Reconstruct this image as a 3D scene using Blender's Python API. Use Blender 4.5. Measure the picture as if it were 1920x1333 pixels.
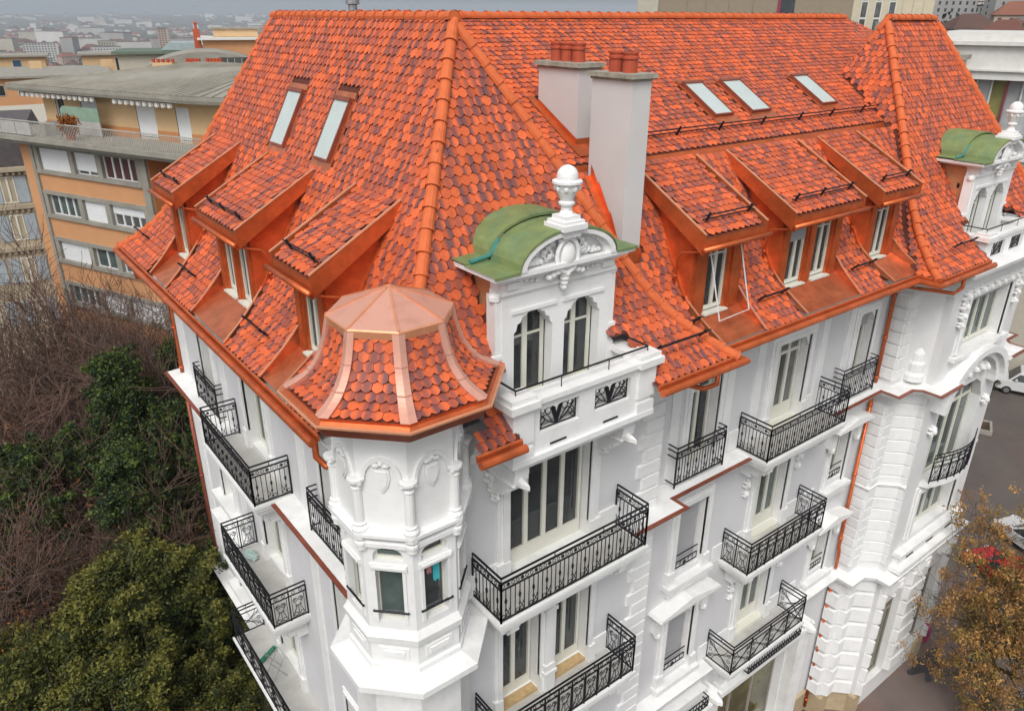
import bpy, bmesh, math, random
import numpy as np
from mathutils import Vector, Matrix
random.seed(11)
RN = np.random.RandomState(5)
S = bpy.context.scene
C = S.collection
for o_ in list(bpy.data.objects):
    bpy.data.objects.remove(o_)

# ------------------------------------------------------------------ camera, sky, sun, exposure
EYE = Vector((0.0, 0.0, 26.0))
YAW, PITCH, ROLL, FPX = math.radians(52.4537), math.radians(24.1139), math.radians(-0.3197), 1431.85
cd = bpy.data.cameras.new('camera')
cam = bpy.data.objects.new('camera', cd)
C.objects.link(cam)
S.camera = cam
cd.sensor_width = 36.0
cd.sensor_fit = 'HORIZONTAL'
cd.lens = FPX / 1920.0 * 36.0
cd.clip_start = 0.1
cd.clip_end = 30000.0
fw = Vector((math.cos(PITCH) * math.cos(YAW), math.cos(PITCH) * math.sin(YAW), -math.sin(PITCH)))
rt = Vector((math.sin(YAW), -math.cos(YAW), 0.0))
dn = fw.cross(rt)
rt2 = rt * math.cos(ROLL) + dn * math.sin(ROLL)
dn2 = dn * math.cos(ROLL) - rt * math.sin(ROLL)
cam.matrix_world = Matrix(((rt2.x, -dn2.x, -fw.x, EYE.x), (rt2.y, -dn2.y, -fw.y, EYE.y), (rt2.z, -dn2.z, -fw.z, EYE.z), (0, 0, 0, 1)))

SUN_ELEV, SUN_AZ = math.radians(52.0), math.radians(222.0)      # azimuth of the sun, counted from +X towards +Y
w = bpy.data.worlds.new('World')
S.world = w
w.use_nodes = True
nt = w.node_tree
nt.nodes.clear()
sky = nt.nodes.new('ShaderNodeTexSky')
sky.sky_type = 'NISHITA'
sky.sun_disc = False
sky.sun_elevation = SUN_ELEV
sky.sun_rotation = math.pi / 2 - SUN_AZ
sky.air_density = 1.0
sky.dust_density = 4.0
sky.ozone_density = 1.0
hs = nt.nodes.new('ShaderNodeHueSaturation')
hs.inputs['Saturation'].default_value = 0.22
bgn = nt.nodes.new('ShaderNodeBackground')
bgn.inputs['Strength'].default_value = 0.15
wo = nt.nodes.new('ShaderNodeOutputWorld')
nt.links.new(sky.outputs[0], hs.inputs['Color'])
nt.links.new(hs.outputs[0], bgn.inputs['Color'])
nt.links.new(bgn.outputs[0], wo.inputs['Surface'])

sl = bpy.data.lights.new('sun', 'SUN')
sl.energy = 1.3
sl.angle = math.radians(25)
sl.color = (1.0, 0.97, 0.92)
so = bpy.data.objects.new('sun', sl)
C.objects.link(so)
sd = Vector((math.cos(SUN_ELEV) * math.cos(SUN_AZ), math.cos(SUN_ELEV) * math.sin(SUN_AZ), math.sin(SUN_ELEV)))
so.rotation_euler = sd.to_track_quat('Z', 'Y').to_euler()
so.location = (0, 0, 60)

S.view_settings.view_transform = 'Standard'
S.view_settings.look = 'None'
S.view_settings.gamma = 1.0
S.view_settings.use_curve_mapping = False
S.view_settings.exposure = 0.13
S.cycles.max_bounces = 6
S.cycles.diffuse_bounces = 3
S.cycles.glossy_bounces = 3
S.cycles.transmission_bounces = 2
S.cycles.volume_bounces = 1
S.cycles.caustics_reflective = False
S.cycles.caustics_refractive = False

# ------------------------------------------------------------------ materials
MATS = {}
def pm(name, col, rough=0.6, metal=0.0, var=0.12, scale=2.0, bump=0.0, bscale=30.0, spec=0.4, dirt=None, dscale=0.6, damt=0.5, streak=False):
    """A procedural material: base colour with fractal variation, an optional stain colour and fine relief."""
    m = bpy.data.materials.new(name)
    m.use_nodes = True
    t = m.node_tree
    b = t.nodes['Principled BSDF']
    b.inputs['Roughness'].default_value = rough
    b.inputs['Metallic'].default_value = metal
    b.inputs['Specular IOR Level'].default_value = spec
    geo = t.nodes.new('ShaderNodeNewGeometry')
    n = t.nodes.new('ShaderNodeTexNoise')
    n.inputs['Scale'].default_value = scale
    n.inputs['Detail'].default_value = 6
    n.inputs['Roughness'].default_value = 0.62
    t.links.new(geo.outputs['Position'], n.inputs['Vector'])
    mr = t.nodes.new('ShaderNodeMapRange')
    mr.inputs['From Min'].default_value = 0.3
    mr.inputs['From Max'].default_value = 0.7
    mr.inputs['To Min'].default_value = 1 - var
    mr.inputs['To Max'].default_value = 1 + var
    t.links.new(n.outputs['Fac'], mr.inputs['Value'])
    vm = t.nodes.new('ShaderNodeVectorMath')
    vm.operation = 'SCALE'
    vm.inputs[0].default_value = col[:3]
    t.links.new(mr.outputs[0], vm.inputs['Scale'])
    out = vm.outputs[0]
    if dirt is not None:
        n2 = t.nodes.new('ShaderNodeTexNoise')
        n2.inputs['Scale'].default_value = dscale
        n2.inputs['Detail'].default_value = 8
        n2.inputs['Roughness'].default_value = 0.7
        if streak:
            mp = t.nodes.new('ShaderNodeMapping')
            mp.inputs['Scale'].default_value = (1, 1, 0.12)
            t.links.new(geo.outputs['Position'], mp.inputs['Vector'])
            t.links.new(mp.outputs[0], n2.inputs['Vector'])
        else:
            t.links.new(geo.outputs['Position'], n2.inputs['Vector'])
        m2 = t.nodes.new('ShaderNodeMapRange')
        m2.inputs['From Min'].default_value = 0.48
        m2.inputs['From Max'].default_value = 0.75
        m2.inputs['To Max'].default_value = damt
        t.links.new(n2.outputs['Fac'], m2.inputs['Value'])
        mx = t.nodes.new('ShaderNodeMix')
        mx.data_type = 'RGBA'
        t.links.new(m2.outputs[0], mx.inputs['Factor'])
        t.links.new(out, mx.inputs['A'])
        mx.inputs['B'].default_value = (*dirt[:3], 1)
        out = mx.outputs['Result']
    t.links.new(out, b.inputs['Base Color'])
    if bump:
        n3 = t.nodes.new('ShaderNodeTexNoise')
        n3.inputs['Scale'].default_value = bscale
        n3.inputs['Detail'].default_value = 5
        t.links.new(geo.outputs['Position'], n3.inputs['Vector'])
        bp = t.nodes.new('ShaderNodeBump')
        bp.inputs['Strength'].default_value = bump
        bp.inputs['Distance'].default_value = 0.02
        t.links.new(n3.outputs['Fac'], bp.inputs['Height'])
        t.links.new(bp.outputs[0], b.inputs['Normal'])
    MATS[name] = m
    return m

WHITE = pm('white_stucco', (0.80, 0.80, 0.79), 0.7, var=0.05, scale=1.5, bump=0.15, bscale=25, dirt=(0.55, 0.54, 0.52), dscale=0.9, damt=0.35)
LEDGE = pm('white_ledge', (0.80, 0.80, 0.785), 0.65, var=0.05, scale=1.5, bump=0.15, bscale=25, dirt=(0.50, 0.50, 0.48), dscale=1.6, damt=0.5)
WALLG = pm('pale_grey_render', (0.66, 0.655, 0.665), 0.8, var=0.05, scale=0.8, bump=0.12, bscale=60, dirt=(0.5, 0.49, 0.49), dscale=0.5, damt=0.3)
WALLB = pm('pale_wall', (0.70, 0.695, 0.69), 0.8, var=0.05, scale=0.8, bump=0.12, bscale=50)
FLOORB = pm('balcony_floor', (0.50, 0.49, 0.46), 0.75, var=0.12, scale=2.0, dirt=(0.35, 0.33, 0.30), dscale=1.2, damt=0.4)
CREAM = pm('cream_joinery', (0.72, 0.71, 0.62), 0.45, var=0.03)
THRESH = pm('timber_threshold', (0.52, 0.36, 0.18), 0.7, var=0.2, scale=8)
COPPER = pm('copper', (0.64, 0.145, 0.045), 0.36, metal=0.55, var=0.25, scale=2.5, bump=0.1, bscale=6, dirt=(0.42, 0.10, 0.035), dscale=1.3, damt=0.6)
COPSHEET = pm('copper_sheet', (0.66, 0.19, 0.08), 0.3, metal=0.65, var=0.25, scale=3, bump=0.15, bscale=4, dirt=(0.40, 0.13, 0.06), dscale=1.6, damt=0.6)
COPLIGHT = pm('pale_copper', (0.80, 0.36, 0.20), 0.42, metal=0.5, var=0.12, scale=3, dirt=(0.70, 0.28, 0.16), dscale=2.5, damt=0.5)
COPDULL = pm('dull_copper', (0.70, 0.36, 0.27), 0.5, metal=0.35, var=0.15, scale=3, dirt=(0.50, 0.29, 0.21), dscale=3.0, damt=0.7)
COPDARK = pm('brown_copper', (0.30, 0.085, 0.05), 0.45, metal=0.4, var=0.2, scale=3)
GREENCU = pm('green_patina', (0.20, 0.255, 0.10), 0.6, metal=0.1, var=0.2, scale=3, bump=0.2, bscale=20, dirt=(0.10, 0.22, 0.14), dscale=1.6, damt=0.8)
TEAL = pm('teal_patina', (0.06, 0.24, 0.22), 0.5, var=0.15)
IRON = pm('wrought_iron', (0.018, 0.018, 0.022), 0.45, metal=0.4, var=0.1)
GLASS = pm('window_glass', (0.035, 0.040, 0.042), 0.05, var=0.5, scale=0.9, spec=0.7)
GLASSC = pm('window_glass_curtain', (0.10, 0.105, 0.10), 0.06, var=0.5, scale=1.3, spec=0.7)
GLASSG = pm('window_glass_green', (0.075, 0.10, 0.095), 0.05, var=0.4, scale=1.8, spec=0.8)
SKYGL = pm('skylight_glass', (0.50, 0.57, 0.55), 0.08, var=0.05, spec=0.8)
SHUT = pm('roller_shutter', (0.36, 0.36, 0.37), 0.6, var=0.05)
SHUTW = pm('white_shutter', (0.70, 0.71, 0.72), 0.5, var=0.04)
RIDGE = pm('ridge_clay', (0.62, 0.135, 0.04), 0.75, var=0.14, scale=5, bump=0.1, dirt=(0.5, 0.12, 0.05), dscale=3, damt=0.4)
POT = pm('terracotta', (0.42, 0.075, 0.035), 0.75, var=0.15, scale=4)
CAPST = pm('mossy_stone', (0.36, 0.335, 0.28), 0.9, var=0.25, scale=5, bump=0.4, dirt=(0.16, 0.16, 0.09), dscale=4, damt=0.7)
CHIM = pm('chimney_render', (0.62, 0.60, 0.59), 0.85, var=0.04, scale=1.0)
PLY = pm('plywood', (0.50, 0.235, 0.115), 0.75, var=0.12, scale=4, dirt=(0.48, 0.27, 0.10), dscale=2, damt=0.6)
INK = pm('ink', (0.05, 0.02, 0.015), 0.7)
PLINTH = pm('tan_plinth', (0.42, 0.33, 0.21), 0.85, var=0.15, scale=3, bump=0.2)
UNDER = pm('roof_underlay', (0.11, 0.03, 0.018), 0.9, var=0.2)
DARK = pm('dark_void', (0.012, 0.012, 0.013), 0.6)
STEEL = pm('steel', (0.45, 0.46, 0.47), 0.35, metal=0.8, var=0.1)
SHOPG = pm('shop_glass', (0.10, 0.09, 0.035), 0.08, var=0.7, scale=0.7, spec=0.7)
ASPH = pm('asphalt', (0.105, 0.088, 0.080), 0.85, var=0.18, scale=0.35, bump=0.2, bscale=80, dirt=(0.20, 0.10, 0.06), dscale=0.16, damt=0.35)
PAVE = pm('pavement', (0.155, 0.118, 0.105), 0.85, var=0.18, scale=0.5, bump=0.2, bscale=60, dirt=(0.24, 0.11, 0.06), dscale=0.35, damt=0.5)
DARKP = pm('dark_ground', (0.052, 0.048, 0.050), 0.5, var=0.4, scale=1.5)
KERB = pm('kerb_stone', (0.30, 0.28, 0.25), 0.85, var=0.15)
EARTH = pm('leaf_litter', (0.060, 0.036, 0.022), 0.95, var=0.5, scale=1.5, bump=0.5, bscale=8, dirt=(0.13, 0.055, 0.018), dscale=0.8, damt=0.8)

def tile_material():
    m = bpy.data.materials.new('clay_tile')
    m.use_nodes = True
    t = m.node_tree
    b = t.nodes['Principled BSDF']
    b.inputs['Roughness'].default_value = 0.62
    b.inputs['Specular IOR Level'].default_value = 0.35
    a = t.nodes.new('ShaderNodeAttribute')
    a.attribute_name = 'tint'
    sp = t.nodes.new('ShaderNodeSeparateColor')
    t.links.new(a.outputs['Color'], sp.inputs[0])
    # R strength of the dark flame, G distance across the tile from the flame's middle, B brightness
    mr = t.nodes.new('ShaderNodeMapRange')
    mr.interpolation_type = 'SMOOTHSTEP'
    mr.inputs['From Min'].default_value = 0.62
    mr.inputs['From Max'].default_value = 0.12
    t.links.new(sp.outputs['Green'], mr.inputs['Value'])
    mu = t.nodes.new('ShaderNodeMath')
    mu.operation = 'MULTIPLY'
    t.links.new(mr.outputs[0], mu.inputs[0])
    t.links.new(sp.outputs['Red'], mu.inputs[1])
    geo = t.nodes.new('ShaderNodeNewGeometry')
    n = t.nodes.new('ShaderNodeTexNoise')
    n.inputs['Scale'].default_value = 14
    n.inputs['Detail'].default_value = 4
    t.links.new(geo.outputs['Position'], n.inputs['Vector'])
    mr2 = t.nodes.new('ShaderNodeMapRange')
    mr2.inputs['To Min'].default_value = 0.75
    mr2.inputs['To Max'].default_value = 1.25
    t.links.new(n.outputs['Fac'], mr2.inputs['Value'])
    mb2 = t.nodes.new('ShaderNodeMath')
    mb2.operation = 'MULTIPLY'
    t.links.new(mr2.outputs[0], mb2.inputs[0])
    t.links.new(sp.outputs['Blue'], mb2.inputs[1])
    vo = t.nodes.new('ShaderNodeVectorMath')
    vo.operation = 'SCALE'
    vo.inputs[0].default_value = (0.66, 0.130, 0.043)
    t.links.new(mb2.outputs[0], vo.inputs['Scale'])
    mx = t.nodes.new('ShaderNodeMix')
    mx.data_type = 'RGBA'
    t.links.new(mu.outputs[0], mx.inputs['Factor'])
    t.links.new(vo.outputs[0], mx.inputs['A'])
    mx.inputs['B'].default_value = (0.165, 0.070, 0.072, 1)
    t.links.new(mx.outputs['Result'], b.inputs['Base Color'])
    return m
TILE = tile_material()

# ------------------------------------------------------------------ helpers
WP = {}            # world position of every parent, by name
def V(*a):
    return Vector(a)

def place(o, pos, parent):
    C.objects.link(o)
    if parent is not None:
        o.parent = parent
        o.location = pos - WP[parent.name]
    else:
        o.location = pos
    WP[o.name] = Vector(pos)
    return o

def thing(name, loc, label, cat, group=None):
    o = bpy.data.objects.new(name, None)
    o.empty_display_size = 0.5
    place(o, Vector(loc), None)
    o['label'] = label
    o['category'] = cat
    if group:
        o['group'] = group
    return o

def tag(o, label, cat, group=None):
    o['label'] = label
    o['category'] = cat
    if group:
        o['group'] = group
    return o

def node(name, loc, parent):
    """A part that only carries sub-parts."""
    o = bpy.data.objects.new(name, None)
    o.empty_display_size = 0.3
    return place(o, Vector(loc), parent)

class Fr:
    """Facade frame: u runs along the wall, o stands out from it, z is up."""
    def __init__(s, O, U, N):
        s.O, s.U, s.N = Vector(O), Vector(U), Vector(N)
    def __call__(s, u, o, z):
        return s.O + s.U * u + s.N * o + Vector((0, 0, z))
WORLD = Fr((0, 0, 0), (1, 0, 0), (0, 1, 0))

class MB:
    def __init__(s, fr=WORLD):
        s.v, s.f, s.m, s.fr = [], [], [], fr
        s.tint = None
    def pts(s, L):
        i = len(s.v)
        s.v.extend(L)
        return i
    def face(s, L, m=0):
        i = s.pts([Vector(p) for p in L])
        s.f.append(tuple(range(i, i + len(L))))
        s.m.append(m)
    def quad(s, L, m=0):
        s.face([s.fr(*p) for p in L], m)
    def box(s, u0, u1, o0, o1, z0, z1, m=0):
        g = s.fr
        i = s.pts([g(u0, o0, z0), g(u1, o0, z0), g(u1, o1, z0), g(u0, o1, z0), g(u0, o0, z1), g(u1, o0, z1), g(u1, o1, z1), g(u0, o1, z1)])
        for q in ((0, 1, 2, 3), (7, 6, 5, 4), (0, 4, 5, 1), (1, 5, 6, 2), (2, 6, 7, 3), (3, 7, 4, 0)):
            s.f.append(tuple(i + k for k in q))
            s.m.append(m)
    def beam(s, a, b, w, h, m=0, up=Vector((0, 0, 1))):
        a, b = Vector(a), Vector(b)
        d = (b - a)
        if d.length < 1e-6:
            return
        d.normalize()
        x = d.cross(up)
        if x.length < 1e-4:
            x = d.cross(Vector((1, 0, 0)))
        x.normalize()
        y = x.cross(d)
        i = s.pts([p + x * sx * w / 2 + y * sy * h / 2 for p in (a, b) for sx, sy in ((-1, -1), (1, -1), (1, 1), (-1, 1))])
        for q in ((0, 1, 2, 3), (7, 6, 5, 4), (0, 4, 5, 1), (1, 5, 6, 2), (2, 6, 7, 3), (3, 7, 4, 0)):
            s.f.append(tuple(i + k for k in q))
            s.m.append(m)
    def prism(s, poly, o0, o1, m=0):
        """Polygon in (u, z), extruded from o0 to o1."""
        n = len(poly)
        i = s.pts([s.fr(u, o0, z) for u, z in poly] + [s.fr(u, o1, z) for u, z in poly])
        s.f.append(tuple(range(i, i + n)))
        s.f.append(tuple(range(i + 2 * n - 1, i + n - 1, -1)))
        s.m += [m, m]
        for k in range(n):
            k2 = (k + 1) % n
            s.f.append((i + k, i + k2, i + n + k2, i + n + k))
            s.m.append(m)
    def vprism(s, poly, z0, z1, m=0):
        n = len(poly)
        i = s.pts([Vector((x, y, z0)) for x, y in poly] + [Vector((x, y, z1)) for x, y in poly])
        s.f.append(tuple(range(i, i + n)))
        s.f.append(tuple(range(i + 2 * n - 1, i + n - 1, -1)))
        s.m += [m, m]
        for k in range(n):
            k2 = (k + 1) % n
            s.f.append((i + k, i + k2, i + n + k2, i + n + k))
            s.m.append(m)
    def tube(s, P, r, n=6, m=0, cap=True, closed=False):
        P = [Vector(p) for p in P]
        R = r if isinstance(r, (list, tuple)) else [r] * len(P)
        rings = []
        px = None
        L = len(P)
        for k, p in enumerate(P):
            if closed:
                d = P[(k + 1) % L] - P[k - 1]
            else:
                d = P[min(k + 1, L - 1)] - P[max(k - 1, 0)]
            if d.length < 1e-9:
                d = Vector((0, 0, 1))
            d.normalize()
            x = (px - d * px.dot(d)) if px is not None else d.orthogonal()
            if x.length < 1e-5:
                x = d.orthogonal()
            x.normalize()
            px = x
            y = d.cross(x)
            rings.append(s.pts([p + (x * math.cos(2 * math.pi * j / n) + y * math.sin(2 * math.pi * j / n)) * R[k] for j in range(n)]))
        for k in range(L if closed else L - 1):
            a, b = rings[k], rings[(k + 1) % L]
            for j in range(n):
                j2 = (j + 1) % n
                s.f.append((a + j, a + j2, b + j2, b + j))
                s.m.append(m)
        if cap and not closed:
            s.f.append(tuple(rings[0] + j for j in range(n - 1, -1, -1)))
            s.f.append(tuple(rings[-1] + j for j in range(n)))
            s.m += [m, m]
    def ring(s, c, ax, ay, r, t, n=8, m=0):
        """A small iron ring in the plane of ax, ay: three-sided wire."""
        s.tube([c + ax * math.cos(2 * math.pi * k / n) * r + ay * math.sin(2 * math.pi * k / n) * r for k in range(n)], t, 3, m, closed=True)
    def lathe(s, c, prof, n=16, m=0, a0=0.0, cap=True, sc=(1, 1)):
        c = Vector(c)
        rr = []
        for r, z in prof:
            rr.append(s.pts([c + Vector((math.cos(a0 + 2 * math.pi * k / n) * r * sc[0], math.sin(a0 + 2 * math.pi * k / n) * r * sc[1], z)) for k in range(n)]))
        for a, b in zip(rr, rr[1:]):
            for k in range(n):
                k2 = (k + 1) % n
                s.f.append((a + k, a + k2, b + k2, b + k))
                s.m.append(m)
        if cap:
            s.f.append(tuple(rr[0] + k for k in range(n - 1, -1, -1)))
            s.f.append(tuple(rr[-1] + k for k in range(n)))
            s.m += [m, m]
    def blob(s, c, ru, ro, rz, m=0, n=8, k=5):
        """An ellipsoid in the facade frame."""
        g = s.fr
        rows = []
        for i in range(1, k):
            a = math.pi * i / k
            rows.append(s.pts([g(c[0] + ru * math.sin(a) * math.cos(2 * math.pi * j / n), c[1] + ro * math.sin(a) * math.sin(2 * math.pi * j / n), c[2] + rz * math.cos(a)) for j in range(n)]))
        t, b = s.pts([g(c[0], c[1], c[2] + rz)]), s.pts([g(c[0], c[1], c[2] - rz)])
        for j in range(n):
            j2 = (j + 1) % n
            s.f.append((t, rows[0] + j, rows[0] + j2))
            s.f.append((b, rows[-1] + j2, rows[-1] + j))
            s.m += [m, m]
            for a, q in zip(rows, rows[1:]):
                s.f.append((a + j, q + j, q + j2, a + j2))
                s.m.append(m)
    def sweep(s, path, prof, m=0, closed=False):
        """Sweep a profile of (out, z) along a plan polyline with mitred corners; out lies to the right of the walk."""
        P = [Vector((x, y)) for x, y in path]
        L = len(P)
        nn = []
        for k in range(L):
            def nrm(a, b):
                d = (b - a).normalized()
                return Vector((d.y, -d.x))
            if closed or 0 < k < L - 1:
                n1, n2 = nrm(P[k - 1], P[k]), nrm(P[k], P[(k + 1) % L])
                q = (n1 + n2)
                q = q / max(q.dot(n1), 0.2)
            elif k == 0:
                q = nrm(P[0], P[1])
            else:
                q = nrm(P[-2], P[-1])
            nn.append(q)
        np_ = len(prof)
        rows = [s.pts([Vector((P[k].x + nn[k].x * o, P[k].y + nn[k].y * o, z)) for o, z in prof]) for k in range(L)]
        for k in range(L if closed else L - 1):
            a, b = rows[k], rows[(k + 1) % L]
            for j in range(np_):
                j2 = (j + 1) % np_
                s.f.append((a + j, b + j, b + j2, a + j2))
                s.m.append(m)
        if not closed:
            s.f.append(tuple(rows[0] + j for j in range(np_)))
            s.f.append(tuple(rows[-1] + j for j in range(np_ - 1, -1, -1)))
            s.m += [m, m]
    def cut(s, name, mats, parent):
        """Link what has been collected so far as one piece and start afresh in the same frame."""
        if s.v:
            s.build(name, mats, parent)
        s.v, s.f, s.m = [], [], []
    def mesh(s, name, mats, smooth=False, recalc=True, origin=None):
        vs = np.array([tuple(p) for p in s.v], dtype=float).reshape(-1, 3)
        c = Vector(((vs[:, 0].min() + vs[:, 0].max()) / 2, (vs[:, 1].min() + vs[:, 1].max()) / 2, vs[:, 2].min())) if origin is None else Vector(origin)
        me = bpy.data.meshes.new(name)
        me.from_pydata([tuple(p) for p in (vs - np.array(c))], [], s.f)
        for mt in (mats if isinstance(mats, (list, tuple)) else [mats]):
            me.materials.append(mt)
        if any(s.m):
            me.polygons.foreach_set('material_index', s.m)
        if recalc:
            bm = bmesh.new()
            bm.from_mesh(me)
            bmesh.ops.recalc_face_normals(bm, faces=bm.faces)
            bm.to_mesh(me)
            bm.free()
        if smooth:
            me.polygons.foreach_set('use_smooth', [True] * len(me.polygons))
        me.update()
        return me, c
    def build(s, name, mats, parent=None, smooth=False, recalc=True, origin=None):
        me, c = s.mesh(name, mats, smooth, recalc, origin)
        return place(bpy.data.objects.new(name, me), c, parent)

def structure(o):
    o['kind'] = 'structure'
    return o

def inst(name, me, M, parent):
    """An object sharing mesh data, placed by a world matrix under a parent that is only translated."""
    o = bpy.data.objects.new(name, me)
    C.objects.link(o)
    o.parent = parent
    M = M.copy()
    M.translation = M.translation - WP[parent.name]
    o.matrix_basis = M
    return o

def basis(P, x, y, z):
    return Matrix(((x.x, y.x, z.x, P.x), (x.y, y.y, z.y, P.y), (x.z, y.z, z.z, P.z), (0, 0, 0, 1)))

def facade(name, fr, u0, u1, z0, z1, holes, mat, parent, reveal=0.3, rmat=None, o=0.0):
    """A wall face with real openings and their reveals."""
    us = sorted({u0, u1, *[h[0] for h in holes], *[h[1] for h in holes]})
    zs = sorted({z0, z1, *[h[2] for h in holes], *[h[3] for h in holes]})
    us = [u for u in us if u0 <= u <= u1]
    zs = [z for z in zs if z0 <= z <= z1]
    mb = MB(fr)
    for a, b in zip(us, us[1:]):
        for c, d in zip(zs, zs[1:]):
            cu, cz = (a + b) / 2, (c + d) / 2
            if any(h[0] < cu < h[1] and h[2] < cz < h[3] for h in holes):
                continue
            mb.quad([(a, o, c), (b, o, c), (b, o, d), (a, o, d)], 0)
    for h in holes:
        a, b, c, d = h[:4]
        q = o - reveal
        mb.quad([(a, o, c), (a, o, d), (a, q, d), (a, q, c)], 1)
        mb.quad([(b, o, c), (b, q, c), (b, q, d), (b, o, d)], 1)
        mb.quad([(a, o, d), (b, o, d), (b, q, d), (a, q, d)], 1)
        mb.quad([(a, o, c), (a, q, c), (b, q, c), (b, o, c)], 1)
        mb.quad([(a, q, c), (b, q, c), (b, q, d), (a, q, d)], 2)
    return mb.build(name, [mat, rmat or WHITE, DARK], parent, recalc=False)

def window(fr, u0, u1, z0, z1, parent, o=-0.22, leaves=2, transom=None, bottom=0.14, glass=GLASS, shutter=0.0, arch=0.0, kick=0.0, mat=CREAM, name='window', lights=None):
    """Casement window or glazed door: the frame is the part, each pane a sub-part."""
    mb = MB(fr)
    t, d = 0.065, 0.07
    mb.box(u0, u0 + t, o - d, o, z0, z1)
    mb.box(u1 - t, u1, o - d, o, z0, z1)
    mb.box(u0 + t, u1 - t, o - d, o, z1 - t, z1)
    mb.box(u0 + t, u1 - t, o - d, o, z0, z0 + bottom + kick)
    zt = z1 - t
    if transom:
        mb.box(u0 + t, u1 - t, o - d, o + 0.01, transom - 0.04, transom + 0.04)
    lw = (u1 - u0 - 2 * t) / leaves
    panes = []
    for k in range(leaves):
        a, b = u0 + t + k * lw, u0 + t + (k + 1) * lw
        if k:
            mb.box(a - 0.055, a + 0.055, o - d, o + 0.015, z0 + bottom + kick, (transom - 0.04) if transom else zt)
            a += 0.055
        else:
            a += 0.03
        b -= 0.055 if k < leaves - 1 else 0.03
        panes.append((a, b, z0 + bottom + kick + 0.01, (transom - 0.045) if transom else zt))
    if transom:
        nl = lights or leaves
        lw = (u1 - u0 - 2 * t) / nl
        for k in range(nl):
            a, b = u0 + t + k * lw, u0 + t + (k + 1) * lw
            if k:
                mb.box(a - 0.03, a + 0.03, o - d, o + 0.005, transom + 0.04, zt)
            panes.append((a + 0.03, b - 0.03, transom + 0.045, zt))
    wn = mb.build(name, mat, parent)
    for (a, b, c, e) in panes:
        pb = MB(fr)
        pb.box(a, b, o - d + 0.015, o - d + 0.03, c, e)
        pb.build('pane', glass, wn)
    if shutter:
        sb = MB(fr)
        n = 8
        zz = z1 - (z1 - z0) * shutter
        for k in range(n):
            sb.box(u0, u1, o + 0.02, o + 0.05 + 0.008 * (k % 2), zz + (z1 - zz) * k / n, zz + (z1 - zz) * (k + 1) / n)
        sb.build('roller_shutter', SHUT, wn)
    return wn

def surround(mb, u0, u1, z0, z1, w=0.2, out=0.07, ears=True, base=0.0, cut=True):
    """Moulded white surround round an opening."""
    for k, (a, q) in enumerate(((w, out * 0.55), (w * 0.55, out))):
        mb.box(u0 - a, u0, 0.001 * k, q, z0 + base, z1, 0)
        mb.box(u1, u1 + a, 0.001 * k, q, z0 + base, z1, 0)
        mb.box(u0 - a, u1 + a, 0.001 * k, q, z1 + 0.0005 * k, z1 + a, 0)
    if base:
        mb.box(u0 - w * 1.15, u0, 0.0, out * 1.3, z0, z0 + base, 0)
        mb.box(u1, u1 + w * 1.15, 0.0, out * 1.3, z0, z0 + base, 0)
    if cut:
        mb.cut('window_surround', WHITE, B)

def ornament(mb, u, z, s=0.2, out=0.1, seed=0, cut=False):
    """A cluster of leaf-like stucco bosses round a middle shell."""
    r = random.Random(seed)
    mb.blob((u, out * 0.6, z), s * 0.36, out, s * 0.5)
    for k in range(6):
        a = 2 * math.pi * k / 6 + 0.3
        mb.blob((u + math.cos(a) * s * 0.55, out * 0.4, z + math.sin(a) * s * 0.5), s * r.uniform(0.16, 0.28), out * r.uniform(0.5, 0.9), s * r.uniform(0.16, 0.28), n=6, k=4)
    if cut:
        mb.cut('stucco_ornament', WHITE, B)

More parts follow.
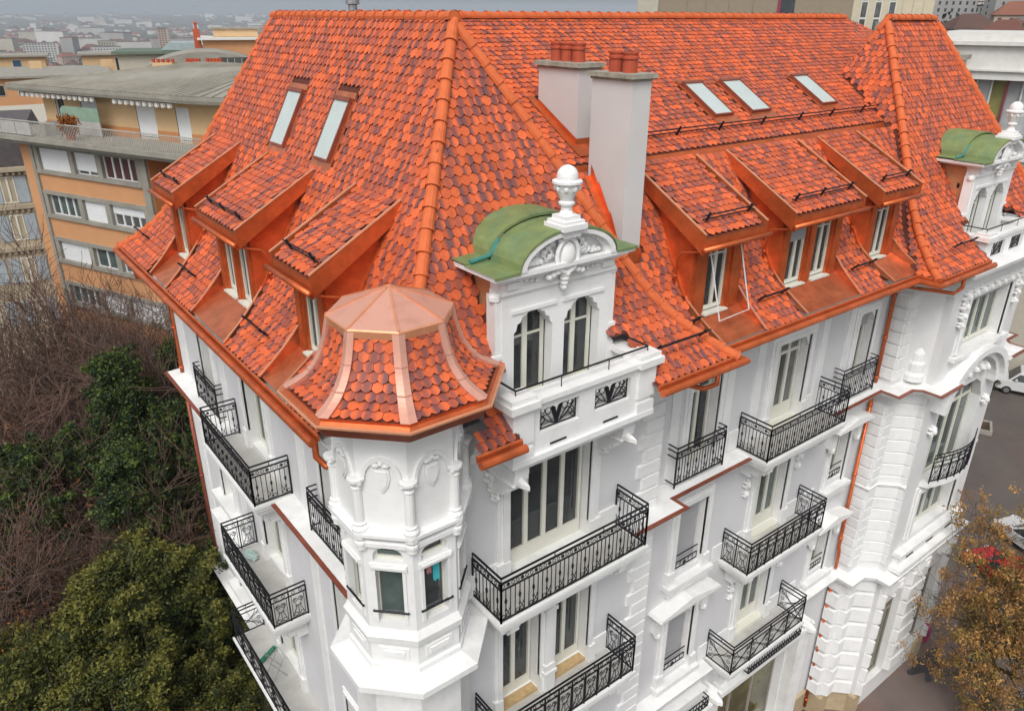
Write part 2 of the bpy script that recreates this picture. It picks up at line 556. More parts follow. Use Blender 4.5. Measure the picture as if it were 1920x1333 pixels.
def rail_panel(mb, A, B, z0, h=0.98, style=0, step=0.115, safety=True):
    """One straight run of wrought-iron railing between plan points A and B."""
    A, B = Vector((A[0], A[1], 0)), Vector((B[0], B[1], 0))
    d = B - A
    L = d.length
    d.normalize()
    up = Vector((0, 0, 1))
    zz = lambda p, z: p + up * (z0 + z)
    zr1, zr2 = h - 0.17, h
    for z, t in ((0.05, 0.026), (zr1, 0.024), (zr2, 0.036)):
        mb.beam(zz(A, z), zz(B, z), 0.03, t)
    if safety:
        mb.beam(zz(A, h + 0.13), zz(B, h + 0.13), 0.035, 0.03)
        for k in range(max(2, int(L / 1.2)) + 1):
            p = A + d * (L * k / max(2, int(L / 1.2)))
            mb.beam(zz(p, h), zz(p, h + 0.13), 0.016, 0.016)
    n = max(2, int(round(L / step)))
    if style == 0:
        for k in range(n + 1):
            p = A + d * (L * k / n)
            e = 0.034 if k in (0, n) else 0.015
            mb.beam(zz(p, -0.06 if k in (0, n) else 0.05), zz(p, zr2 if k in (0, n) else zr1), e, e)
            if k % 3 == 1 and k < n:
                mb.beam(zz(p - d * 0.032, 0.50), zz(p + d * 0.032, 0.50), 0.022, 0.022)
                mb.beam(zz(p, 0.44), zz(p, 0.56), 0.03, 0.03)
                mb.beam(zz(p - d * 0.022, 0.28), zz(p + d * 0.022, 0.28), 0.02, 0.02)
        for k in range(n):
            p = A + d * (L * (k + 0.5) / n)
            if k % 3 != 2:
                mb.ring(zz(p, 0.135), d, up, 0.047, 0.010, 7)
            mb.ring(zz(p, zr1 + 0.085), d, up, 0.040, 0.009, 7)
            if k % 3 == 1:
                mb.beam(zz(p - d * 0.05, 0.32), zz(p, 0.19), 0.012, 0.012)
                mb.beam(zz(p + d * 0.05, 0.32), zz(p, 0.19), 0.012, 0.012)
                mb.blob(tuple(zz(p, zr1 + 0.09)), 0.03, 0.03, 0.035, n=5, k=3)
    elif style == 1:                                   # paired volutes over short bars
        m = max(1, int(round(L / 0.42)))
        for k in range(m + 1):
            p = A + d * (L * k / m)
            mb.beam(zz(p, -0.05), zz(p, zr2), 0.03, 0.03)
        for k in range(m):
            c = A + d * (L * (k + 0.5) / m)
            for s in (-1, 1):
                mb.ring(zz(c + d * s * 0.075, 0.62), d, up, 0.062, 0.011, 8)
                mb.ring(zz(c + d * s * 0.085, 0.63), d, up, 0.026, 0.010, 6)
                mb.ring(zz(c + d * s * 0.09, 0.15), d, up, 0.060, 0.011, 8)
                mb.beam(zz(c + d * s * 0.14, 0.62), zz(c + d * s * 0.035, 0.42), 0.013, 0.013)
                mb.beam(zz(c + d * s * 0.035, 0.42), zz(c + d * s * 0.15, 0.15), 0.013, 0.013)
                mb.beam(zz(c + d * s * 0.17, 0.05), zz(c + d * s * 0.17, zr1), 0.013, 0.013)
                mb.ring(zz(c + d * s * 0.10, zr1 + 0.085), d, up, 0.045, 0.010, 7)
            mb.beam(zz(c - d * 0.09, 0.42), zz(c + d * 0.09, 0.42), 0.014, 0.014)
            mb.beam(zz(c, 0.05), zz(c, 0.42), 0.013, 0.013)
    else:                                              # lattice with scrolls
        m = max(1, int(round(L / 0.85)))
        for k in range(m + 1):
            p = A + d * (L * k / m)
            mb.beam(zz(p, -0.05), zz(p, zr2), 0.034, 0.034)
        for k in range(m):
            a, b = A + d * (L * k / m), A + d * (L * (k + 1) / m)
            c = (a + b) / 2
            w_ = (b - a).length / 2
            N_ = 10
            for s in (-1, 1):
                for q in (0.9, 0.55):
                    mb.tube([zz(c + d * s * (w_ * q) * math.sin(t * math.pi / N_ - math.pi / 2), 0.08 + (zr1 - 0.1) * t / N_) for t in range(N_ + 1)], 0.010, 3, cap=False)
                for zc in (0.2, 0.42, 0.64):
                    mb.ring(zz(c + d * s * w_ * 0.72, zc), d, up, 0.055, 0.010, 7)
                mb.beam(zz(a, 0.06), zz(b, zr1), 0.012, 0.012)
                mb.beam(zz(b, 0.06), zz(a, zr1), 0.012, 0.012)
            mb.ring(zz(c, 0.42), d, up, 0.05, 0.012, 8)

def balcony(fr, u0, u1, z, out, parent, style=0, slab=0.2, consoles=(), safety=True, juliet=False, slabmat=None):
    """Balcony: slab with moulded edge (part) and its iron railing (sub-part)."""
    if not juliet:
        mb = MB(fr)
        mb.box(u0 - 0.06, u1 + 0.06, 0.0, out + 0.07, z - slab * 0.45, z - 0.004, 0)
        mb.box(u0 - 0.02, u1 + 0.02, 0.0, out + 0.03, z - slab, z - slab * 0.45, 0)
        mb.box(u0 + 0.05, u1 - 0.05, 0.0, out - 0.04, z - slab * 1.7, z - slab, 0)
        mb.box(u0 + 0.03, u1 - 0.03, 0.002, out - 0.05, z - 0.004, z + 0.004, 1)
        for c in consoles:
            for k in range(5):
                q = k / 5
                mb.box(c - 0.11, c + 0.11, 0.0, (out - 0.12) * (1 - q * q), z - slab * 1.7 - 0.13 * (k + 1), z - slab * 1.7 - 0.13 * k, 0)
            mb.blob((c, out * 0.55, z - slab * 1.7 - 0.15), 0.13, 0.2, 0.14)
        part = mb.build('balcony', [slabmat or LEDGE, FLOORB], parent)
    else:
        part = node('balcony', fr((u0 + u1) / 2, out / 2, z), parent)
    rb = MB()
    p = lambda u, o: fr(u, o, 0)
    if juliet:
        rail_panel(rb, p(u0, out), p(u1, out), z, style=style, safety=safety)
        for u in (u0, u1):
            for h in (0.05, 0.81, 0.98, 1.11):
                rb.beam(fr(u, out, z + h), fr(u, 0.02, z + h), 0.026, 0.026)
    else:
        rail_panel(rb, p(u0, 0.03), p(u0, out), z, style=style, safety=safety)
        rail_panel(rb, p(u0, out), p(u1, out), z, style=style, safety=safety)
        rail_panel(rb, p(u1, out), p(u1, 0.03), z, style=style, safety=safety)
    rb.build('railing', IRON, part, recalc=False)
    return part

# ================================================================== the white corner building
B = thing('apartment_building', (8.95, 14.0, 0.0), 'white ornate corner apartment house with orange tiled mansard roof and octagonal corner turret', 'building')
LF = Fr((5.46, 0, 0), (0, 1, 0), (-1, 0, 0))       # left front, u = Y
MF = Fr((0, 10.32, 0), (1, 0, 0), (0, -1, 0))      # middle pavilion front, u = X
RF = Fr((0, 10.79, 0), (1, 0, 0), (0, -1, 0))      # right wing front, u = X
PF = Fr((0, 10.20, 0), (1, 0, 0), (0, -1, 0))      # right pavilion front, u = X
BF = Fr((0, 9.40, 0), (1, 0, 0), (0, -1, 0))       # bay of the right pavilion
L3, L2, L1 = 15.0, 11.15, 7.3
ZT = 19.0

# ---- walls with their openings
def op(u0, u1, z0, z1):
    return (u0, u1, z0, z1)
left_h = []
for zf in (L3, L2, L1):
    left_h += [op(17.35, 18.85, zf + 0.12, zf + 2.75), op(21.55, 22.75, zf + 0.12, zf + 2.6)]
left_h += [op(12.95, 14.05, L3 + 0.12, L3 + 2.6), op(12.95, 14.05, L2 + 0.4, L2 + 2.6), op(12.95, 14.05, L1 + 0.4, L1 + 2.6)]
left_h += [op(17.2, 19.0, 1.0, 4.6), op(21.4, 23.0, 1.0, 4.6), op(13.0, 14.4, 1.0, 4.6)]
facade('left_wall', LF, 10.32, 25.5, 0, ZT, left_h, WALLG, B)
mid_h = [op(7.85, 10.1, L3 + 0.1, L3 + 3.0), op(7.65, 8.75, L2 + 0.1, L2 + 2.75), op(9.2, 10.3, L2 + 0.1, L2 + 2.75), op(7.65, 8.75, L1 + 0.1, L1 + 2.75), op(9.2, 10.3, L1 + 0.1, L1 + 2.75), op(7.5, 10.4, 0.9, 4.6)]
facade('middle_wall', MF, 5.46, 12.4, 0, ZT, mid_h, WALLG, B, reveal=0.36)
right_h = [op(17.45, 19.05, zf + 0.1, zf + 2.75) for zf in (L3, L2, L1)]
right_h += [op(13.95, 15.1, L3 + 0.12, L3 + 2.7), op(21.65, 22.6, L3 + 0.12, L3 + 2.7)]
for zf in (L2, L1):
    right_h += [op(13.95, 15.15, zf + 0.45, zf + 2.75), op(21.55, 22.55, zf + 0.45, zf + 2.3)]
right_h += [op(13.7, 16.1, 0.9, 5.2), op(17.0, 21.2, 0.9, 5.4)]
facade('right_wall', RF, 12.4, 23.5, 0, ZT, right_h, WALLG, B, reveal=0.36)
mb = MB()
mb.fr = Fr((12.4, 0, 0), (0, 1, 0), (1, 0, 0))
mb.quad([(10.32, 0, 0), (10.79, 0, 0), (10.79, 0, ZT), (10.32, 0, ZT)])
mb.cut('return_wall', WALLB, B)
mb.fr = Fr((23.5, 0, 0), (0, 1, 0), (-1, 0, 0))
mb.quad([(10.2, 0, 0), (10.79, 0, 0), (10.79, 0, ZT), (10.2, 0, ZT)])
mb.fr = WORLD
pp = [(23.5, 10.2), (24.05, 10.2), (24.6, 9.65), (24.6, 9.4)]
for (x0, y0), (x1, y1) in zip(pp, pp[1:]):
    mb.quad([(x0, y0, 0), (x1, y1, 0), (x1, y1, ZT), (x0, y0, ZT)])
mb.cut('return_wall', WALLB, B)
pp = [(30.0, 9.4), (30.0, 9.65), (30.55, 10.2), (31.1, 10.2), (31.1, 26.0), (23, 26.0), (5.46, 25.5)]
for (x0, y0), (x1, y1) in zip(pp, pp[1:]):
    mb.quad([(x0, y0, 0), (x1, y1, 0), (x1, y1, ZT), (x0, y0, ZT)])
mb.build('return_wall', WALLB, B, recalc=False)
bay_h = [op(25.75, 28.85, L3 + 0.75, L3 + 2.75), op(25.6, 29.0, L2 - 0.55, L2 + 3.0), op(25.75, 28.85, L1 + 1.0, L1 + 3.0), op(24.9, 26.7, 1.1, 5.4), op(28.15, 29.85, 1.1, 5.4)]
facade('bay_wall', BF, 24.6, 30.0, 0, ZT, bay_h, WALLB, B, reveal=0.42)

# ---- windows
GRS0 = pm('shop_frame', (0.30, 0.27, 0.24), 0.5)
for k, zf in enumerate((L3, L2, L1)):
    window(LF, 17.4, 18.8, zf + 0.12, zf + 2.75, B, leaves=2, transom=zf + 2.2, glass=GLASSC if k else GLASS)
    window(LF, 21.6, 22.7, zf + 0.12, zf + 2.6, B, leaves=2)
window(LF, 13.0, 14.0, L3 + 0.12, L3 + 2.6, B, leaves=2)
for zf in (L2, L1):
    window(LF, 13.0, 14.0, zf + 0.4, zf + 2.6, B, leaves=2)
window(MF, 7.9, 10.05, L3 + 0.1, L3 + 3.0, B, o=-0.2, leaves=4, kick=0.22)
for zf in (L2, L1):
    window(MF, 7.68, 8.72, zf + 0.1, zf + 2.75, B, o=-0.26, leaves=2, kick=0.1, glass=GLASSC if zf == L1 else GLASS)
    window(MF, 9.23, 10.27, zf + 0.1, zf + 2.75, B, o=-0.26, leaves=2, kick=0.1)
for zf in (L3, L2, L1):
    window(RF, 17.5, 19.0, zf + 0.1, zf + 2.75, B, o=-0.24, leaves=3, transom=(zf + 2.25) if zf == L3 else None, kick=0.3, glass=GLASSC if zf == L3 else GLASSG)
window(RF, 14.0, 15.05, L3 + 0.12, L3 + 2.7, B, o=-0.24, leaves=2, transom=L3 + 2.2, kick=0.1)
window(RF, 21.7, 22.55, L3 + 0.12, L3 + 2.7, B, o=-0.24, leaves=2, kick=0.1, shutter=0.22)
for zf in (L2, L1):
    window(RF, 14.0, 15.1, zf + 0.45, zf + 2.75, B, o=-0.26, leaves=2, shutter=1.0)
    window(RF, 21.6, 22.5, zf + 0.45, zf + 2.3, B, o=-0.24, leaves=2, glass=GLASSC)
window(BF, 25.8, 28.8, L3 + 0.8, L3 + 2.75, B, o=-0.3, leaves=4, shutter=0.2, glass=GLASSG)
window(BF, 25.65, 28.95, L2 - 0.5, L2 + 3.0, B, o=-0.32, leaves=4, transom=L2 + 2.2, glass=GLASSG)
window(BF, 25.8, 28.8, L1 + 1.05, L1 + 3.0, B, o=-0.32, leaves=4, transom=L1 + 2.6, glass=GLASSG)
for a, b_ in ((24.95, 26.65), (28.2, 29.8)):
    window(BF, a, b_, 1.15, 5.4, B, o=-0.24, leaves=1, glass=SHOPG, transom=4.5, mat=GRS0, name='shop_window')
window(RF, 13.75, 16.05, 0.95, 5.2, B, o=-0.3, leaves=2, glass=SHOPG, transom=4.3, mat=GRS0, name='shop_window')
window(RF, 17.05, 21.15, 0.95, 5.4, B, o=-0.3, leaves=3, glass=SHOPG, transom=4.6, mat=GRS0, name='shop_window')
window(MF, 7.55, 10.35, 0.95, 4.6, B, o=-0.3, leaves=3, glass=SHOPG, mat=GRS0, name='shop_window')
for a, b_ in ((17.25, 18.95), (21.45, 22.95), (13.05, 14.35)):
    window(LF, a, b_, 1.0, 4.6, B, o=-0.28, leaves=2, glass=GLASSC)

# timber thresholds left unpainted under the doors
for (a, b_, zf) in ((7.68, 8.72, L2), (9.23, 10.27, L2), (7.68, 8.72, L1), (9.23, 10.27, L1)):
    mb = MB(MF)
    mb.box(a, b_, -0.2, 0.03, zf + 0.005, zf + 0.107)
    mb.build('threshold', THRESH, B)
for zf in (L3, L2, L1):
    mb = MB(RF)
    mb.box(17.5, 19.0, -0.2, 0.06, zf + 0.005, zf + 0.107)
    mb.build('threshold', CREAM, B)
mb = MB(MF)
mb.box(7.8, 10.15, -0.2, 0.12, L3 + 0.005, L3 + 0.107)
mb.build('threshold', LEDGE, B)

# ---- surrounds, hoods, ornaments
mb = MB(LF)
for zf in (L3, L2, L1):
    surround(mb, 17.35, 18.85, zf + 0.005, zf + 2.75, 0.24, 0.1, base=0.55)
    surround(mb, 21.55, 22.75, zf + 0.12, zf + 2.6, 0.18, 0.07)
    surround(mb, 12.95, 14.05, zf + 0.3, zf + 2.6, 0.16, 0.07)
    mb.box(17.0, 19.2, 0.0, 0.25, zf + 3.02, zf + 3.12)
    mb.box(16.95, 19.25, 0.0, 0.32, zf + 3.12, zf + 3.2)
    mb.cut('window_hood', LEDGE, B)
    for u, s in ((17.22, 0.26), (18.98, 0.26)):
        ornament(mb, u, zf + 2.8, 0.26, 0.16, seed=int(u * 10 + zf), cut=True)
for a_, b_, o_, z_ in ((15.0, 15.35, 0.05, L1 + 0.3), (20.5, 20.85, 0.05, L1 + 0.3), (24.4, 25.5, 0.06, 0.9)):
    mb.box(a_, b_, 0, o_, z_, 18.3)
    mb.cut('pilaster', WHITE, B)
for zf in (L2, L1):
    mb = MB(LF)
    mb.box(20.9, 23.4, 0.0, 0.42, zf + 3.05, zf + 3.2)
    mb.box(21.1, 23.2, 0.0, 0.25, zf + 2.9, zf + 3.05)
    mb.box(20.95, 23.35, 0.0, 0.30, zf + 0.0, zf + 0.14)
    mb.build('window_hood', LEDGE, B)
mb = MB(MF)
surround(mb, 7.85, 10.1, L3 + 0.005, L3 + 3.0, 0.3, 0.09, base=0.5)
for u in (7.4, 10.55):
    for k in range(3):
        ornament(mb, u + (0.05 if u < 9 else -0.05) * k, L3 + 2.75 - 0.25 * k, 0.24 - 0.03 * k, 0.13, seed=int(u * 7) + k, cut=k == 2)
for zf in (L2, L1):
    for a, b_ in ((7.65, 8.75), (9.2, 10.3)):
        surround(mb, a, b_, zf + 0.005, zf + 2.75, 0.2, 0.1, base=0.5)
    mb.box(8.83, 9.12, 0.0, 0.2, zf + 0.005, zf + 0.55)
    mb.box(8.79, 9.16, 0.0, 0.24, zf + 0.55, zf + 0.63)
    mb.box(8.82, 9.13, 0.0, 0.2, zf + 0.63, zf + 0.82)
    mb.box(8.87, 9.08, 0.0, 0.16, zf + 0.82, zf + 2.8)
    mb.box(8.8, 9.15, 0.0, 0.22, zf + 2.45, zf + 2.55)
    ornament(mb, 8.975, zf + 2.65, 0.16, 0.22, seed=int(zf))
    mb.cut('door_pillar', WHITE, B)
mb.box(5.46, 7.6, 0.0, 0.05, L3 + 0.0, L3 + 0.55)
mb.box(10.42, 11.6, 0.0, 0.05, L3 + 0.0, L3 + 0.55)
mb.box(10.52, 11.55, 0.0, 0.04, L2 + 0.0, L2 + 0.55)
mb.box(10.52, 11.55, 0.0, 0.04, L1 + 0.0, L1 + 0.55)
mb.build('dado', WHITE, B)['kind'] = 'stuff'
mb = MB(RF)
for zf in (L3, L2, L1):
    surround(mb, 17.45, 19.05, zf + 0.005, zf + 2.75, 0.26, 0.09, base=0.55)
    if zf != L3:
        # carved door head
        for k in range(3):
            ornament(mb, 17.25 + 0.75 * k, zf + 2.95 + (0.05 if k == 1 else 0), 0.25, 0.18, seed=int(zf * 3) + k)
        mb.cut('door_head', WHITE, B)
        for u in (16.95, 19.55):
            ornament(mb, u, zf + 2.35, 0.24, 0.12, seed=int(u))
            ornament(mb, u, zf + 2.0, 0.18, 0.10, seed=int(u) + 1, cut=True)
    for a_, b_ in ((15.75, 17.1), (19.4, 20.9)):
        mb.box(a_, b_, 0, 0.035, zf + 0.02, zf + 0.6)
        mb.cut('dado_panel', WHITE, B)
surround(mb, 13.95, 15.1, L3 + 0.005, L3 + 2.7, 0.22, 0.08, base=0.4)
surround(mb, 21.65, 22.6, L3 + 0.005, L3 + 2.7, 0.22, 0.08, base=0.4)
for zf in (L2, L1):
    surround(mb, 13.95, 15.15, zf + 0.3, zf + 2.75, 0.25, 0.12, base=0.4)
    surround(mb, 21.55, 22.55, zf + 0.3, zf + 2.3, 0.2, 0.08)
for u in (13.4, 15.5, 16.75, 19.8, 21.2):
    mb.box(u - 0.16, u + 0.16, 0, 0.045, L3 + 0.0, 18.3)
    mb.cut('pilaster', WHITE, B)
# chamfered corners and arch fillers inside the openings
mb = MB(RF)
for u0, u1, zt in ((17.45, 19.05, L3 + 2.75), (13.95, 15.1, L3 + 2.7), (21.65, 22.6, L3 + 2.7)):
    for s, u in ((1, u0), (-1, u1)):
        mb.prism([(u, zt), (u + s * 0.3, zt), (u + s * 0.2, zt - 0.1), (u + s * 0.08, zt - 0.24), (u, zt - 0.42)], -0.21, 0.0)
        mb.cut('arch_filler', WHITE, B)
for zf in (L1,):
    u0, u1, zt = 13.95, 15.15, zf + 2.75
    n = 10
    arc = [(u0 + (u1 - u0) * k / n, zt - 0.34 * (1 - math.sin(math.pi * k / n))) for k in range(n + 1)]
    mb.prism([(u0, zt)] + arc[0:6] + [((u0 + u1) / 2, zt)], -0.2, 0.0)
    mb.cut('arch_filler', WHITE, B)
    mb.prism([((u0 + u1) / 2, zt)] + arc[5:] + [(u1, zt)], -0.2, 0.0)
    mb.cut('arch_filler', WHITE, B)
# hoods over the outer windows of the right wing
for (a, b_, z) in ((13.15, 15.75, L1 + 3.35), (21.0, 23.1, L2 + 2.75), (21.0, 23.1, L1 + 2.75)):
    mb = MB(RF)
    mb.prism([(a, z), (b_, z), (b_ - 0.05, z + 0.08), ((a + b_) / 2, z + 0.28), (a + 0.05, z + 0.08)], 0.0, 0.5)
    mb.box(a + 0.12, b_ - 0.12, 0.0, 0.32, z - 0.14, z)
    mb.box(a + 0.2, b_ - 0.2, 0.0, 0.2, z - 0.32, z - 0.14)
    for u in (a + 0.3, b_ - 0.3):
        mb.box(u - 0.12, u + 0.12, 0.0, 0.22, z - 0.75, z - 0.32)
        mb.blob((u, 0.15, z - 0.8), 0.11, 0.12, 0.14)
    mb.build('window_hood', LEDGE, B)
for zf in (L2, L1):
    for a, b_ in ((13.6, 15.5), (21.3, 22.8)):
        mb = MB(RF)
        mb.box(a, b_, 0.0, 0.28, zf + 0.15, zf + 0.29)
        mb.box(a + 0.1, b_ - 0.1, 0.0, 0.18, zf - 0.1, zf + 0.15)
        mb.build('window_sill', LEDGE, B)
        mb = MB(RF)
        c = (a + b_) / 2
        hw = 0.52 if a < 20 else 0.44
        for z in (0.58, 0.78, 1.02):
            mb.box(c - hw, c + hw, -0.06, -0.035, zf + z - 0.012, zf + z + 0.012)
        for k in range(7):
            u = c - hw + 2 * hw * k / 6
            mb.box(u - 0.008, u + 0.008, -0.055, -0.04, zf + 0.58, zf + 0.78)
        mb.blob((c, -0.04, zf + 0.62), 0.08, 0.02, 0.09, n=6, k=4)
        mb.build('window_rail', IRON, B)

# ---- cornices
main_path = [(5.46, 25.5), (5.46, 10.32), (12.4, 10.32), (12.4, 10.79), (23.5, 10.79), (23.5, 10.2), (24.05, 10.2), (24.6, 9.65), (24.6, 9.4), (30.0, 9.4), (30.0, 9.65), (30.55, 10.2), (31.1, 10.2), (31.1, 14.0)]
def cornice(name, path, prof, mat):
    mb = MB()
    mb.sweep(path, prof)
    return mb.build(name, mat, B)
eav = [(0.0, 18.15), (0.06, 18.2), (0.08, 18.4), (0.22, 18.55), (0.25, 18.7), (0.85, 18.86), (0.9, 19.0), (0.0, 19.02)]
cornice('eaves_cornice', main_path[:1] + [(5.46, 11.5)], eav, WHITE)
cornice('eaves_cornice', [(6.9, 10.32), (12.4, 10.32), (12.4, 10.79), (23.5, 10.79), (23.5, 10.2), (24.05, 10.2), (24.6, 9.65), (24.6, 9.4), (30.0, 9.4), (30.0, 9.65), (30.55, 10.2), (31.1, 10.2), (31.1, 14.0)], [(o_ * (0.75 if o_ > 0.3 else 1), z) for o_, z in eav], WHITE)
ZC = 14.95
mp = [(0.0, ZC - 0.42), (0.12, ZC - 0.4), (0.16, ZC - 0.26), (0.46, ZC - 0.16), (0.5, ZC - 0.06), (0.5, ZC - 0.02), (0.0, ZC)]
ce = [(0.44, ZC - 0.012), (0.535, ZC - 0.012), (0.535, ZC - 0.035), (0.53, ZC - 0.045), (0.505, ZC - 0.045), (0.505, ZC - 0.02), (0.44, ZC - 0.02)]
for path in ([(5.46, 25.5), (5.46, 11.6)], [(10.6, 10.32), (12.4, 10.32), (12.4, 10.79), (16.2, 10.79)], [(20.0, 10.79)] + main_path[4:9] + [(25.5, 9.4)], [(29.3, 9.4)] + main_path[9:14]):
    k = 1.0
    cornice('cornice', path, [(o_ * 1.15, z) for o_, z in mp], LEDGE)
    cornice('cornice_edging', path, [(o_ * 1.15, z) for o_, z in ce], COPDARK)
ZL = L1 - 0.05
lp = [(0.0, ZL - 0.5), (0.1, ZL - 0.48), (0.16, ZL - 0.3), (0.42, ZL - 0.2), (0.46, ZL - 0.04), (0.0, ZL + 0.03)]
for path in ([(5.46, 25.5), (5.46, 11.6)], [(6.8, 10.32), (12.4, 10.32), (12.4, 10.79), (16.0, 10.79)], [(20.2, 10.79)] + main_path[4:14]):
    cornice('cornice', path, lp, LEDGE)
for zz, n_ in ((L2 - 0.25, 'string_course'), (L3 + 3.0, 'string_course')):
    for path in (main_path[4:9], main_path[9:14]):
        cornice(n_, path, [(0, zz), (0.08, zz + 0.02), (0.1, zz + 0.1), (0.02, zz + 0.16), (0, zz + 0.16)], WHITE)
plp = [(0, 0.0), (0.1, 0.0), (0.1, 1.05), (0.02, 1.12), (0, 1.12)]
for path in ([(5.46, 25.5), (5.46, 11.6)], [(6.8, 10.32), (7.5, 10.32)], [(10.4, 10.32), (12.4, 10.32), (12.4, 10.79), (13.7, 10.79)], [(21.2, 10.79)] + main_path[4:9] + [(25.0, 9.4)], [(29.4, 9.4), (30.0, 9.4), (30.0, 9.65), (30.55, 10.2), (31.1, 10.2), (31.1, 14)]):
    cornice('plinth', path, plp, PLINTH)

# ---- quoin blocks, each a piece of its own
def quoin(fr, u0, u1, o1, z0, z1, o0=0.0, bv=0.02):
    mb = MB(fr)
    g = 0.018
    i = mb.pts([fr(u, o0, z) for u, z in ((u0, z0 + g), (u1, z0 + g), (u1, z1 - g), (u0, z1 - g))] + [fr(u, o1, z) for u, z in ((u0 + bv, z0 + g + bv), (u1 - bv, z0 + g + bv), (u1 - bv, z1 - g - bv), (u0 + bv, z1 - g - bv))])
    for q in ((0, 1, 2, 3), (4, 7, 6, 5), (0, 4, 5, 1), (1, 5, 6, 2), (2, 6, 7, 3), (3, 7, 4, 0)):
        mb.f.append(tuple(i + k for k in q))
        mb.m.append(0)
    return mb.build('quoin_block', WHITE, B)
k = 0
z = 7.5
while z < 18.0:
    if not (14.3 < z + 0.2 < 15.0):
        long_ = k % 2 == 0
        quoin(MF, 11.62 if long_ else 11.8, 12.4, 0.07, z, z + 0.385)
        mb = MB(Fr((12.4, 0, 0), (0, 1, 0), (1, 0, 0)))
    k += 1
    z += 0.385
SF = Fr((23.5, 0, 0), (0, 1, 0), (-1, 0, 0))       # side of the right pavilion, u = Y
DF = Fr((24.05, 10.2, 0), (0.7071, -0.7071, 0), (-0.7071, -0.7071, 0))
z = 7.55
while z < 17.9:
    if not (14.2 < z + 0.2 < 15.0):
        quoin(SF, 10.22, 10.76, 0.06, z, z + 0.42)
        quoin(PF, 23.5, 24.0, 0.06, z, z + 0.42)
    z += 0.42
z = 1.15
while z < 6.5:                                       # heavy chevron courses of the ground floor
    for fr, u0, u1 in ((SF, 10.2, 10.76), (PF, 23.5, 24.1), (BF, 24.6, 24.85), (BF, 26.75, 28.1), (BF, 29.9, 30.0)):
        quoin(fr, u0, u1, 0.24, z, z + 0.72, bv=0.07)
    quoin(DF, -0.06, 0.84, 0.24, z, z + 0.72, bv=0.07)
    z += 0.74
z = 7.6
mb = MB()
while z < 14.2:                                      # fine joints on the rounded corner of the bay
    mb.sweep([(24.0, 10.2), (24.05, 10.2), (24.3, 9.97), (24.6, 9.65), (24.6, 9.45)], [(0, z), (0.05, z + 0.02), (0.05, z + 0.42), (0, z + 0.44)])
    z += 0.47
mb.build('banded_corner', WHITE, B)
for z0, zl in ((15.05, 16.6),):
    mb = MB(DF)
    mb.lathe(DF(0.39, -0.08, 0), [(0.33, z0), (0.33, z0 + 0.2), (0.26, z0 + 0.3), (0.27, z0 + 0.6), (0.22, z0 + 0.7), (0.2, z0 + 0.95), (0.08, z0 + 1.15)], 14)
    mb.build('corner_pedestal', WHITE, B)

# ---- the bay of the right pavilion
mb = MB(BF)
surround(mb, 25.75, 28.85, L3 + 0.8, L3 + 2.75, 0.3, 0.1)
surround(mb, 25.75, 28.85, L1 + 1.05, L1 + 3.0, 0.3, 0.1)
mb.box(25.3, 29.3, 0.0, 0.22, L3 + 0.62, L3 + 0.76)
mb.cut('window_sill', LEDGE, B)
for u in (25.3, 29.3):
    for k in range(4):
        ornament(mb, u, L3 + 2.9 - 0.32 * k, 0.3 - 0.04 * k, 0.16, seed=int(u) + k, cut=k == 3)
    ornament(mb, u, L2 + 1.9, 0.3, 0.16, seed=int(u) + 9, cut=True)
for k in range(7):
    ornament(mb, 25.8 + 0.5 * k, L3 + 2.95, 0.22, 0.16, seed=k, cut=k == 6)
n = 18
for ro, ri, out in ((2.35, 2.05, 0.45), (2.05, 1.8, 0.28)):
    for k in range(n):
        a0, a1 = math.pi * k / n, math.pi * (k + 1) / n
        mb.prism([(27.3 + math.cos(a) * r, L2 + 2.75 + math.sin(a) * r * 0.78) for a, r in ((a0, ri), (a1, ri), (a1, ro), (a0, ro))], 0.0, out)
mb.cut('arch_pediment', WHITE, B)
for k in range(5):
    ornament(mb, 26.3 + 0.5 * k, L2 + 3.45 + 0.25 * math.sin(math.pi * (k + 0.5) / 5), 0.3, 0.2, seed=40 + k, cut=k == 4)
for s, u in ((1, 25.6), (-1, 29.0)):
    mb.prism([(u, L2 + 3.0), (u + s * 0.75, L2 + 3.0), (u + s * 0.3, L2 + 2.75), (u, L2 + 2.1)], -0.3, 0.0)
    mb.cut('arch_filler', WHITE, B)
mb = MB(BF)
mb.box(24.9, 29.7, 0.0, 0.32, L1 + 0.62, L1 + 0.78)
mb.box(25.0, 29.6, 0.0, 0.2, L1 + 0.2, L1 + 0.62)
mb.box(24.8, 29.8, 0.0, 0.45, L1 + 0.02, L1 + 0.2)
mb.build('bay_sill', LEDGE, B)
mb = MB(BF)
for u in (25.6, 27.1, 28.6):
    mb.box(u, u + 0.5, 0.2, 0.215, L1 + 0.3, L1 + 0.5)
    mb.cut('bay_vent', DARK, B)
for u in (25.2, 27.2, 29.4):
    mb = MB(BF)
    for k in range(6):
        q = k / 6
        mb.box(u - 0.22, u + 0.22, 0.0, 0.42 * (1 - q * q) + 0.04, L1 - 0.35 - 0.16 * (k + 1), L1 - 0.35 - 0.16 * k)
    mb.blob((u, 0.34, L1 - 0.6), 0.2, 0.18, 0.26)
    mb.blob((u, 0.2, L1 - 1.15), 0.16, 0.16, 0.2)
    mb.build('console', WHITE, B)
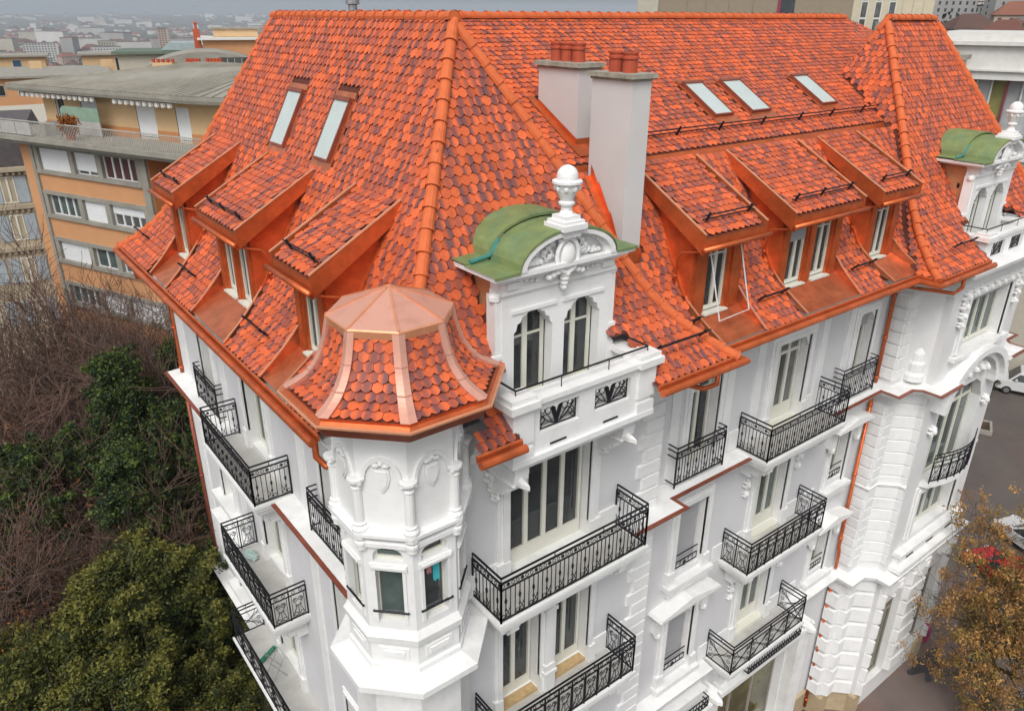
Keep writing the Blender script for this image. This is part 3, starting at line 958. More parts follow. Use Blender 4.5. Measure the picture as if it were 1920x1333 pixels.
# curved balcony rail of the bay
mb = MB()
arcp = [BF(25.7 + 3.2 * k / 8, 0.25 + 0.35 * math.sin(math.pi * k / 8), 0) for k in range(9)]
for a, b_ in zip(arcp, arcp[1:]):
    rail_panel(mb, a, b_, L2 - 0.25, style=1, step=0.14)
mb.build('railing', IRON, B, recalc=False)
mb = MB()
pl = [(p.x, p.y) for p in arcp]
mb.vprism([(25.6, 9.4)] + pl + [(29.0, 9.4)], L2 - 0.5, L2 - 0.28)
mb.build('balcony_slab', LEDGE, B)

# ---- balconies
balcony(LF, 16.08, 19.83, L3, 0.98, B, style=0, consoles=(16.5, 19.4))
balcony(LF, 16.05, 19.85, L2, 0.98, B, style=1, consoles=(16.5, 19.4))
balcony(LF, 14.6, 20.6, L1, 1.0, B, style=2, consoles=(16.2, 18.0, 19.8))
balcony(MF, 6.93, 11.0, L3, 1.0, B, style=0, consoles=(7.4, 10.5))
balcony(MF, 6.95, 11.0, L2, 0.98, B, style=1, consoles=(7.4, 9.0, 10.5))
balcony(MF, 6.95, 11.0, L1, 0.98, B, style=2, consoles=(7.4, 9.0, 10.5))
balcony(RF, 16.18, 19.95, L3, 1.02, B, style=0, consoles=(16.7, 19.5))
balcony(RF, 16.18, 19.95, L2, 0.98, B, style=1, consoles=(16.7, 19.5))
balcony(RF, 16.15, 19.95, L1, 0.98, B, style=2, consoles=(16.7, 19.5))
balcony(RF, 13.25, 15.15, L3 + 0.05, 0.34, B, juliet=True)
balcony(RF, 20.75, 22.7, L3 + 0.05, 0.34, B, juliet=True)
balcony(LF, 20.85, 22.85, L3 + 0.05, 0.26, B, juliet=True)
balcony(LF, 12.65, 14.4, L3 + 0.05, 0.26, B, juliet=True)
# flower-box rails above the shops
for a, b_ in ((14.3, 15.9), (18.0, 21.0)):
    mb = MB()
    mb.fr = RF
    for z in (5.75, 5.95, 6.15):
        mb.box(a, b_, 0.5, 0.53, z, z + 0.025)
        mb.box(a, a + 0.03, 0.0, 0.5, z, z + 0.025)
        mb.box(b_ - 0.03, b_, 0.0, 0.5, z, z + 0.025)
    n = int((b_ - a) / 0.14)
    for k in range(n + 1):
        u = a + (b_ - a) * k / n
        mb.box(u - 0.012, u + 0.012, 0.505, 0.52, 5.75, 6.15)
        mb.ring(RF(u, 0.51, 5.86), Vector((1, 0, 0)), Vector((0, 0, 1)), 0.05, 0.012, 6)
    mb.build('planter_rail', IRON, B, recalc=False)
mb = MB(RF)
mb.box(12.6, 16.3, 0, 0.5, 5.3, 5.5)
mb.box(12.8, 16.1, 0, 0.3, 5.5, 6.2)
mb.box(16.6, 21.5, 0, 0.5, 5.5, 5.7)
mb.box(16.9, 21.3, 0, 0.28, 5.7, 6.2)
for u in (12.9, 16.35, 21.6):
    mb.box(u - 0.35, u + 0.35, 0, 0.4, 0.9, 5.3)
    ornament(mb, u, 5.7, 0.5, 0.5, seed=int(u))
mb.build('shop_cornice', LEDGE, B)

# ================================================================== roofs
TILES = []      # (P, u, t, n) : tip position, along the eave, up the slope, outward normal
TW, TE = 0.20, 0.185

def prof_at(prof, l):
    for (d0, z0), (d1, z1) in zip(prof, prof[1:]):
        s = math.hypot(d1 - d0, z1 - z0)
        if l <= s:
            k = l / s
            return d0 + (d1 - d0) * k, z0 + (z1 - z0) * k, (d1 - d0) / s, (z1 - z0) / s
        l -= s
    return None

def smooth_prof(P, n=4):
    """Catmull-Rom through the profile points."""
    out = []
    for i in range(len(P) - 1):
        p0, p1, p2, p3 = P[max(i - 1, 0)], P[i], P[i + 1], P[min(i + 2, len(P) - 1)]
        for k in range(n):
            t = k / n
            out.append(tuple(0.5 * ((2 * p1[j]) + (-p0[j] + p2[j]) * t + (2 * p0[j] - 5 * p1[j] + 4 * p2[j] - p3[j]) * t * t + (-p0[j] + 3 * p1[j] - 3 * p2[j] + p3[j]) * t ** 3) for j in (0, 1)))
    out.append(P[-1])
    return out

def tile_rows(E, u, inw, prof, smin, smax, reject=None, w=TW, e=TE, margin=0.05, jit=0.004, phase=0.0):
    E, u, inw = Vector((*E, 0)), Vector((*u, 0)), Vector((*inw, 0))
    total = sum(math.hypot(b[0] - a[0], b[1] - a[1]) for a, b in zip(prof, prof[1:]))
    r = 0
    l = 0.02
    while l < total - 0.03:
        q = prof_at(prof, l)
        if q is None:
            break
        d, z, cd_, cz = q
        t = inw * cd_ + Vector((0, 0, cz))
        n = (inw * -cz + Vector((0, 0, cd_)))
        s0, s1 = smin(d, z) + margin, smax(d, z) - margin
        i0 = math.floor((s0 - phase) / w) - 1
        i1 = math.ceil((s1 - phase) / w) + 1
        for i in range(i0, i1 + 1):
            s = phase + (i + (0.5 if r % 2 else 0.0)) * w
            if s < s0 or s > s1:
                continue
            P = E + u * s + inw * d + Vector((0, 0, z))
            if reject and reject(P, s, d):
                continue
            TILES.append((P + Vector((random.gauss(0, jit), random.gauss(0, jit), random.gauss(0, jit * 0.5))), u, t.normalized(), n.normalized(), w, e))
        l += e
        r += 1

def roof_face(mb, E, u, inw, prof, smin, smax, drop=0.02, reject=None):
    E, u, inw = Vector((*E, 0)), Vector((*u, 0)), Vector((*inw, 0))
    if reject:                                     # in small cells, leaving out what dormers and terraces take up
        fine = []
        for (d0, z0), (d1, z1) in zip(prof, prof[1:]):
            n = max(1, int(math.hypot(d1 - d0, z1 - z0) / 0.2))
            fine += [(d0 + (d1 - d0) * k / n, z0 + (z1 - z0) * k / n) for k in range(n)]
        fine.append(prof[-1])
        for (d0, z0), (d1, z1) in zip(fine, fine[1:]):
            a0, a1, b0, b1 = smin(d0, z0), smax(d0, z0), smin(d1, z1), smax(d1, z1)
            n = max(1, int((a1 - a0) / 0.12))
            for k in range(n):
                s00, s01 = a0 + (a1 - a0) * k / n, a0 + (a1 - a0) * (k + 1) / n
                s10, s11 = b0 + (b1 - b0) * k / n, b0 + (b1 - b0) * (k + 1) / n
                dm, zm = (d0 + d1) / 2, (z0 + z1) / 2
                sm_ = (s00 + s01 + s10 + s11) / 4
                if reject(E + u * sm_ + inw * dm + Vector((0, 0, zm)), sm_, dm):
                    continue
                p = lambda s, d, z: E + u * s + inw * d + Vector((0, 0, z - drop))
                mb.face([p(s00, d0, z0), p(s01, d0, z0), p(s11, d1, z1), p(s10, d1, z1)])
        return
    for (d0, z0), (d1, z1) in zip(prof, prof[1:]):
        a = [smin(d0, z0), smax(d0, z0), smin(d1, z1), smax(d1, z1)]
        if a[1] <= a[0] and a[3] <= a[2]:
            continue
        p = lambda s, d, z: E + u * s + inw * d + Vector((0, 0, z - drop))
        mb.face([p(a[0], d0, z0), p(a[1], d0, z0), p(a[3], d1, z1), p(a[2], d1, z1)])

PP = smooth_prof([(0, 19.17), (0.5, 19.55), (1.0, 20.03), (1.4, 20.55), (1.75, 21.15), (2.1, 21.8), (3.2, 23.84), (4.31, 25.86)], 3)
WPF = smooth_prof([(0, 19.15), (0.4, 19.47), (0.75, 19.78), (1.17, 20.28), (1.57, 21.0), (2.1, 21.96), (2.72, 22.78)], 3)
UPF = [(0, 22.95), (4.99, 25.89)]          # upper roof of the right wing, from its own eave at Y = 12.61

LD = [(12.58, 14.5), (16.48, 19.28), (21.22, 23.3)]        # dormers of the left roof, Y ranges
RD = [(12.9, 15.1), (16.2, 19.3), (20.2, 22.25)]           # dormers of the right roof, X ranges
LA = [(13.2, 14.2), (16.36, 18.82), (21.03, 22.62)]        # copper aprons at the eave
RA = [(13.4, 14.93), (16.64, 19.07), (20.83, 22.42)]
SKY_L = [(18.42, 19.3), (15.9, 16.7)]
SKY_R = [(17.1, 17.88), (18.68, 19.56), (22.1, 22.92)]

def rej_left(P, s, d):
    if (P.x - 5.46) ** 2 + (P.y - 10.32) ** 2 < 1.5 ** 2 and P.z < 20.6:
        return True
    for (a, b), (c, e) in zip(LD, LA):
        if a + 0.25 < P.y < b - 0.25 and d < 2.45:
            return True
        if d < 1.15:
            k = min(d / 1.0, 1)
            if c * (1 - k) + (a + 0.15) * k - 0.05 < P.y < e * (1 - k) + (b - 0.15) * k + 0.05:
                return True
    for a, b in SKY_L:
        if a - 0.12 < P.y < b + 0.1 and 22.75 < P.z < 24.45:
            return True
    return False
def rej_front(P, s, d):
    if (P.x - 5.46) ** 2 + (P.y - 10.32) ** 2 < 1.5 ** 2 and P.z < 20.6:
        return True
    if 7.2 < P.x < 10.72 and P.z < 20.0:
        return True
    if 7.62 < P.x < 10.28 and P.z < 21.9:
        return True
    return 7.85 < P.x < 10.05 and P.z < 22.1
def rej_wing(P, s, d):
    for (a, b), (c, e) in zip(RD, RA):
        if a + 0.25 < P.x < b - 0.25 and d < 2.6:
            return True
        if d < 1.05:
            k = min(d / 0.95, 1)
            if c * (1 - k) + (a + 0.15) * k - 0.05 < P.x < e * (1 - k) + (b - 0.15) * k + 0.05:
                return True
    return 11.45 < P.x < 12.2 and 11.1 < P.y < 12.45
def rej_up(P, s, d):
    if 11.75 < P.x < 12.65 and 12.9 < P.y < 14.65:
        return True
    for a, b in SKY_R:
        if a - 0.12 < P.x < b + 0.1 and 13.3 < P.y < 14.85:
            return True
    return False

rf = MB()
TOPD = 4.31
F_left = ((4.43, 9.09), (0, 1), (1, 0), PP, lambda d, z: d, lambda d, z: 17.21 - d * 0.914)
F_front = ((4.43, 9.09), (1, 0), (0, 1), PP, lambda d, z: d * 4.4 / TOPD, lambda d, z: 8.8 - d * 4.4 / TOPD)
F_right = ((13.23, 9.09), (0, 1), (-1, 0), [(d * 4.4 / TOPD, z) for d, z in PP], lambda d, z: d * TOPD / 4.4, lambda d, z: 0.55 + d if z < 22.8 else 14.5 - (25.9 - z) / 0.589 * 0 - 9.09 + 1.5)
F_far = ((4.43, 26.3), (1, 0), (0, -1), [(d * 3.94 / TOPD, z) for d, z in PP], lambda d, z: d * 1.117, lambda d, z: 8.8 - d * 1.117)
tile_rows(*F_left, reject=rej_left)
tile_rows(*F_front, reject=rej_front)
tile_rows((13.23, 9.09), (0, 1), (-1, 0), F_right[3], F_right[4], lambda d, z: 0.5 + d, reject=None)
roof_face(rf, *F_left, reject=rej_left)
roof_face(rf, *F_front, reject=rej_front)
for f_ in (F_right, F_far):
    roof_face(rf, *f_)
pav_roof = rf.build('pavilion_roof', UNDER, B, recalc=False)

rw = MB()
def rp_left_x(z):                                  # x of the right pavilion's left slope at height z
    for (d0, z0), (d1, z1) in zip(PP, PP[1:]):
        if z0 <= z <= z1:
            return 22.02 + (d0 + (d1 - d0) * (z - z0) / (z1 - z0)) * 3.68 / TOPD
    return 25.7 if z > 25 else 22.02
F_wing = ((0, 9.56), (1, 0), (0, 1), WPF, lambda d, z: 13.23 - d * 0.98, lambda d, z: rp_left_x(z) + 0.05)
tile_rows(*F_wing, reject=rej_wing)
roof_face(rw, *F_wing, reject=rej_wing)
def up_left(d, z):
    return 13.23 - (4.4 / TOPD) * (2.1 + (z - 21.8) / 1.85)
F_up = ((0, 12.61), (1, 0), (0, 1), UPF, lambda d, z: max(8.6, up_left(d, z)), lambda d, z: 25.35 if d < 1.9 else 29.6 + (4.99 - d) * 0.95)
tile_rows(*F_up, reject=rej_up)
roof_face(rw, *F_up)
rw.face([(9, 17.61, 25.85), (29.5, 17.61, 25.85), (29.5, 23, 22.0), (9, 23, 22.0)])
wing_roof = rw.build('wing_roof', UNDER, B, recalc=False)

rr = MB()
sc = 4.91 / TOPD
PR = [(d * sc, z) for d, z in PP]
PL = [(d * 3.68 / TOPD, z) for d, z in PP]
def rp_smax(d, z):
    if z > 24.17:
        return 13.85 - 8.94 + (25.87 - z) * 0.55
    if z > 22.9:
        return 17.6 - (25.9 - z) / 0.589 - 8.94 + 0.1
    for (d0, z0), (d1, z1) in zip(WPF, WPF[1:]):
        if z0 <= z <= z1:
            return 9.56 + d0 + (d1 - d0) * (z - z0) / (z1 - z0) - 8.94 + 0.05
    return 12.4 - 8.94 if z > 22 else 0.62
F_rl = ((22.02, 8.94), (0, 1), (1, 0), PL, lambda d, z: d * 4.91 / 3.68, rp_smax)
F_rf = ((22.02, 8.94), (1, 0), (0, 1), PR, lambda d, z: d * 3.68 / 4.91, lambda d, z: 10.5 - d * 3.68 / 4.91)
F_rr = ((32.52, 8.94), (0, 1), (-1, 0), PL, lambda d, z: d * 4.91 / 3.68, lambda d, z: 4.91 + (25.87 - z) * 0.55)
def rej_rf(P, s, d):
    x = P.x - 27.3
    if abs(x) < 1.9 and P.z < 20.0:
        return True
    if abs(x) < 1.33 and P.z < 21.9:
        return True
    return abs(x) < 1.1 and P.z < 22.1
tile_rows(*F_rl)
tile_rows(*F_rf, reject=rej_rf)
roof_face(rr, *F_rf, reject=rej_rf)
for f_ in (F_rl, F_rr):
    roof_face(rr, *f_)
rr.face([(25.7, 13.85, 25.86), (28.84, 13.85, 25.86), (28.84, 16.5, 22), (25.2, 14.75, 24.15)])
rp_roof = rr.build('pavilion_roof', UNDER, B, recalc=False)

# ---- dormers
def dormer(side, a, b, eave, aprons, nwin, blind=False):
    """Shed dormer clad in copper. side 0 = left roof (runs along Y), 1 = right roof (runs along X)."""
    if side == 0:
        P = lambda s, d, z: Vector((eave + d, s, z))
        U, I = (0, 1), (1, 0)
        zf, zb, df, db = 21.62, 22.72, 0.66, 2.6
        E = (eave, 0)
        dw = 1.0
    else:
        P = lambda s, d, z: Vector((s, eave + d, z))
        U, I = (1, 0), (0, 1)
        zf, zb, df, db = 21.66, 22.82, 0.52, 2.74
        E = (0, eave)
        dw = 0.93
    root = node('dormer', P((a + b) / 2, dw, 19.6), B)
    mb = MB()
    ca, cb = a + 0.2, b - 0.2
    zs = 19.62
    # cheeks and front
    for s in (ca, cb):
        mb.face([P(s, dw, zs), P(s, dw, zf), P(s, db, zb), P(s, 1.6, 20.6)], 0)
    wins = []
    L = cb - ca
    if nwin == 1:
        wins = [((ca + cb) / 2 - 0.36, (ca + cb) / 2 + 0.36)]
    else:
        wins = [(ca + L * 0.28 - 0.36, ca + L * 0.28 + 0.36), (ca + L * 0.70 - 0.36, ca + L * 0.70 + 0.36)]
    edges = [ca] + [e for w_ in wins for e in w_] + [cb]
    for k in range(0, len(edges), 2):
        mb.face([P(edges[k], dw, zs), P(edges[k + 1], dw, zs), P(edges[k + 1], dw, zf + 0.12), P(edges[k], dw, zf + 0.12)], 0)
        # flat copper pilaster standing proud of the wall
        c = (edges[k] + edges[k + 1]) / 2
        hw = (edges[k + 1] - edges[k]) * 0.28
        mb.face([P(c - hw, dw - 0.05, zs + 0.03), P(c + hw, dw - 0.05, zs + 0.03), P(c + hw, dw - 0.05, zf), P(c - hw, dw - 0.05, zf)], 0)
        for q in (-1, 1):
            mb.face([P(c + q * hw, dw - 0.05, zs + 0.03), P(c + q * hw, dw - 0.05, zf), P(c + q * hw, dw, zf), P(c + q * hw, dw, zs + 0.03)], 0)
    for w0, w1 in wins:
        mb.face([P(w0, dw, zf - 0.22), P(w1, dw, zf - 0.22), P(w1, dw, zf + 0.12), P(w0, dw, zf + 0.12)], 0)
        for s in (w0, w1):
            mb.face([P(s, dw, zs), P(s, dw + 0.2, zs), P(s, dw + 0.2, zf), P(s, dw, zf)], 0)
        mb.face([P(w0, dw + 0.22, zs), P(w1, dw + 0.22, zs), P(w1, dw + 0.22, zf), P(w0, dw + 0.22, zf)], 1)
    mb.build('cheek', [COPPER, DARK], root, recalc=False)
    for w0, w1 in wins:
        fr = Fr(P(0, dw, 0), (U[0], U[1], 0), (-I[0], -I[1], 0))
        mb = MB(fr)
        z0, z1 = zs + 0.08, zf - 0.2
        for q0, q1, zz0, zz1 in ((w0, w0 + 0.07, z0, z1), (w1 - 0.07, w1, z0, z1), (w0, w1, z1 - 0.07, z1), (w0, w1, z0, z0 + 0.09), ((w0 + w1) / 2 - 0.05, (w0 + w1) / 2 + 0.05, z0, z1), (w0, w1, z0 + 1.3, z0 + 1.34)):
            mb.box(q0, q1, -0.14, -0.07 + 0.004 * (zz1 - zz0 > 1), zz0, zz1)
        mb.box(w0 - 0.05, w1 + 0.05, -0.1, 0.12, zs, zs + 0.045)
        mb.build('window_frame', CREAM, root)
        mb = MB(fr)
        mb.box(w0 + 0.06, w1 - 0.06, -0.125, -0.11, z0 + 0.08, z1 - 0.06)
        mb.build('pane', GLASS, root)
        if blind and w0 == wins[0][0]:
            mb = MB(fr)
            mb.box(w0 + 0.02, w1 - 0.02, -0.06, -0.04, z1 - 0.65, z1)
            mb.build('roller_shutter', SHUT, root)
    if nwin == 2 or side == 1:                        # rolled awning under the eave
        w0, w1 = wins[0][0], wins[-1][1]
        mb = MB()
        mb.tube([P(w0 - 0.1, dw - 0.13, zf - 0.14), P(w1 + 0.15, dw - 0.13, zf - 0.14)], 0.055, 8, 0)
        mb.tube([P(w1 + 0.13, dw - 0.13, zf - 0.14), P(w1 + 0.25, dw - 0.13, zf - 0.14)], 0.085, 10, 1)
        mb.build('rolled_awning', [COPDARK, SHUTW], root)
    if side == 1 and nwin == 1 and a < 14:            # awning arms left hanging down
        mb = MB()
        w0, w1 = wins[0]
        pts_ = [P(w0 - 0.02, dw - 0.05, zf - 0.5), P(w0 + 0.0, dw - 0.5, zs + 0.0), P(w1 + 0.35, dw - 0.5, zs + 0.05), P(w1 + 0.2, dw - 0.1, zf - 0.25)]
        mb.tube(pts_, 0.018, 5)
        mb.build('awning_arm', SHUTW, root)
    # shed roof: slab, verge fascias, front fascia
    mb = MB()
    th = 0.26
    sl = (zb - zf) / (db - df)
    for s0, s1 in ((a, a + 0.07), (b - 0.07, b)):
        q = [P(s0, df, zf + 0.05), P(s1, df, zf + 0.05), P(s1, db, zb + 0.06), P(s0, db, zb + 0.06)]
        lo = [P(s0, df, zf - 0.40), P(s1, df, zf - 0.40), P(s1, db, zb - 0.24), P(s0, db, zb - 0.24)]
        i = mb.pts(q + lo)
        for f_ in ((0, 1, 2, 3), (4, 7, 6, 5), (0, 4, 5, 1), (1, 5, 6, 2), (2, 6, 7, 3), (3, 7, 4, 0)):
            mb.f.append(tuple(i + k for k in f_))
            mb.m.append(0)
    mb.face([P(a + 0.07, df, zf - 0.03), P(b - 0.07, df, zf - 0.03), P(b - 0.07, db, zb - 0.03), P(a + 0.07, db, zb - 0.03)], 1)
    mb.face([P(a + 0.07, df + 0.04, zf - th + 0.02), P(b - 0.07, df + 0.04, zf - th + 0.02), P(b - 0.07, db, zb - th), P(a + 0.07, db, zb - th)], 0)
    mb.face([P(a, df + 0.01, zf - 0.01), P(b, df + 0.01, zf - 0.01), P(b, df + 0.01, zf - 0.36), P(a, df + 0.01, zf - 0.36)], 0)
    mb.build('dormer_roof', [COPPER, UNDER], root, recalc=False)
    for s0, s1 in ((a - 0.010, a + 0.06), (b - 0.06, b + 0.010)):
        mb = MB()
        q = [P(s0, df - 0.02, zf + 0.055), P(s1, df - 0.02, zf + 0.055), P(s1, db, zb + 0.065), P(s0, db, zb + 0.065)]
        mb.face(q)
        mb.face([p + Vector((0, 0, 0.025)) for p in q])
        for k in range(4):
            p, r = q[k], q[(k + 1) % 4]
            mb.face([p, r, r + Vector((0, 0, 0.025)), p + Vector((0, 0, 0.025))])
        mb.build('verge_trim', COPLIGHT, root, recalc=False)
    tile_rows(E, U, I, [(df - 0.02, zf), (db - 0.05, zb)], lambda d, z: a + 0.1, lambda d, z: b - 0.1, margin=0.06)
    # gutter with drop pipe
    mb = MB()
    g = [P(a - 0.08, df - 0.075, zf - 0.25), P(b + 0.08, df - 0.075, zf - 0.25)]
    mb.tube(g, 0.06, 8)
    e = a if side == 0 else a
    mb.tube([P(e + 0.15, df - 0.06, zf - 0.3), P(e + 0.12, dw - 0.05, zf - 0.42), P(e + 0.02, dw + 0.18, zf - 0.46), P(e + 0.0, dw + 0.28, zf - 0.6), P(e + 0.02, dw + 0.34, zf - 1.5)], 0.032, 6)
    mb.tube([P(e + 0.01, dw + 0.31, zf - 1.0), P(e + 0.01, dw + 0.31, zf - 1.05)], 0.042, 6)
    mb.build('gutter', COPPER, root, smooth=True)
    # copper apron to the main eave
    c, e_ = aprons
    mb = MB()
    ze = 19.2
    n_ = 5
    prev = None
    base = PP if side == 0 else WPF
    for k in range(n_ + 1):
        q = k / n_
        d = 0.06 + (dw - 0.06) * q
        z = ze + 0.02 + (zs + 0.02 - ze) * (q ** 1.15)
        s0, s1 = c + (ca - 0.03 - c) * q, e_ + (cb + 0.03 - e_) * q
        row = [P(s0, d, z), P(s1, d, z)]
        if prev:
            mb.face([prev[0], prev[1], row[1], row[0]], 0)
        prev = row
    def zbase(d):
        for (d0, z0), (d1, z1) in zip(base, base[1:]):
            if d0 <= d <= d1:
                return z0 + (z1 - z0) * (d - d0) / (d1 - d0)
        return base[-1][1]
    for (sa, sb) in ((c, ca - 0.02), (e_, cb + 0.02)):       # upstands along the edge of the tiles
        prev = None
        for k in range(9):
            q = k / 8
            d = 0.02 + (dw + 0.12) * q
            sx_ = sa + (sb - sa) * min(1, q * 1.05)
            lo_ = P(sx_, d, ze + 0.01 + (zs + 0.02 - ze) * (min(1, q) ** 1.15))
            hi_ = P(sx_, d, zbase(d) + 0.075)
            if prev:
                mb.face([prev[0], lo_, hi_, prev[1]], 0)
                mb.beam(prev[1], hi_, 0.045, 0.03, 1)
            prev = (lo_, hi_)
    mb.build('apron', [COPSHEET, COPLIGHT], root, recalc=False)
    # valley strip where the cheek meets the tiles
    mb = MB()
    for s, q in ((ca, -1), (cb, 1)):
        mb.beam(P(s + q * 0.04, dw + 0.1, zs + 0.55), P(s + q * 0.04, 2.2, 22.0 if side == 0 else 22.05), 0.09, 0.05)
    mb.build('valley_strip', COPPER, root)
    return root

def snow_guard(P, s0, s1, posts, n, par=None):
    """Two dark bars on brackets."""
    mb = MB()
    for h in (0.09, 0.2):
        mb.tube([P(s0) + n * h, P(s1) + n * h], 0.017, 5)
    for s in posts:
        mb.beam(P(s) + n * -0.01, P(s) + n * 0.26, 0.03, 0.05)
    return mb.build('snow_guard', IRON, B, recalc=False)

for k, ((a, b), ap) in enumerate(zip(LD, LA)):
    dormer(0, a, b, 4.43, ap, 2 if k == 1 else 1)
    n = Vector((-0.49, 0, 0.87))
    snow_guard(lambda s: Vector((4.43 + 0.95, s, 21.78)), a + 0.15, b - 0.25, [a + 0.35, b - 0.5] + ([(a + b) / 2] if k == 1 else []), n)
for k, ((a, b), ap) in enumerate(zip(RD, RA)):
    dormer(1, a, b, 9.56, ap, 2 if k == 1 else 1, blind=k == 1)
    n = Vector((0, -0.46, 0.89))
    snow_guard(lambda s: Vector((s, 9.56 + 0.9, 21.86)), a + 0.3, b - 0.1, [a + 0.45, b - 0.3] + ([(a + b) / 2] if k == 1 else []), n)
n = Vector((0, -0.508, 0.861))
snow_guard(lambda s: Vector((s, 13.1, 23.25)), 12.7, 25.1, [14.0, 15.2, 16.85, 18.65, 20.4, 22.0, 23.7, 24.9], n)
for s0, s1 in ((24.6, 25.95), (20.0, 21.2), (15.0, 16.3)):
    snow_guard(lambda s: Vector((4.43 + 0.62, s, 19.68)), s0, s1, [s0 + 0.15, s1 - 0.15], Vector((-0.7, 0, 0.7)))
for s0, s1 in ((11.6, 13.1), (15.2, 16.4), (19.3, 20.5)):
    snow_guard(lambda s: Vector((s, 9.56 + 0.62, 19.7)), s0, s1, [s0 + 0.15, s1 - 0.15], Vector((0, -0.7, 0.7)))
snow_guard(lambda s: Vector((s, 9.55, 19.72)), 10.85, 12.6, [11.0, 12.4], Vector((0, -0.7, 0.7)))
snow_guard(lambda s: Vector((s, 9.5, 19.72)), 23.6, 25.1, [23.9, 24.9], Vector((0, -0.7, 0.7)))

# ---- copper step between the two slopes of the right wing
mb = MB()
x0, x1 = 10.9, 25.15
mb.face([(x0, 12.60, 22.93), (x1, 12.60, 22.93), (x1, 12.50, 22.70), (x0, 12.50, 22.70)], 0)
mb.face([(x0, 12.60, 22.93), (x1, 12.60, 22.93), (x1, 12.68, 22.96), (x0, 12.68, 22.96)], 0)
mb.face([(x0, 12.50, 22.71), (x1, 12.50, 22.71), (x1, 12.28, 22.74), (x0, 12.28, 22.74)], 1)
mb.face([(x0, 12.28, 22.74), (x1, 12.28, 22.74), (x1, 12.26, 22.66), (x0, 12.26, 22.66)], 1)
for k in range(8):
    x = x0 + 1.9 * k + 0.8
    mb.box(x, x + 0.03, 12.27, 12.5, 22.715, 22.755, 1)
mb.build('roof_step', [COPPER, COPLIGHT], B, recalc=False)
mb = MB()                                           # valley of the right pavilion, and the strip below it
mb.beam((25.17, 14.6, 24.12), (24.95, 12.4, 22.85), 0.16, 0.05, 0)
mb.beam((24.55, 12.25, 22.7), (24.1, 11.6, 21.5), 0.2, 0.06, 0)
mb.beam((24.1, 11.6, 21.5), (23.35, 10.55, 20.0), 0.22, 0.06, 0)
mb.beam((23.35, 10.55, 20.0), (22.4, 9.62, 19.25), 0.22, 0.06, 0)
mb.build('valley_strip', COPLIGHT, B)

# ---- skylights
def skylight(c0, c1, fP, U, n):
    root = node('skylight', fP((c0 + c1) / 2, 0), B)
    mb = MB()
    def slab(a, b, l0, l1, h0, h1, m):
        q = [fP(a, l0), fP(b, l0), fP(b, l1), fP(a, l1)]
        i = mb.pts([p + n * h0 for p in q] + [p + n * h1 for p in q])
        for f_ in ((0, 1, 2, 3), (4, 7, 6, 5), (0, 4, 5, 1), (1, 5, 6, 2), (2, 6, 7, 3), (3, 7, 4, 0)):
            mb.f.append(tuple(i + k for k in f_))
            mb.m.append(m)
    t = 0.045
    slab(c0, c0 + t, 0, 1.42, 0, 0.13, 0)
    slab(c1 - t, c1, 0, 1.42, 0, 0.13, 0)
    slab(c0 + t, c1 - t, 0, t, 0, 0.125, 0)
    slab(c0 - 0.01, c1 + 0.01, 1.37, 1.46, 0, 0.15, 0)
    mb.build('window_frame', COPDARK, root)
    mb = MB()
    slab(c0 + t, c1 - t, t, 1.37, 0.08, 0.11, 0)
    mb.build('pane', SKYGL, root)
    mb = MB()
    slab(c0 - 0.1, c1 + 0.1, -0.25, 0.0, 0.02, 0.05, 0)
    slab(c0 - 0.1, c0, 0, 1.5, 0.015, 0.04, 0)
    slab(c1, c1 + 0.1, 0, 1.5, 0.015, 0.04, 0)
    slab(c0 - 0.08, c1 + 0.1, 1.46, 1.6, 0.015, 0.07, 0)
    mb.build('flashing', COPSHEET, root)
tl = Vector((0.4745, 0, 0.880)).normalized()
nl = Vector((-0.880, 0, 0.4745)).normalized()
for a, b in SKY_L:
    skylight(a, b, lambda s, l: Vector((7.17, s, 22.98)) + tl * l - nl * 0.03, None, nl)
tu = Vector((0, 0.861, 0.508))
nu = Vector((0, -0.508, 0.861))
for a, b in SKY_R:
    skylight(a, b, lambda s, l: Vector((s, 13.5, 23.47)) + tu * l, None, nu)

# ---- chimneys
def chimney(x0, x1, y0, y1, zb0, zt, pots, strip):
    root = node('chimney', ((x0 + x1) / 2, (y0 + y1) / 2, zb0), B)
    mb = MB()
    mb.box(x0, x1, y0, y1, zb0, zt)
    mb.build('shaft', CHIM, root)
    mb = MB()
    mb.box(x0 - 0.09, x1 + 0.09, y0 - 0.09, y1 + 0.09, zt, zt + 0.09)
    mb.box(x0 - 0.03, x1 + 0.03, y0 - 0.03, y1 + 0.03, zt - 0.05, zt)
    mb.build('cap_slab', CAPST, root)
    for x, y in pots:
        pb = MB()
        pb.lathe((x, y, 0), [(0.15, zt + 0.09), (0.145, zt + 0.34), (0.17, zt + 0.35), (0.17, zt + 0.39), (0.15, zt + 0.40), (0.15, zt + 0.44), (0.165, zt + 0.45), (0.165, zt + 0.48), (0.12, zt + 0.48), (0.11, zt + 0.3)], 14)
        pb.build('chimney_pot', POT, root, smooth=False)
    mb = MB()
    for q in strip:
        mb.face(q)
    mb.build('flashing', COPPER, root, recalc=False)
zu = lambda y: 25.9 - 0.589 * (17.6 - y)
s1 = []
x0, x1, y0, y1 = 11.88, 12.5, 13.13, 14.5
for xx in (x0 - 0.012, x1 + 0.012):
    s1.append([(xx, y0 - 0.02, zu(y0) - 0.05), (xx, y1, zu(y1) - 0.05), (xx, y1, zu(y1) + 0.12), (xx, y0 - 0.02, zu(y0) + 0.17)])
s1.append([(x0 - 0.012, y0 - 0.012, zu(y0) - 0.1), (x1 + 0.012, y0 - 0.012, zu(y0) - 0.1), (x1 + 0.012, y0 - 0.012, zu(y0) + 0.17), (x0 - 0.012, y0 - 0.012, zu(y0) + 0.17)])
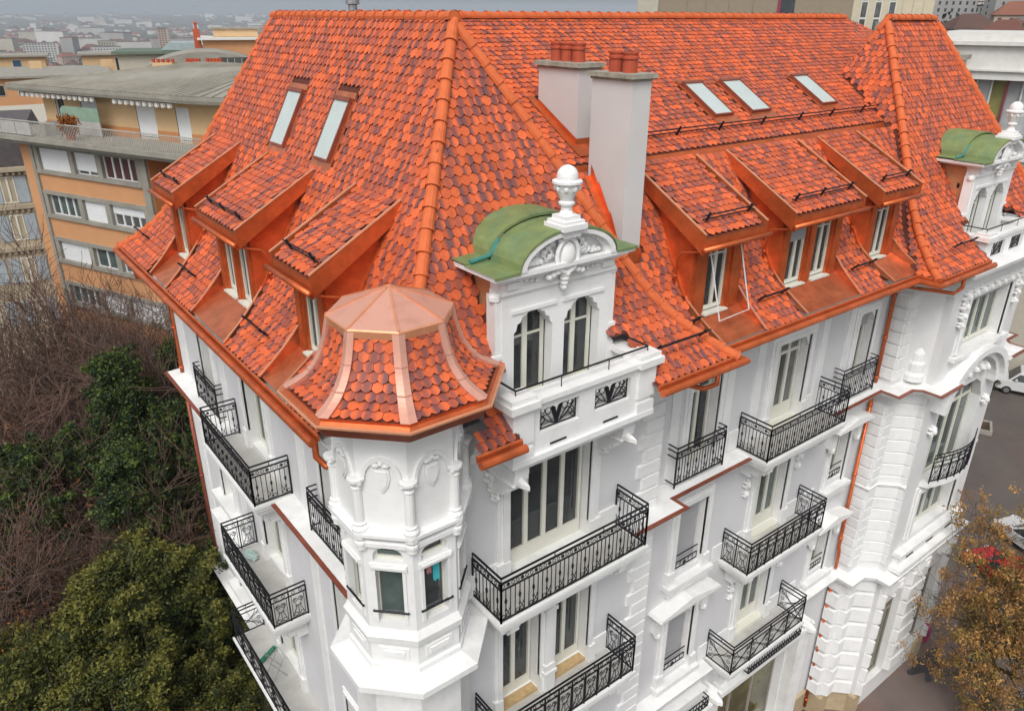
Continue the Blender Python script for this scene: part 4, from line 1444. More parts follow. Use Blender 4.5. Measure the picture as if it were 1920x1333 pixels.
s1.append([(x0 - 0.18, y0 - 0.35, zu(y0 - 0.35) + 0.05), (x1 + 0.15, y0 - 0.35, zu(y0 - 0.35) + 0.05), (x1 + 0.15, y0, zu(y0) + 0.05), (x0 - 0.18, y0, zu(y0) + 0.05)])
s1.append([(x0 - 0.2, y0 - 0.3, zu(y0 - 0.3) + 0.045), (x0, y0 - 0.3, zu(y0 - 0.3) + 0.045), (x0, y1 + 0.2, zu(y1 + 0.2) + 0.045), (x0 - 0.2, y1 + 0.2, zu(y1 + 0.2) + 0.045)])
chimney(x0, x1, y0, y1, 22.6, 24.93, [(12.19, 13.5), (12.19, 13.87), (12.19, 14.22)], s1)
s1 = []
x0, x1, y0, y1 = 11.56, 12.11, 11.2, 12.35
def zw(y):
    for (d0, z0), (d1, z1) in zip(WPF, WPF[1:]):
        if d0 <= y - 9.56 <= d1:
            return z0 + (z1 - z0) * (y - 9.56 - d0) / (d1 - d0)
    return 22.78
ys = [y0 - 0.06, y0 + 0.4, y0 + 0.8, 12.25]
for xx in (x0 - 0.014, x1 + 0.014):
    for ya, yb in zip(ys, ys[1:]):
        s1.append([(xx, ya, zw(ya) - 0.1), (xx, yb, zw(yb) - 0.1), (xx, yb, zw(yb) + 0.3), (xx, ya, zw(ya) + 0.22)])
for ya, yb in zip(ys, ys[1:]):
    s1.append([(x0 - 0.22, ya, zw(ya) + 0.06), (x0, ya, zw(ya) + 0.06), (x0, yb, zw(yb) + 0.06), (x0 - 0.22, yb, zw(yb) + 0.06)])
s1.append([(x0 - 0.014, y0 - 0.014, zw(y0) - 0.25), (x1 + 0.014, y0 - 0.014, zw(y0) - 0.25), (x1 + 0.014, y0 - 0.014, zw(y0) + 0.2), (x0 - 0.014, y0 - 0.014, zw(y0) + 0.2)])
chimney(x0, x1, y0, y1, 20.6, 24.83, [(11.83, 11.55), (11.83, 11.95)], s1)
# steel flue behind the ridge
mb = MB()
mb.lathe((11.05, 22.0, 0), [(0.13, 23.5), (0.13, 26.2), (0.2, 26.22), (0.2, 26.4), (0.14, 26.42), (0.14, 26.55), (0.22, 26.56), (0.05, 26.75)], 12)
mb.build('flue', STEEL, B)

# ---- eaves gutters and copper edge
GP = [(-0.02, 19.2), (0.0, 19.22), (0.03, 19.19), (0.03, 19.09), (-0.02, 19.07)]
gpaths = [[(4.43, 26.35), (4.43, 11.35)], [(6.25, 9.09), (7.22, 9.09)], [(10.7, 9.09), (13.23, 9.09), (13.23, 9.56), (22.02, 9.56), (22.02, 8.94), (25.35, 8.94)], [(29.25, 8.94), (32.5, 8.94)]]
for p_ in gpaths:
    mb = MB()
    mb.sweep(p_, GP)
    mb.sweep(p_, [(0.035 + 0.085 + math.cos(a) * 0.085, 19.075 + math.sin(a) * 0.085) for a in [math.pi * 2 * k / 10 for k in range(10)]])
    mb.build('gutter', COPPER, B, smooth=False)
# down pipes
def pipe(P, r=0.06, m=COPPER):
    mb = MB()
    mb.tube(P, r, 8)
    for k in range(len(P) - 1):
        a, b = Vector(P[k]), Vector(P[k + 1])
        if (b - a).length > 2.0:
            for q in (0.06, 0.5, 0.94):
                c = a.lerp(b, q)
                mb.tube([c - (b - a).normalized() * 0.035, c + (b - a).normalized() * 0.035], r * 1.3, 8)
    mb.build('downpipe', m, B, smooth=True)
pipe([(24.0, 9.05, 18.95), (24.0, 9.05, 18.55), (23.9, 9.2, 18.35), (23.3, 10.5, 18.35), (23.32, 10.66, 18.2), (23.32, 10.66, ZC + 0.02)])
pipe([(23.32, 10.66, ZC - 0.45), (23.32, 10.66, 8.3), (23.30, 10.6, 8.1), (23.30, 10.6, ZL + 0.1)])
pipe([(23.32, 10.62, ZL - 0.5), (23.32, 10.62, 0.3)])
pipe([(12.75, 9.2, 18.95), (12.75, 9.2, 18.6), (12.6, 9.4, 18.45), (12.2, 9.95, 18.5)])
pipe([(4.45, 24.9, 19.0), (4.5, 24.9, 18.5), (5.33, 25.1, 18.2), (5.33, 25.1, ZC + 0.02)])
pipe([(5.33, 25.1, ZC - 0.45), (5.33, 25.1, ZL + 0.05)], m=COPDARK)
pipe([(5.33, 25.1, ZL - 0.5), (5.33, 25.1, 0.3)], m=COPDARK)
pipe([(4.5, 11.75, 19.0), (4.5, 11.75, 18.55), (4.62, 11.65, 18.35), (4.9, 11.3, 18.32)], r=0.065)

# ================================================================== turret
TC = (5.46, 10.32)
K8 = 1 / math.cos(math.pi / 8)
def octo(mb, prof, m=0, cap=True):
    mb.lathe((TC[0], TC[1], 0), [(r * K8, z) for r, z in prof], 8, m, a0=math.pi / 8, cap=cap)
TU = node('turret', (TC[0], TC[1], 0.0), B)
mb = MB()
octo(mb, [(1.06, 0.0), (1.06, 7.0), (1.06, 14.3), (1.16, 14.45), (1.2, 14.6), (1.36, 14.68), (1.44, 14.74), (1.44, 14.87), (1.10, 15.0), (1.10, 15.12), (1.06, 15.16), (1.06, 15.62), (1.12, 15.66), (1.14, 15.8), (1.03, 15.98)])
mb.build('turret_base', LEDGE, TU)
# faces with windows
for k in range(8):
    a = k * math.pi / 4
    N = Vector((math.cos(a), math.sin(a), 0))
    U = Vector((-math.sin(a), math.cos(a), 0))
    if N.x > 0.5 and N.y > 0.1 or (N.x + N.y) > 1.2:
        continue
    fr = Fr((TC[0], TC[1], 0), U, N)
    ap = 1.05
    hw = ap * math.tan(math.pi / 8)
    mb = MB(fr)
    us = [-hw, -0.27, 0.27, hw]
    z0, zs_, zt0, zt1, z1 = 15.95, 16.1, 17.26, 17.42, 20.1
    ztop = 17.72
    for u0, u1, a0, a1 in ((-hw, -0.27, z0, ztop), (0.27, hw, z0, ztop), (-0.27, 0.27, z0, zs_), (-0.27, 0.27, zt0, zt1), (-hw, hw, ztop, z1)):
        mb.quad([(u0, ap, a0), (u1, ap, a0), (u1, ap, a1), (u0, ap, a1)])
    for a0, a1 in ((zs_, zt0), (zt1, ztop)):
        for u in (-0.27, 0.27):
            mb.quad([(u, ap, a0), (u, ap - 0.2, a0), (u, ap - 0.2, a1), (u, ap, a1)])
        mb.quad([(-0.27, ap, a1), (0.27, ap, a1), (0.27, ap - 0.2, a1), (-0.27, ap - 0.2, a1)])
        mb.quad([(-0.27, ap, a0), (0.27, ap, a0), (0.27, ap - 0.2, a0), (-0.27, ap - 0.2, a0)])
        mb.quad([(-0.27, ap - 0.2, a0), (0.27, ap - 0.2, a0), (0.27, ap - 0.2, a1), (-0.27, ap - 0.2, a1)], 1)
    # rounded head of the upper light, jambs, transom roll
    for s in (-1, 1):
        mb.prism([(s * 0.27, ztop), (s * 0.08, ztop), (s * 0.19, ztop - 0.04), (s * 0.25, ztop - 0.1), (s * 0.27, ztop - 0.17)], ap - 0.19, ap - 0.002)
    mb.box(-0.33, 0.33, ap, ap + 0.05, zt0 + 0.02, zt1 - 0.03)
    mb.box(-0.3, 0.3, ap, ap + 0.07, zt0 + 0.06, zt1 - 0.06)
    for s in (-1, 1):
        mb.box(s * 0.27 - 0.03 if s > 0 else -0.30, s * 0.27 + 0.03 if s > 0 else -0.24, ap - 0.1, ap + 0.025, zs_, zt0)
    # sunk panel of the parapet
    mb.box(-0.28, 0.28, 1.06, 1.085, 15.28, 15.52)
    mb.box(-0.2, 0.2, 1.085, 1.11, 15.34, 15.46)
    # blind arch and shield
    n = 12
    for q in range(n):
        a0, a1 = math.pi * q / n, math.pi * (q + 1) / n
        mb.prism([(math.cos(t) * r * 1.0, 19.1 + math.sin(t) * r * 1.25) for t, r in ((a0, 0.285), (a1, 0.285), (a1, 0.345), (a0, 0.345))], ap, ap + 0.05)
    sh = [(-0.13, 19.32), (0.13, 19.32), (0.145, 19.15), (0.1, 18.98), (0, 18.86), (-0.1, 18.98), (-0.145, 19.15)]
    mb.prism(sh, ap, ap + 0.035)
    mb.prism([(u * 0.75, 19.11 + (z - 19.11) * 0.75) for u, z in sh], ap, ap + 0.055)
    for s in (-1, 1):
        mb.blob((s * 0.08, ap + 0.03, 19.38), 0.08, 0.05, 0.045, n=6, k=4)
    mb.blob((0, ap + 0.03, 19.42), 0.06, 0.06, 0.05, n=6, k=4)
    mb.build('turret_wall', [WHITE, DARK], TU)
    mb = MB(fr)
    for a0, a1 in ((zs_, zt0), (zt1, ztop)):
        for q0, q1, zz0, zz1 in ((-0.27, -0.22, a0, a1), (0.22, 0.27, a0, a1), (-0.22, 0.22, a1 - 0.045, a1), (-0.22, 0.22, a0, a0 + 0.06)):
            mb.box(q0, q1, ap - 0.18, ap - 0.12, zz0, zz1)
    mb.build('window_frame', CREAM, TU)
    mb = MB(fr)
    mb.box(-0.215, 0.215, ap - 0.165, ap - 0.155, zs_ + 0.065, zt0 - 0.05)
    mb.box(-0.215, 0.215, ap - 0.165, ap - 0.155, zt1 + 0.065, ztop - 0.05)
    mb.build('pane', GLASSG if k == 5 else GLASS, TU)
    mb = MB(fr)
    mb.tube([fr(-0.33, ap + 0.03, 16.36), fr(0.33, ap + 0.03, 16.36)], 0.022, 6)
    mb.build('window_rail', IRON, TU)
mb = MB()
octo(mb, [(1.05, 17.74), (1.13, 17.78), (1.13, 17.86), (1.1, 17.9), (1.16, 17.96), (1.2, 18.02), (1.2, 18.08), (1.05, 18.1)], cap=False)
octo(mb, [(1.05, 19.86), (1.12, 19.88), (1.14, 19.95), (1.24, 20.0), (1.26, 20.12), (1.0, 20.14)], cap=False)
for k in range(8):
    a = math.pi / 8 + k * math.pi / 4
    R0 = 1.05 * K8
    c = Vector((TC[0] + math.cos(a) * (R0 + 0.01), TC[1] + math.sin(a) * (R0 + 0.01), 0))
    mb.lathe(c, [(0.1, 17.72), (0.1, 17.8), (0.125, 17.82), (0.125, 17.87), (0.1, 17.89), (0.11, 17.94), (0.14, 17.96), (0.14, 18.02)], 10)
    mb.lathe(c, [(0.13, 18.08), (0.145, 18.1), (0.145, 18.15), (0.105, 18.2), (0.12, 18.24), (0.09, 18.27), (0.085, 18.9), (0.1, 18.92), (0.1, 18.95), (0.085, 18.97), (0.11, 19.03), (0.15, 19.07), (0.15, 19.12), (0.1, 19.13)], 12)
    for q in (-1, 1):
        d = Vector((-math.sin(a), math.cos(a), 0)) * q
        mb.fr = WORLD
        p = c + d * 0.1 + Vector((math.cos(a), math.sin(a), 0)) * 0.04
        mb.blob((p.x, p.y, 19.04), 0.05, 0.05, 0.05, n=6, k=4)
mb.build('turret_column', WHITE, TU, smooth=False)
# turret roof
TRF = smooth_prof([(0, 20.47), (0.25, 20.61), (0.42, 20.78), (0.55, 21.0), (0.64, 21.28), (0.70, 21.58)], 3)
EA = 1.62
mb = MB()
mb2 = MB()
T8 = math.tan(math.pi / 8)
strips = {k: MB() for k in range(8)}
for k in range(8):
    a = k * math.pi / 4
    N = (math.cos(a), math.sin(a))
    U = (-math.sin(a), math.cos(a))
    E = (TC[0] + N[0] * EA, TC[1] + N[1] * EA)
    sm, sx = (lambda d, z: -(EA - d) * T8), (lambda d, z: (EA - d) * T8)
    roof_face(mb, E, U, (-N[0], -N[1]), TRF, sm, sx)
    if (N[0] + N[1]) < 1.2:
        tile_rows(E, U, (-N[0], -N[1]), TRF, lambda d, z: sm(d, z) + 0.03, lambda d, z: sx(d, z) - 0.03, w=0.165, e=0.155, margin=0.06, jit=0.003)
    for s in (-1, 1):
        prev = None
        strip = strips[k if s > 0 else (k - 1) % 8]
        for j, (d, z) in enumerate(TRF):
            wd = 0.085 + 0.035 * (1 - d / 0.7)
            r = EA - d
            edge = s * r * T8
            h = 0.06
            base = Vector((TC[0] + N[0] * (r + h * 0.75), TC[1] + N[1] * (r + h * 0.75), z + h * 0.7))
            Uv = Vector((U[0], U[1], 0))
            row = [base + Uv * (edge * (1 + h * 0.75 / r)), base + Uv * (edge - s * wd)]
            low = [base + Uv * (edge - s * wd) - Vector((N[0], N[1], 0)) * 0.05 - Vector((0, 0, 0.05))]
            if prev:
                strip.face([prev[0][0], prev[0][1], row[1], row[0]])
                strip.face([prev[0][1], prev[1][0], low[0], row[1]])
            if j in (5, 10):
                strip.beam(row[0] + Vector((0, 0, 0.006)), row[1] + Vector((0, 0, 0.006)), 0.02, 0.014)
            prev = (row, low)
turret_roof = mb.build('turret_roof', UNDER, TU, recalc=False)
for st_ in strips.values():
    st_.build('hip_strip', COPDULL, TU, recalc=False)
mb = MB()
octo(mb, [(0.88, 21.5), (0.955, 21.52), (0.965, 21.64), (0.95, 21.665)], 1, cap=False)
octo(mb, [(0.95, 21.665), (0.02, 22.05)], 0)
for k in range(8):
    a = math.pi / 8 + k * math.pi / 4
    p = Vector((TC[0] + math.cos(a) * 0.95 * K8, TC[1] + math.sin(a) * 0.95 * K8, 21.67))
    mb.beam(p, (TC[0], TC[1], 22.06), 0.035, 0.025, 1)
mb.build('turret_cap', [COPDULL, COPLIGHT], TU)
mb = MB()
octo(mb, [(1.64, 20.5), (1.62, 20.44), (1.69, 20.38), (1.60, 20.36)], 0, cap=False)
for k in range(8):
    pass
octo(mb, [(1.66, 20.39), (1.735, 20.425), (1.765, 20.415), (1.765, 20.385), (1.73, 20.375)], 1, cap=False)
octo(mb, [(1.73, 20.385), (1.66, 20.30), (1.60, 20.17), (1.2, 20.13)], 2, cap=False)
mb.build('turret_gutter', [COPPER, COPLIGHT, COPDARK], TU)

# ================================================================== wall dormers with green copper barrel roofs
def wall_dormer(cx, yw):
    fr = Fr((cx, yw, 0), (1, 0, 0), (0, -1, 0))
    root = node('wall_dormer', (cx, yw, 18.5), B)
    hw = 1.34
    holes = [(-1.07, -0.15, 19.12, 21.02), (0.15, 1.07, 19.12, 21.02)]
    us = [-hw, -1.07, -0.15, 0.15, 1.07, hw]
    mb = MB(fr)
    zb, zt = 18.9, 21.5
    for a, b, c, d in ((-hw, -1.07, zb, zt), (-0.15, 0.15, zb, zt), (1.07, hw, zb, zt), (-1.07, -0.15, zb, 19.12), (0.15, 1.07, zb, 19.12), (-1.07, -0.15, 21.02, zt), (0.15, 1.07, 21.02, zt)):
        mb.quad([(a, 0, c), (b, 0, c), (b, 0, d), (a, 0, d)])
    for a, b, c, d in holes:
        for u in (a, b):
            mb.quad([(u, 0, c), (u, -0.36, c), (u, -0.36, d), (u, 0, d)])
        mb.quad([(a, 0, d), (b, 0, d), (b, -0.36, d), (a, -0.36, d)])
        mb.quad([(a, -0.36, c), (b, -0.36, c), (b, -0.36, d), (a, -0.36, d)], 1)
        for s, u in ((1, a), (-1, b)):           # shouldered heads
            mb.prism([(u, d), (u + s * 0.34, d), (u + s * 0.27, d - 0.05), (u + s * 0.2, d - 0.07), (u + s * 0.16, d - 0.17), (u + s * 0.08, d - 0.2), (u + s * 0.05, d - 0.32), (u, d - 0.36)], -0.24, 0.002)
        mb.box(a - 0.07, b + 0.07, 0.002, 0.04, d + 0.03, d + 0.1)
    for s in (-1, 1):
        mb.quad([(s * hw, 0, zb), (s * hw, -0.3, zb), (s * hw, -0.3, zt), (s * hw, 0, zt)])
        # side piers: base, moulding, volute
        a, b = sorted((s * hw, s * (hw + 0.14)))
        mb.box(a, b, -0.28, -0.02, 20.3, 21.45)
        mb.box(min(s * hw, s * (hw + 0.2)), max(s * hw, s * (hw + 0.2)), -0.32, 0.0, 20.22, 20.3)
        mb.box(a, b, -0.24, -0.02, 19.9, 20.22)
        for k in range(4):
            e = 0.16 + 0.05 * k
            mb.box(min(s * hw, s * (hw + e)), max(s * hw, s * (hw + e)), -0.3 - 0.02 * k, 0.0 + 0.004 * k, 19.9 - 0.1 * (k + 1), 19.9 - 0.1 * k)
        mb.box(min(s * hw, s * (hw + 0.22)), max(s * hw, s * (hw + 0.22)), -0.3, 0.0, 18.9, 19.5)
        mb.blob((s * (hw + 0.08), -0.1, 21.4), 0.14, 0.12, 0.12)
    mb.build('gable_wall', [WHITE, DARK], root)
    mb = MB(fr)                                    # entablature
    mb.box(-1.40, 1.40, -0.3, 0.06, 21.45, 21.52)
    mb.box(-1.38, 1.38, -0.3, 0.04, 21.52, 21.7)
    mb.box(-1.46, 1.46, -0.3, 0.12, 21.7, 21.76)
    mb.box(-1.58, 1.58, -1.35, 0.2, 21.76, 21.82)
    mb.box(-1.68, 1.68, -1.45, 0.28, 21.82, 21.9)
    for u in (-1.15, 1.15):
        mb.box(u - 0.14, u + 0.14, 0.04, 0.1, 21.56, 21.68)
    mb.build('entablature', WHITE, root)
    mb = MB(fr)                                    # segmental pediment
    n = 22
    e = lambda t, r, k: (math.cos(t) * r, 21.9 + math.sin(t) * r * k)
    for ro, ri, o1 in ((1.13, 1.02, 0.30), (1.02, 0.94, 0.2)):
        for k in range(n):
            a0, a1 = math.pi * k / n, math.pi * (k + 1) / n
            mb.prism([e(a0, ri, 0.5), e(a1, ri, 0.5), e(a1, ro, 0.52), e(a0, ro, 0.52)], 0.0, o1)
    mb.prism([e(math.pi * k / n, 0.96, 0.5) for k in range(n + 1)], -0.05, 0.06)
    mb.build('pediment', WHITE, root)
    mb = MB(fr)                                    # cartouche and leaves
    mb.blob((0, 0.16, 22.0), 0.2, 0.14, 0.27, n=14, k=8)
    n2 = 16
    ringp = [fr(math.cos(2 * math.pi * k / n2) * 0.25, 0.2, 22.0 + math.sin(2 * math.pi * k / n2) * 0.32) for k in range(n2)]
    mb.tube(ringp, 0.05, 6, closed=True)
    r = random.Random(3)
    for s in (-1, 1):
        for k in range(7):
            u = s * (0.32 + 0.085 * k)
            z = 22.28 - 0.055 * k + r.uniform(-0.05, 0.03) - (0.012 * k * k)
            mb.blob((u, 0.11, max(z, 21.97)), 0.07, 0.07, 0.055, n=7, k=4)
            mb.blob((s * (0.3 + 0.07 * k), 0.1, 22.02 + r.uniform(-0.05, 0.06)), 0.055, 0.06, 0.045, n=6, k=4)
        mb.ring(fr(s * 0.42, 0.13, 22.08), Vector((1, 0, 0)), Vector((0, 0, 1)), 0.09, 0.035, 10)
        for k in range(4):
            mb.blob((s * (0.1 + 0.1 * k), 0.16, 21.74 - 0.03 * k), 0.08, 0.07, 0.06, n=7, k=4)
            mb.blob((s * (0.62 + 0.12 * k), 0.08, 21.62 + 0.02 * k), 0.05, 0.045, 0.03, n=6, k=4)
    for k in range(4):
        mb.blob((0, 0.16 - 0.02 * k, 21.66 - 0.09 * k), 0.13 - 0.025 * k, 0.1, 0.08, n=8, k=5)
    for k in range(5):
        mb.blob((0.08 * (k - 2), 0.15, 22.34 - 0.02 * abs(k - 2)), 0.045, 0.07, 0.08, n=6, k=4)
    mb.build('cartouche', WHITE, root, smooth=True)
    for a, b, c, d in holes:                       # windows: frame and panes
        mb = MB(fr)
        t = 0.07
        o = -0.27
        mid = (a + b) / 2
        for q0, q1, z0, z1 in ((a, a + t, c, d), (b - t, b, c, d), (a, b, d - t, d), (a, b, c, c + 0.16), (mid - 0.06, mid + 0.06, c, d), (a, b, 20.43, 20.47)):
            mb.box(q0, q1, o - 0.06, o + 0.004 * (z1 - z0 > 1), z0, z1)
        mb.box(a, b, -0.26, 0.0, c - 0.02, c + 0.04)
        mb.build('window_frame', CREAM, root)
        mb = MB(fr)
        mb.box(a + t - 0.005, mid - 0.055, o - 0.045, o - 0.03, c + 0.15, d - t)
        mb.box(mid + 0.055, b - t + 0.005, o - 0.045, o - 0.03, c + 0.15, d - t)
        mb.build('pane', GLASS, root)
        mb = MB(fr)
        mb.box(b - 0.012, b - 0.002, -0.24, -0.22, c, d - 0.3)
        mb.build('shutter_rail', IRON, root)
    mb = MB(fr)                                    # green barrel roof
    n = 16
    oo = [0.31, 0.31 - 0.9, -0.6, -2.0]
    prof = [(1.72, 21.92)] + [(math.cos(t) * 1.16, 21.93 + math.sin(t) * 0.62) for t in [math.pi * k / n for k in range(n + 1)]] + [(-1.72, 21.92)]
    prof2 = [(1.72, 21.95)] + [(math.cos(t) * 1.2, 21.97 + math.sin(t) * 0.66) for t in [math.pi * k / n for k in range(n + 1)]] + [(-1.72, 21.95)]
    for pr, o0, o1 in ((prof, 0.31, -0.62), (prof2, -0.6, -1.9)):
        for (u0, z0), (u1, z1) in zip(pr, pr[1:]):
            flat = abs(u0) > 1.5 or abs(u1) > 1.5
            ob = max(o1, -1.5) if flat else o1
            mb.quad([(u0, o0, z0), (u1, o0, z1), (u1, ob, z1), (u0, ob, z0)])
            mb.quad([(u0, o0, z0), (u1, o0, z1), (u1, o0, z1 - 0.05), (u0, o0, z0 - 0.05)])
    mb.build('barrel_roof', GREENCU, root, recalc=False)
    mb = MB()
    for s in (-1, 1):
        mb.tube([fr(s * 0.98, -0.6, 22.3), fr(s * 1.18, -0.6, 22.02), fr(s * 1.6, -0.6, 21.97)], 0.04, 6)
    mb.build('roof_seam', TEAL, root)
    # finial: urn with ball on a square pedestal
    f = MB()
    x, y, z = cx, yw - 0.12, 22.44
    f.box(x - 0.2, x + 0.2, y - 0.2, y + 0.2, z - 0.08, z + 0.06)
    f.box(x - 0.28, x + 0.28, y - 0.28, y + 0.28, z + 0.06, z + 0.16)
    f.box(x - 0.24, x + 0.24, y - 0.24, y + 0.24, z + 0.16, z + 0.22)
    f.box(x - 0.18, x + 0.18, y - 0.18, y + 0.18, z + 0.22, z + 0.30)
    f.lathe((x, y, z), [(0.14, 0.30), (0.10, 0.38), (0.10, 0.46), (0.14, 0.48), (0.15, 0.52), (0.11, 0.55), (0.13, 0.60), (0.19, 0.72), (0.21, 0.80), (0.20, 0.84), (0.27, 0.86), (0.27, 0.90), (0.20, 0.92)], 18)
    f.lathe((x, y, z), [(0.001, 0.80)] + [(0.19 * math.sin(math.pi * k / 10), 0.98 - 0.19 * math.cos(math.pi * k / 10)) for k in range(1, 10)] + [(0.001, 1.17)], 18)
    for k in range(8):
        a = math.pi * 2 * k / 8
        f.fr = WORLD
        f.blob((x + math.cos(a) * 0.2, y + math.sin(a) * 0.2, z + 0.78), 0.05, 0.05, 0.06, n=6, k=4)
    f.build('finial', WHITE, root, smooth=False)
    # plywood side sheets
    mb = MB(fr)
    for s in (-1, 1):
        u = s * (hw - 0.02)
        mb.quad([(u, -0.28, 19.6), (u, -0.28, 21.8), (u, -1.35, 21.8), (u, -1.2, 21.3), (u, -0.75, 20.4)])
        mb.quad([(u - s * 0.02, -0.28, 19.6), (u - s * 0.02, -0.28, 21.8), (u - s * 0.02, -1.35, 21.8), (u - s * 0.02, -1.2, 21.3), (u - s * 0.02, -0.75, 20.4)])
    mb.build('plywood_side', PLY, root, recalc=False)
    mk = MB(fr)                                    # printed stamp on the sheet
    u = -(hw - 0.02) - 0.006
    mk.face([fr(u, -0.47 + math.cos(t) * 0.045, 21.1 + math.sin(t) * 0.07) for t in [math.pi * 2 * k / 10 for k in range(10)]])
    for k in range(4):
        mk.quad([(u, -0.43, 21.02 + 0.045 * k), (u, -0.52, 21.03 + 0.045 * k), (u, -0.52, 21.05 + 0.045 * k), (u, -0.43, 21.04 + 0.045 * k)])
    rs = random.Random(2)
    for k in range(9):
        c, zz = -0.78 + 0.045 * k, 21.2 - 0.085 * k
        wdt = 0.03 if k != 3 else 0.01
        mk.quad([(u, c - wdt, zz), (u, c + wdt, zz - 0.02), (u, c + wdt, zz - 0.045), (u, c - wdt, zz - 0.025)])
        mk.quad([(u - 0.001, c - 0.008, zz + 0.01), (u - 0.001, c + 0.012, zz), (u - 0.001, c + 0.012, zz - 0.06), (u - 0.001, c - 0.008, zz - 0.05)])
    mk.build('stamp', INK, root, recalc=False)
    # balustrade box
    ob = yw - 9.3
    mb = MB(fr)
    hb = 1.76
    gr = [(-1.22, -0.3), (0.06, 0.98)]
    gr = [(-1.16, -0.2), (0.2, 1.16)]
    zg0, zg1 = 19.02, 19.5
    edges = [-hb] + [q for g in gr for q in g] + [hb]
    for k in range(0, 6, 2):
        mb.box(edges[k], edges[k + 1], ob - 0.2, ob, zg0, zg1)
    mb.box(-hb, hb, ob - 0.2, ob, 18.62, zg0)
    mb.box(-hb, hb, ob - 0.2, ob, zg1, 19.62)
    for s in (-1, 1):
        a, b = sorted((s * hb, s * (hb - 0.2)))
        mb.box(a, b, -0.15, ob - 0.2, 18.62, 19.62)
        a, b = sorted((s * (hb + 0.05), s * (hb - 0.42)))
        mb.box(a, b, ob - 0.3, ob + 0.06, 18.95, 19.6)
        mb.box(a, b, ob - 0.3, ob + 0.06, 18.55, 18.85)
    mb.box(-hb + 0.2, hb - 0.2, 0.0, ob - 0.2, 18.75, 18.85)
    mb.box(-hb - 0.06, hb + 0.06, -0.1, ob + 0.07, 18.5, 18.62)
    mb.box(-hb + 0.1, hb - 0.1, 0.0, ob - 0.06, 18.36, 18.5)
    mb.box(-hb + 0.2, hb - 0.2, 0.0, ob - 0.2, 18.22, 18.36)
    for s in (-1, 1):
        for k in range(7):
            q = k / 7
            u = s * (hb - 0.35)
            mb.box(u - 0.17, u + 0.17, -0.2, 0.72 * (1 - q * q) * ob / 0.9, 18.22 - 0.11 * (k + 1), 18.22 - 0.11 * k)
        ornament(mb, s * (hb - 0.35), 17.95, 0.3, 0.62, seed=5)
    mb.build('balustrade', WHITE, root)
    mb = MB(fr)
    for q in range(2):
        mb.box(-0.9 + 1.35 * q, -0.5 + 1.35 * q, ob + 0.001, ob + 0.012, 18.7, 18.74)
    mb.build('drain_slot', DARK, root)
    mb = MB(fr)
    def ringbox(e0, e1, z0, z1):
        mb.box(-hb - e1, hb + e1, ob - 0.26 - e0, ob + e1, z0, z1)
        for s in (-1, 1):
            a, b = sorted((s * (hb + e1), s * (hb - 0.26 - e0)))
            mb.box(a, b, -0.14, ob - 0.26 - e0 - 0.001, z0, z1)
    ringbox(0.0, 0.04, 19.62, 19.68)
    ringbox(0.05, 0.1, 19.68, 19.78)
    for s in (-1, 1):
        a, b = sorted((s * (hb + 0.16), s * (hb - 0.5)))
        mb.box(a, b, ob - 0.36, ob + 0.16, 19.66, 19.80)
        mb.box(a + 0.05, b - 0.05, ob - 0.3, ob + 0.1, 19.80, 19.90)
    mb.build('coping', LEDGE, root)
    mb = MB()                                      # grille with leaf scrolls
    U, Z = Vector((1, 0, 0)), Vector((0, 0, 1))
    for g0, g1 in gr:
        q = lambda u, z: fr(u, ob - 0.1, z)
        for z in (zg0 + 0.015, zg1 - 0.015):
            mb.beam(q(g0, z), q(g1, z), 0.02, 0.025)
        for u in (g0 + 0.01, g1 - 0.01):
            mb.beam(q(u, zg0), q(u, zg1), 0.02, 0.02)
        c = (g0 + g1) / 2
        zc = (zg0 + zg1) / 2
        for s in (-1, 1):
            pts_ = [q(c + s * 0.42 * t, zg0 + 0.05 + 0.32 * t * t) for t in [k / 8 for k in range(9)]]
            mb.tube(pts_, 0.013, 4)
            pts_ = [q(c + s * (0.1 + 0.33 * t), zg0 + 0.08 + 0.2 * math.sin(t * 3)) for t in [k / 8 for k in range(9)]]
            mb.tube(pts_, 0.011, 4)
            for u_, z_, r_ in ((0.2, 0.1, 0.07), (0.36, -0.05, 0.075), (0.33, 0.13, 0.05), (0.4, -0.15, 0.045)):
                mb.ring(q(c + s * u_, zc + z_), U, Z, r_, 0.012, 9)
            mb.fr = fr
            mb.prism([(c + s * 0.02, zg0 + 0.04), (c + s * 0.10, zc), (c + s * 0.14, zg1 - 0.04), (c + s * 0.04, zg1 - 0.1), (c, zc)], ob - 0.105, ob - 0.09)
        mb.prism([(c - 0.05, zg0 + 0.02), (c + 0.05, zg0 + 0.02), (c, zc)], ob - 0.11, ob - 0.095)
    mb.build('grille', IRON, root, recalc=False)
    mb = MB()                                      # thin guard rail over the coping
    zz = 20.0
    P = [fr(-hb + 0.1, 0.0, zz), fr(-hb + 0.1, ob - 0.08, zz), fr(hb - 0.1, ob - 0.08, zz), fr(hb - 0.1, 0.0, zz)]
    for a, b in zip(P, P[1:]):
        mb.beam(a, b, 0.028, 0.028)
    for u in (-hb + 0.1, -0.6, 0.6, hb - 0.1):
        mb.beam(fr(u, ob - 0.08, 19.76), fr(u, ob - 0.08, zz), 0.014, 0.014)
    mb.build('guard_rail', IRON, root, recalc=False)
    return root
wall_dormer(8.95, 10.2)
wall_dormer(27.3, 10.2)

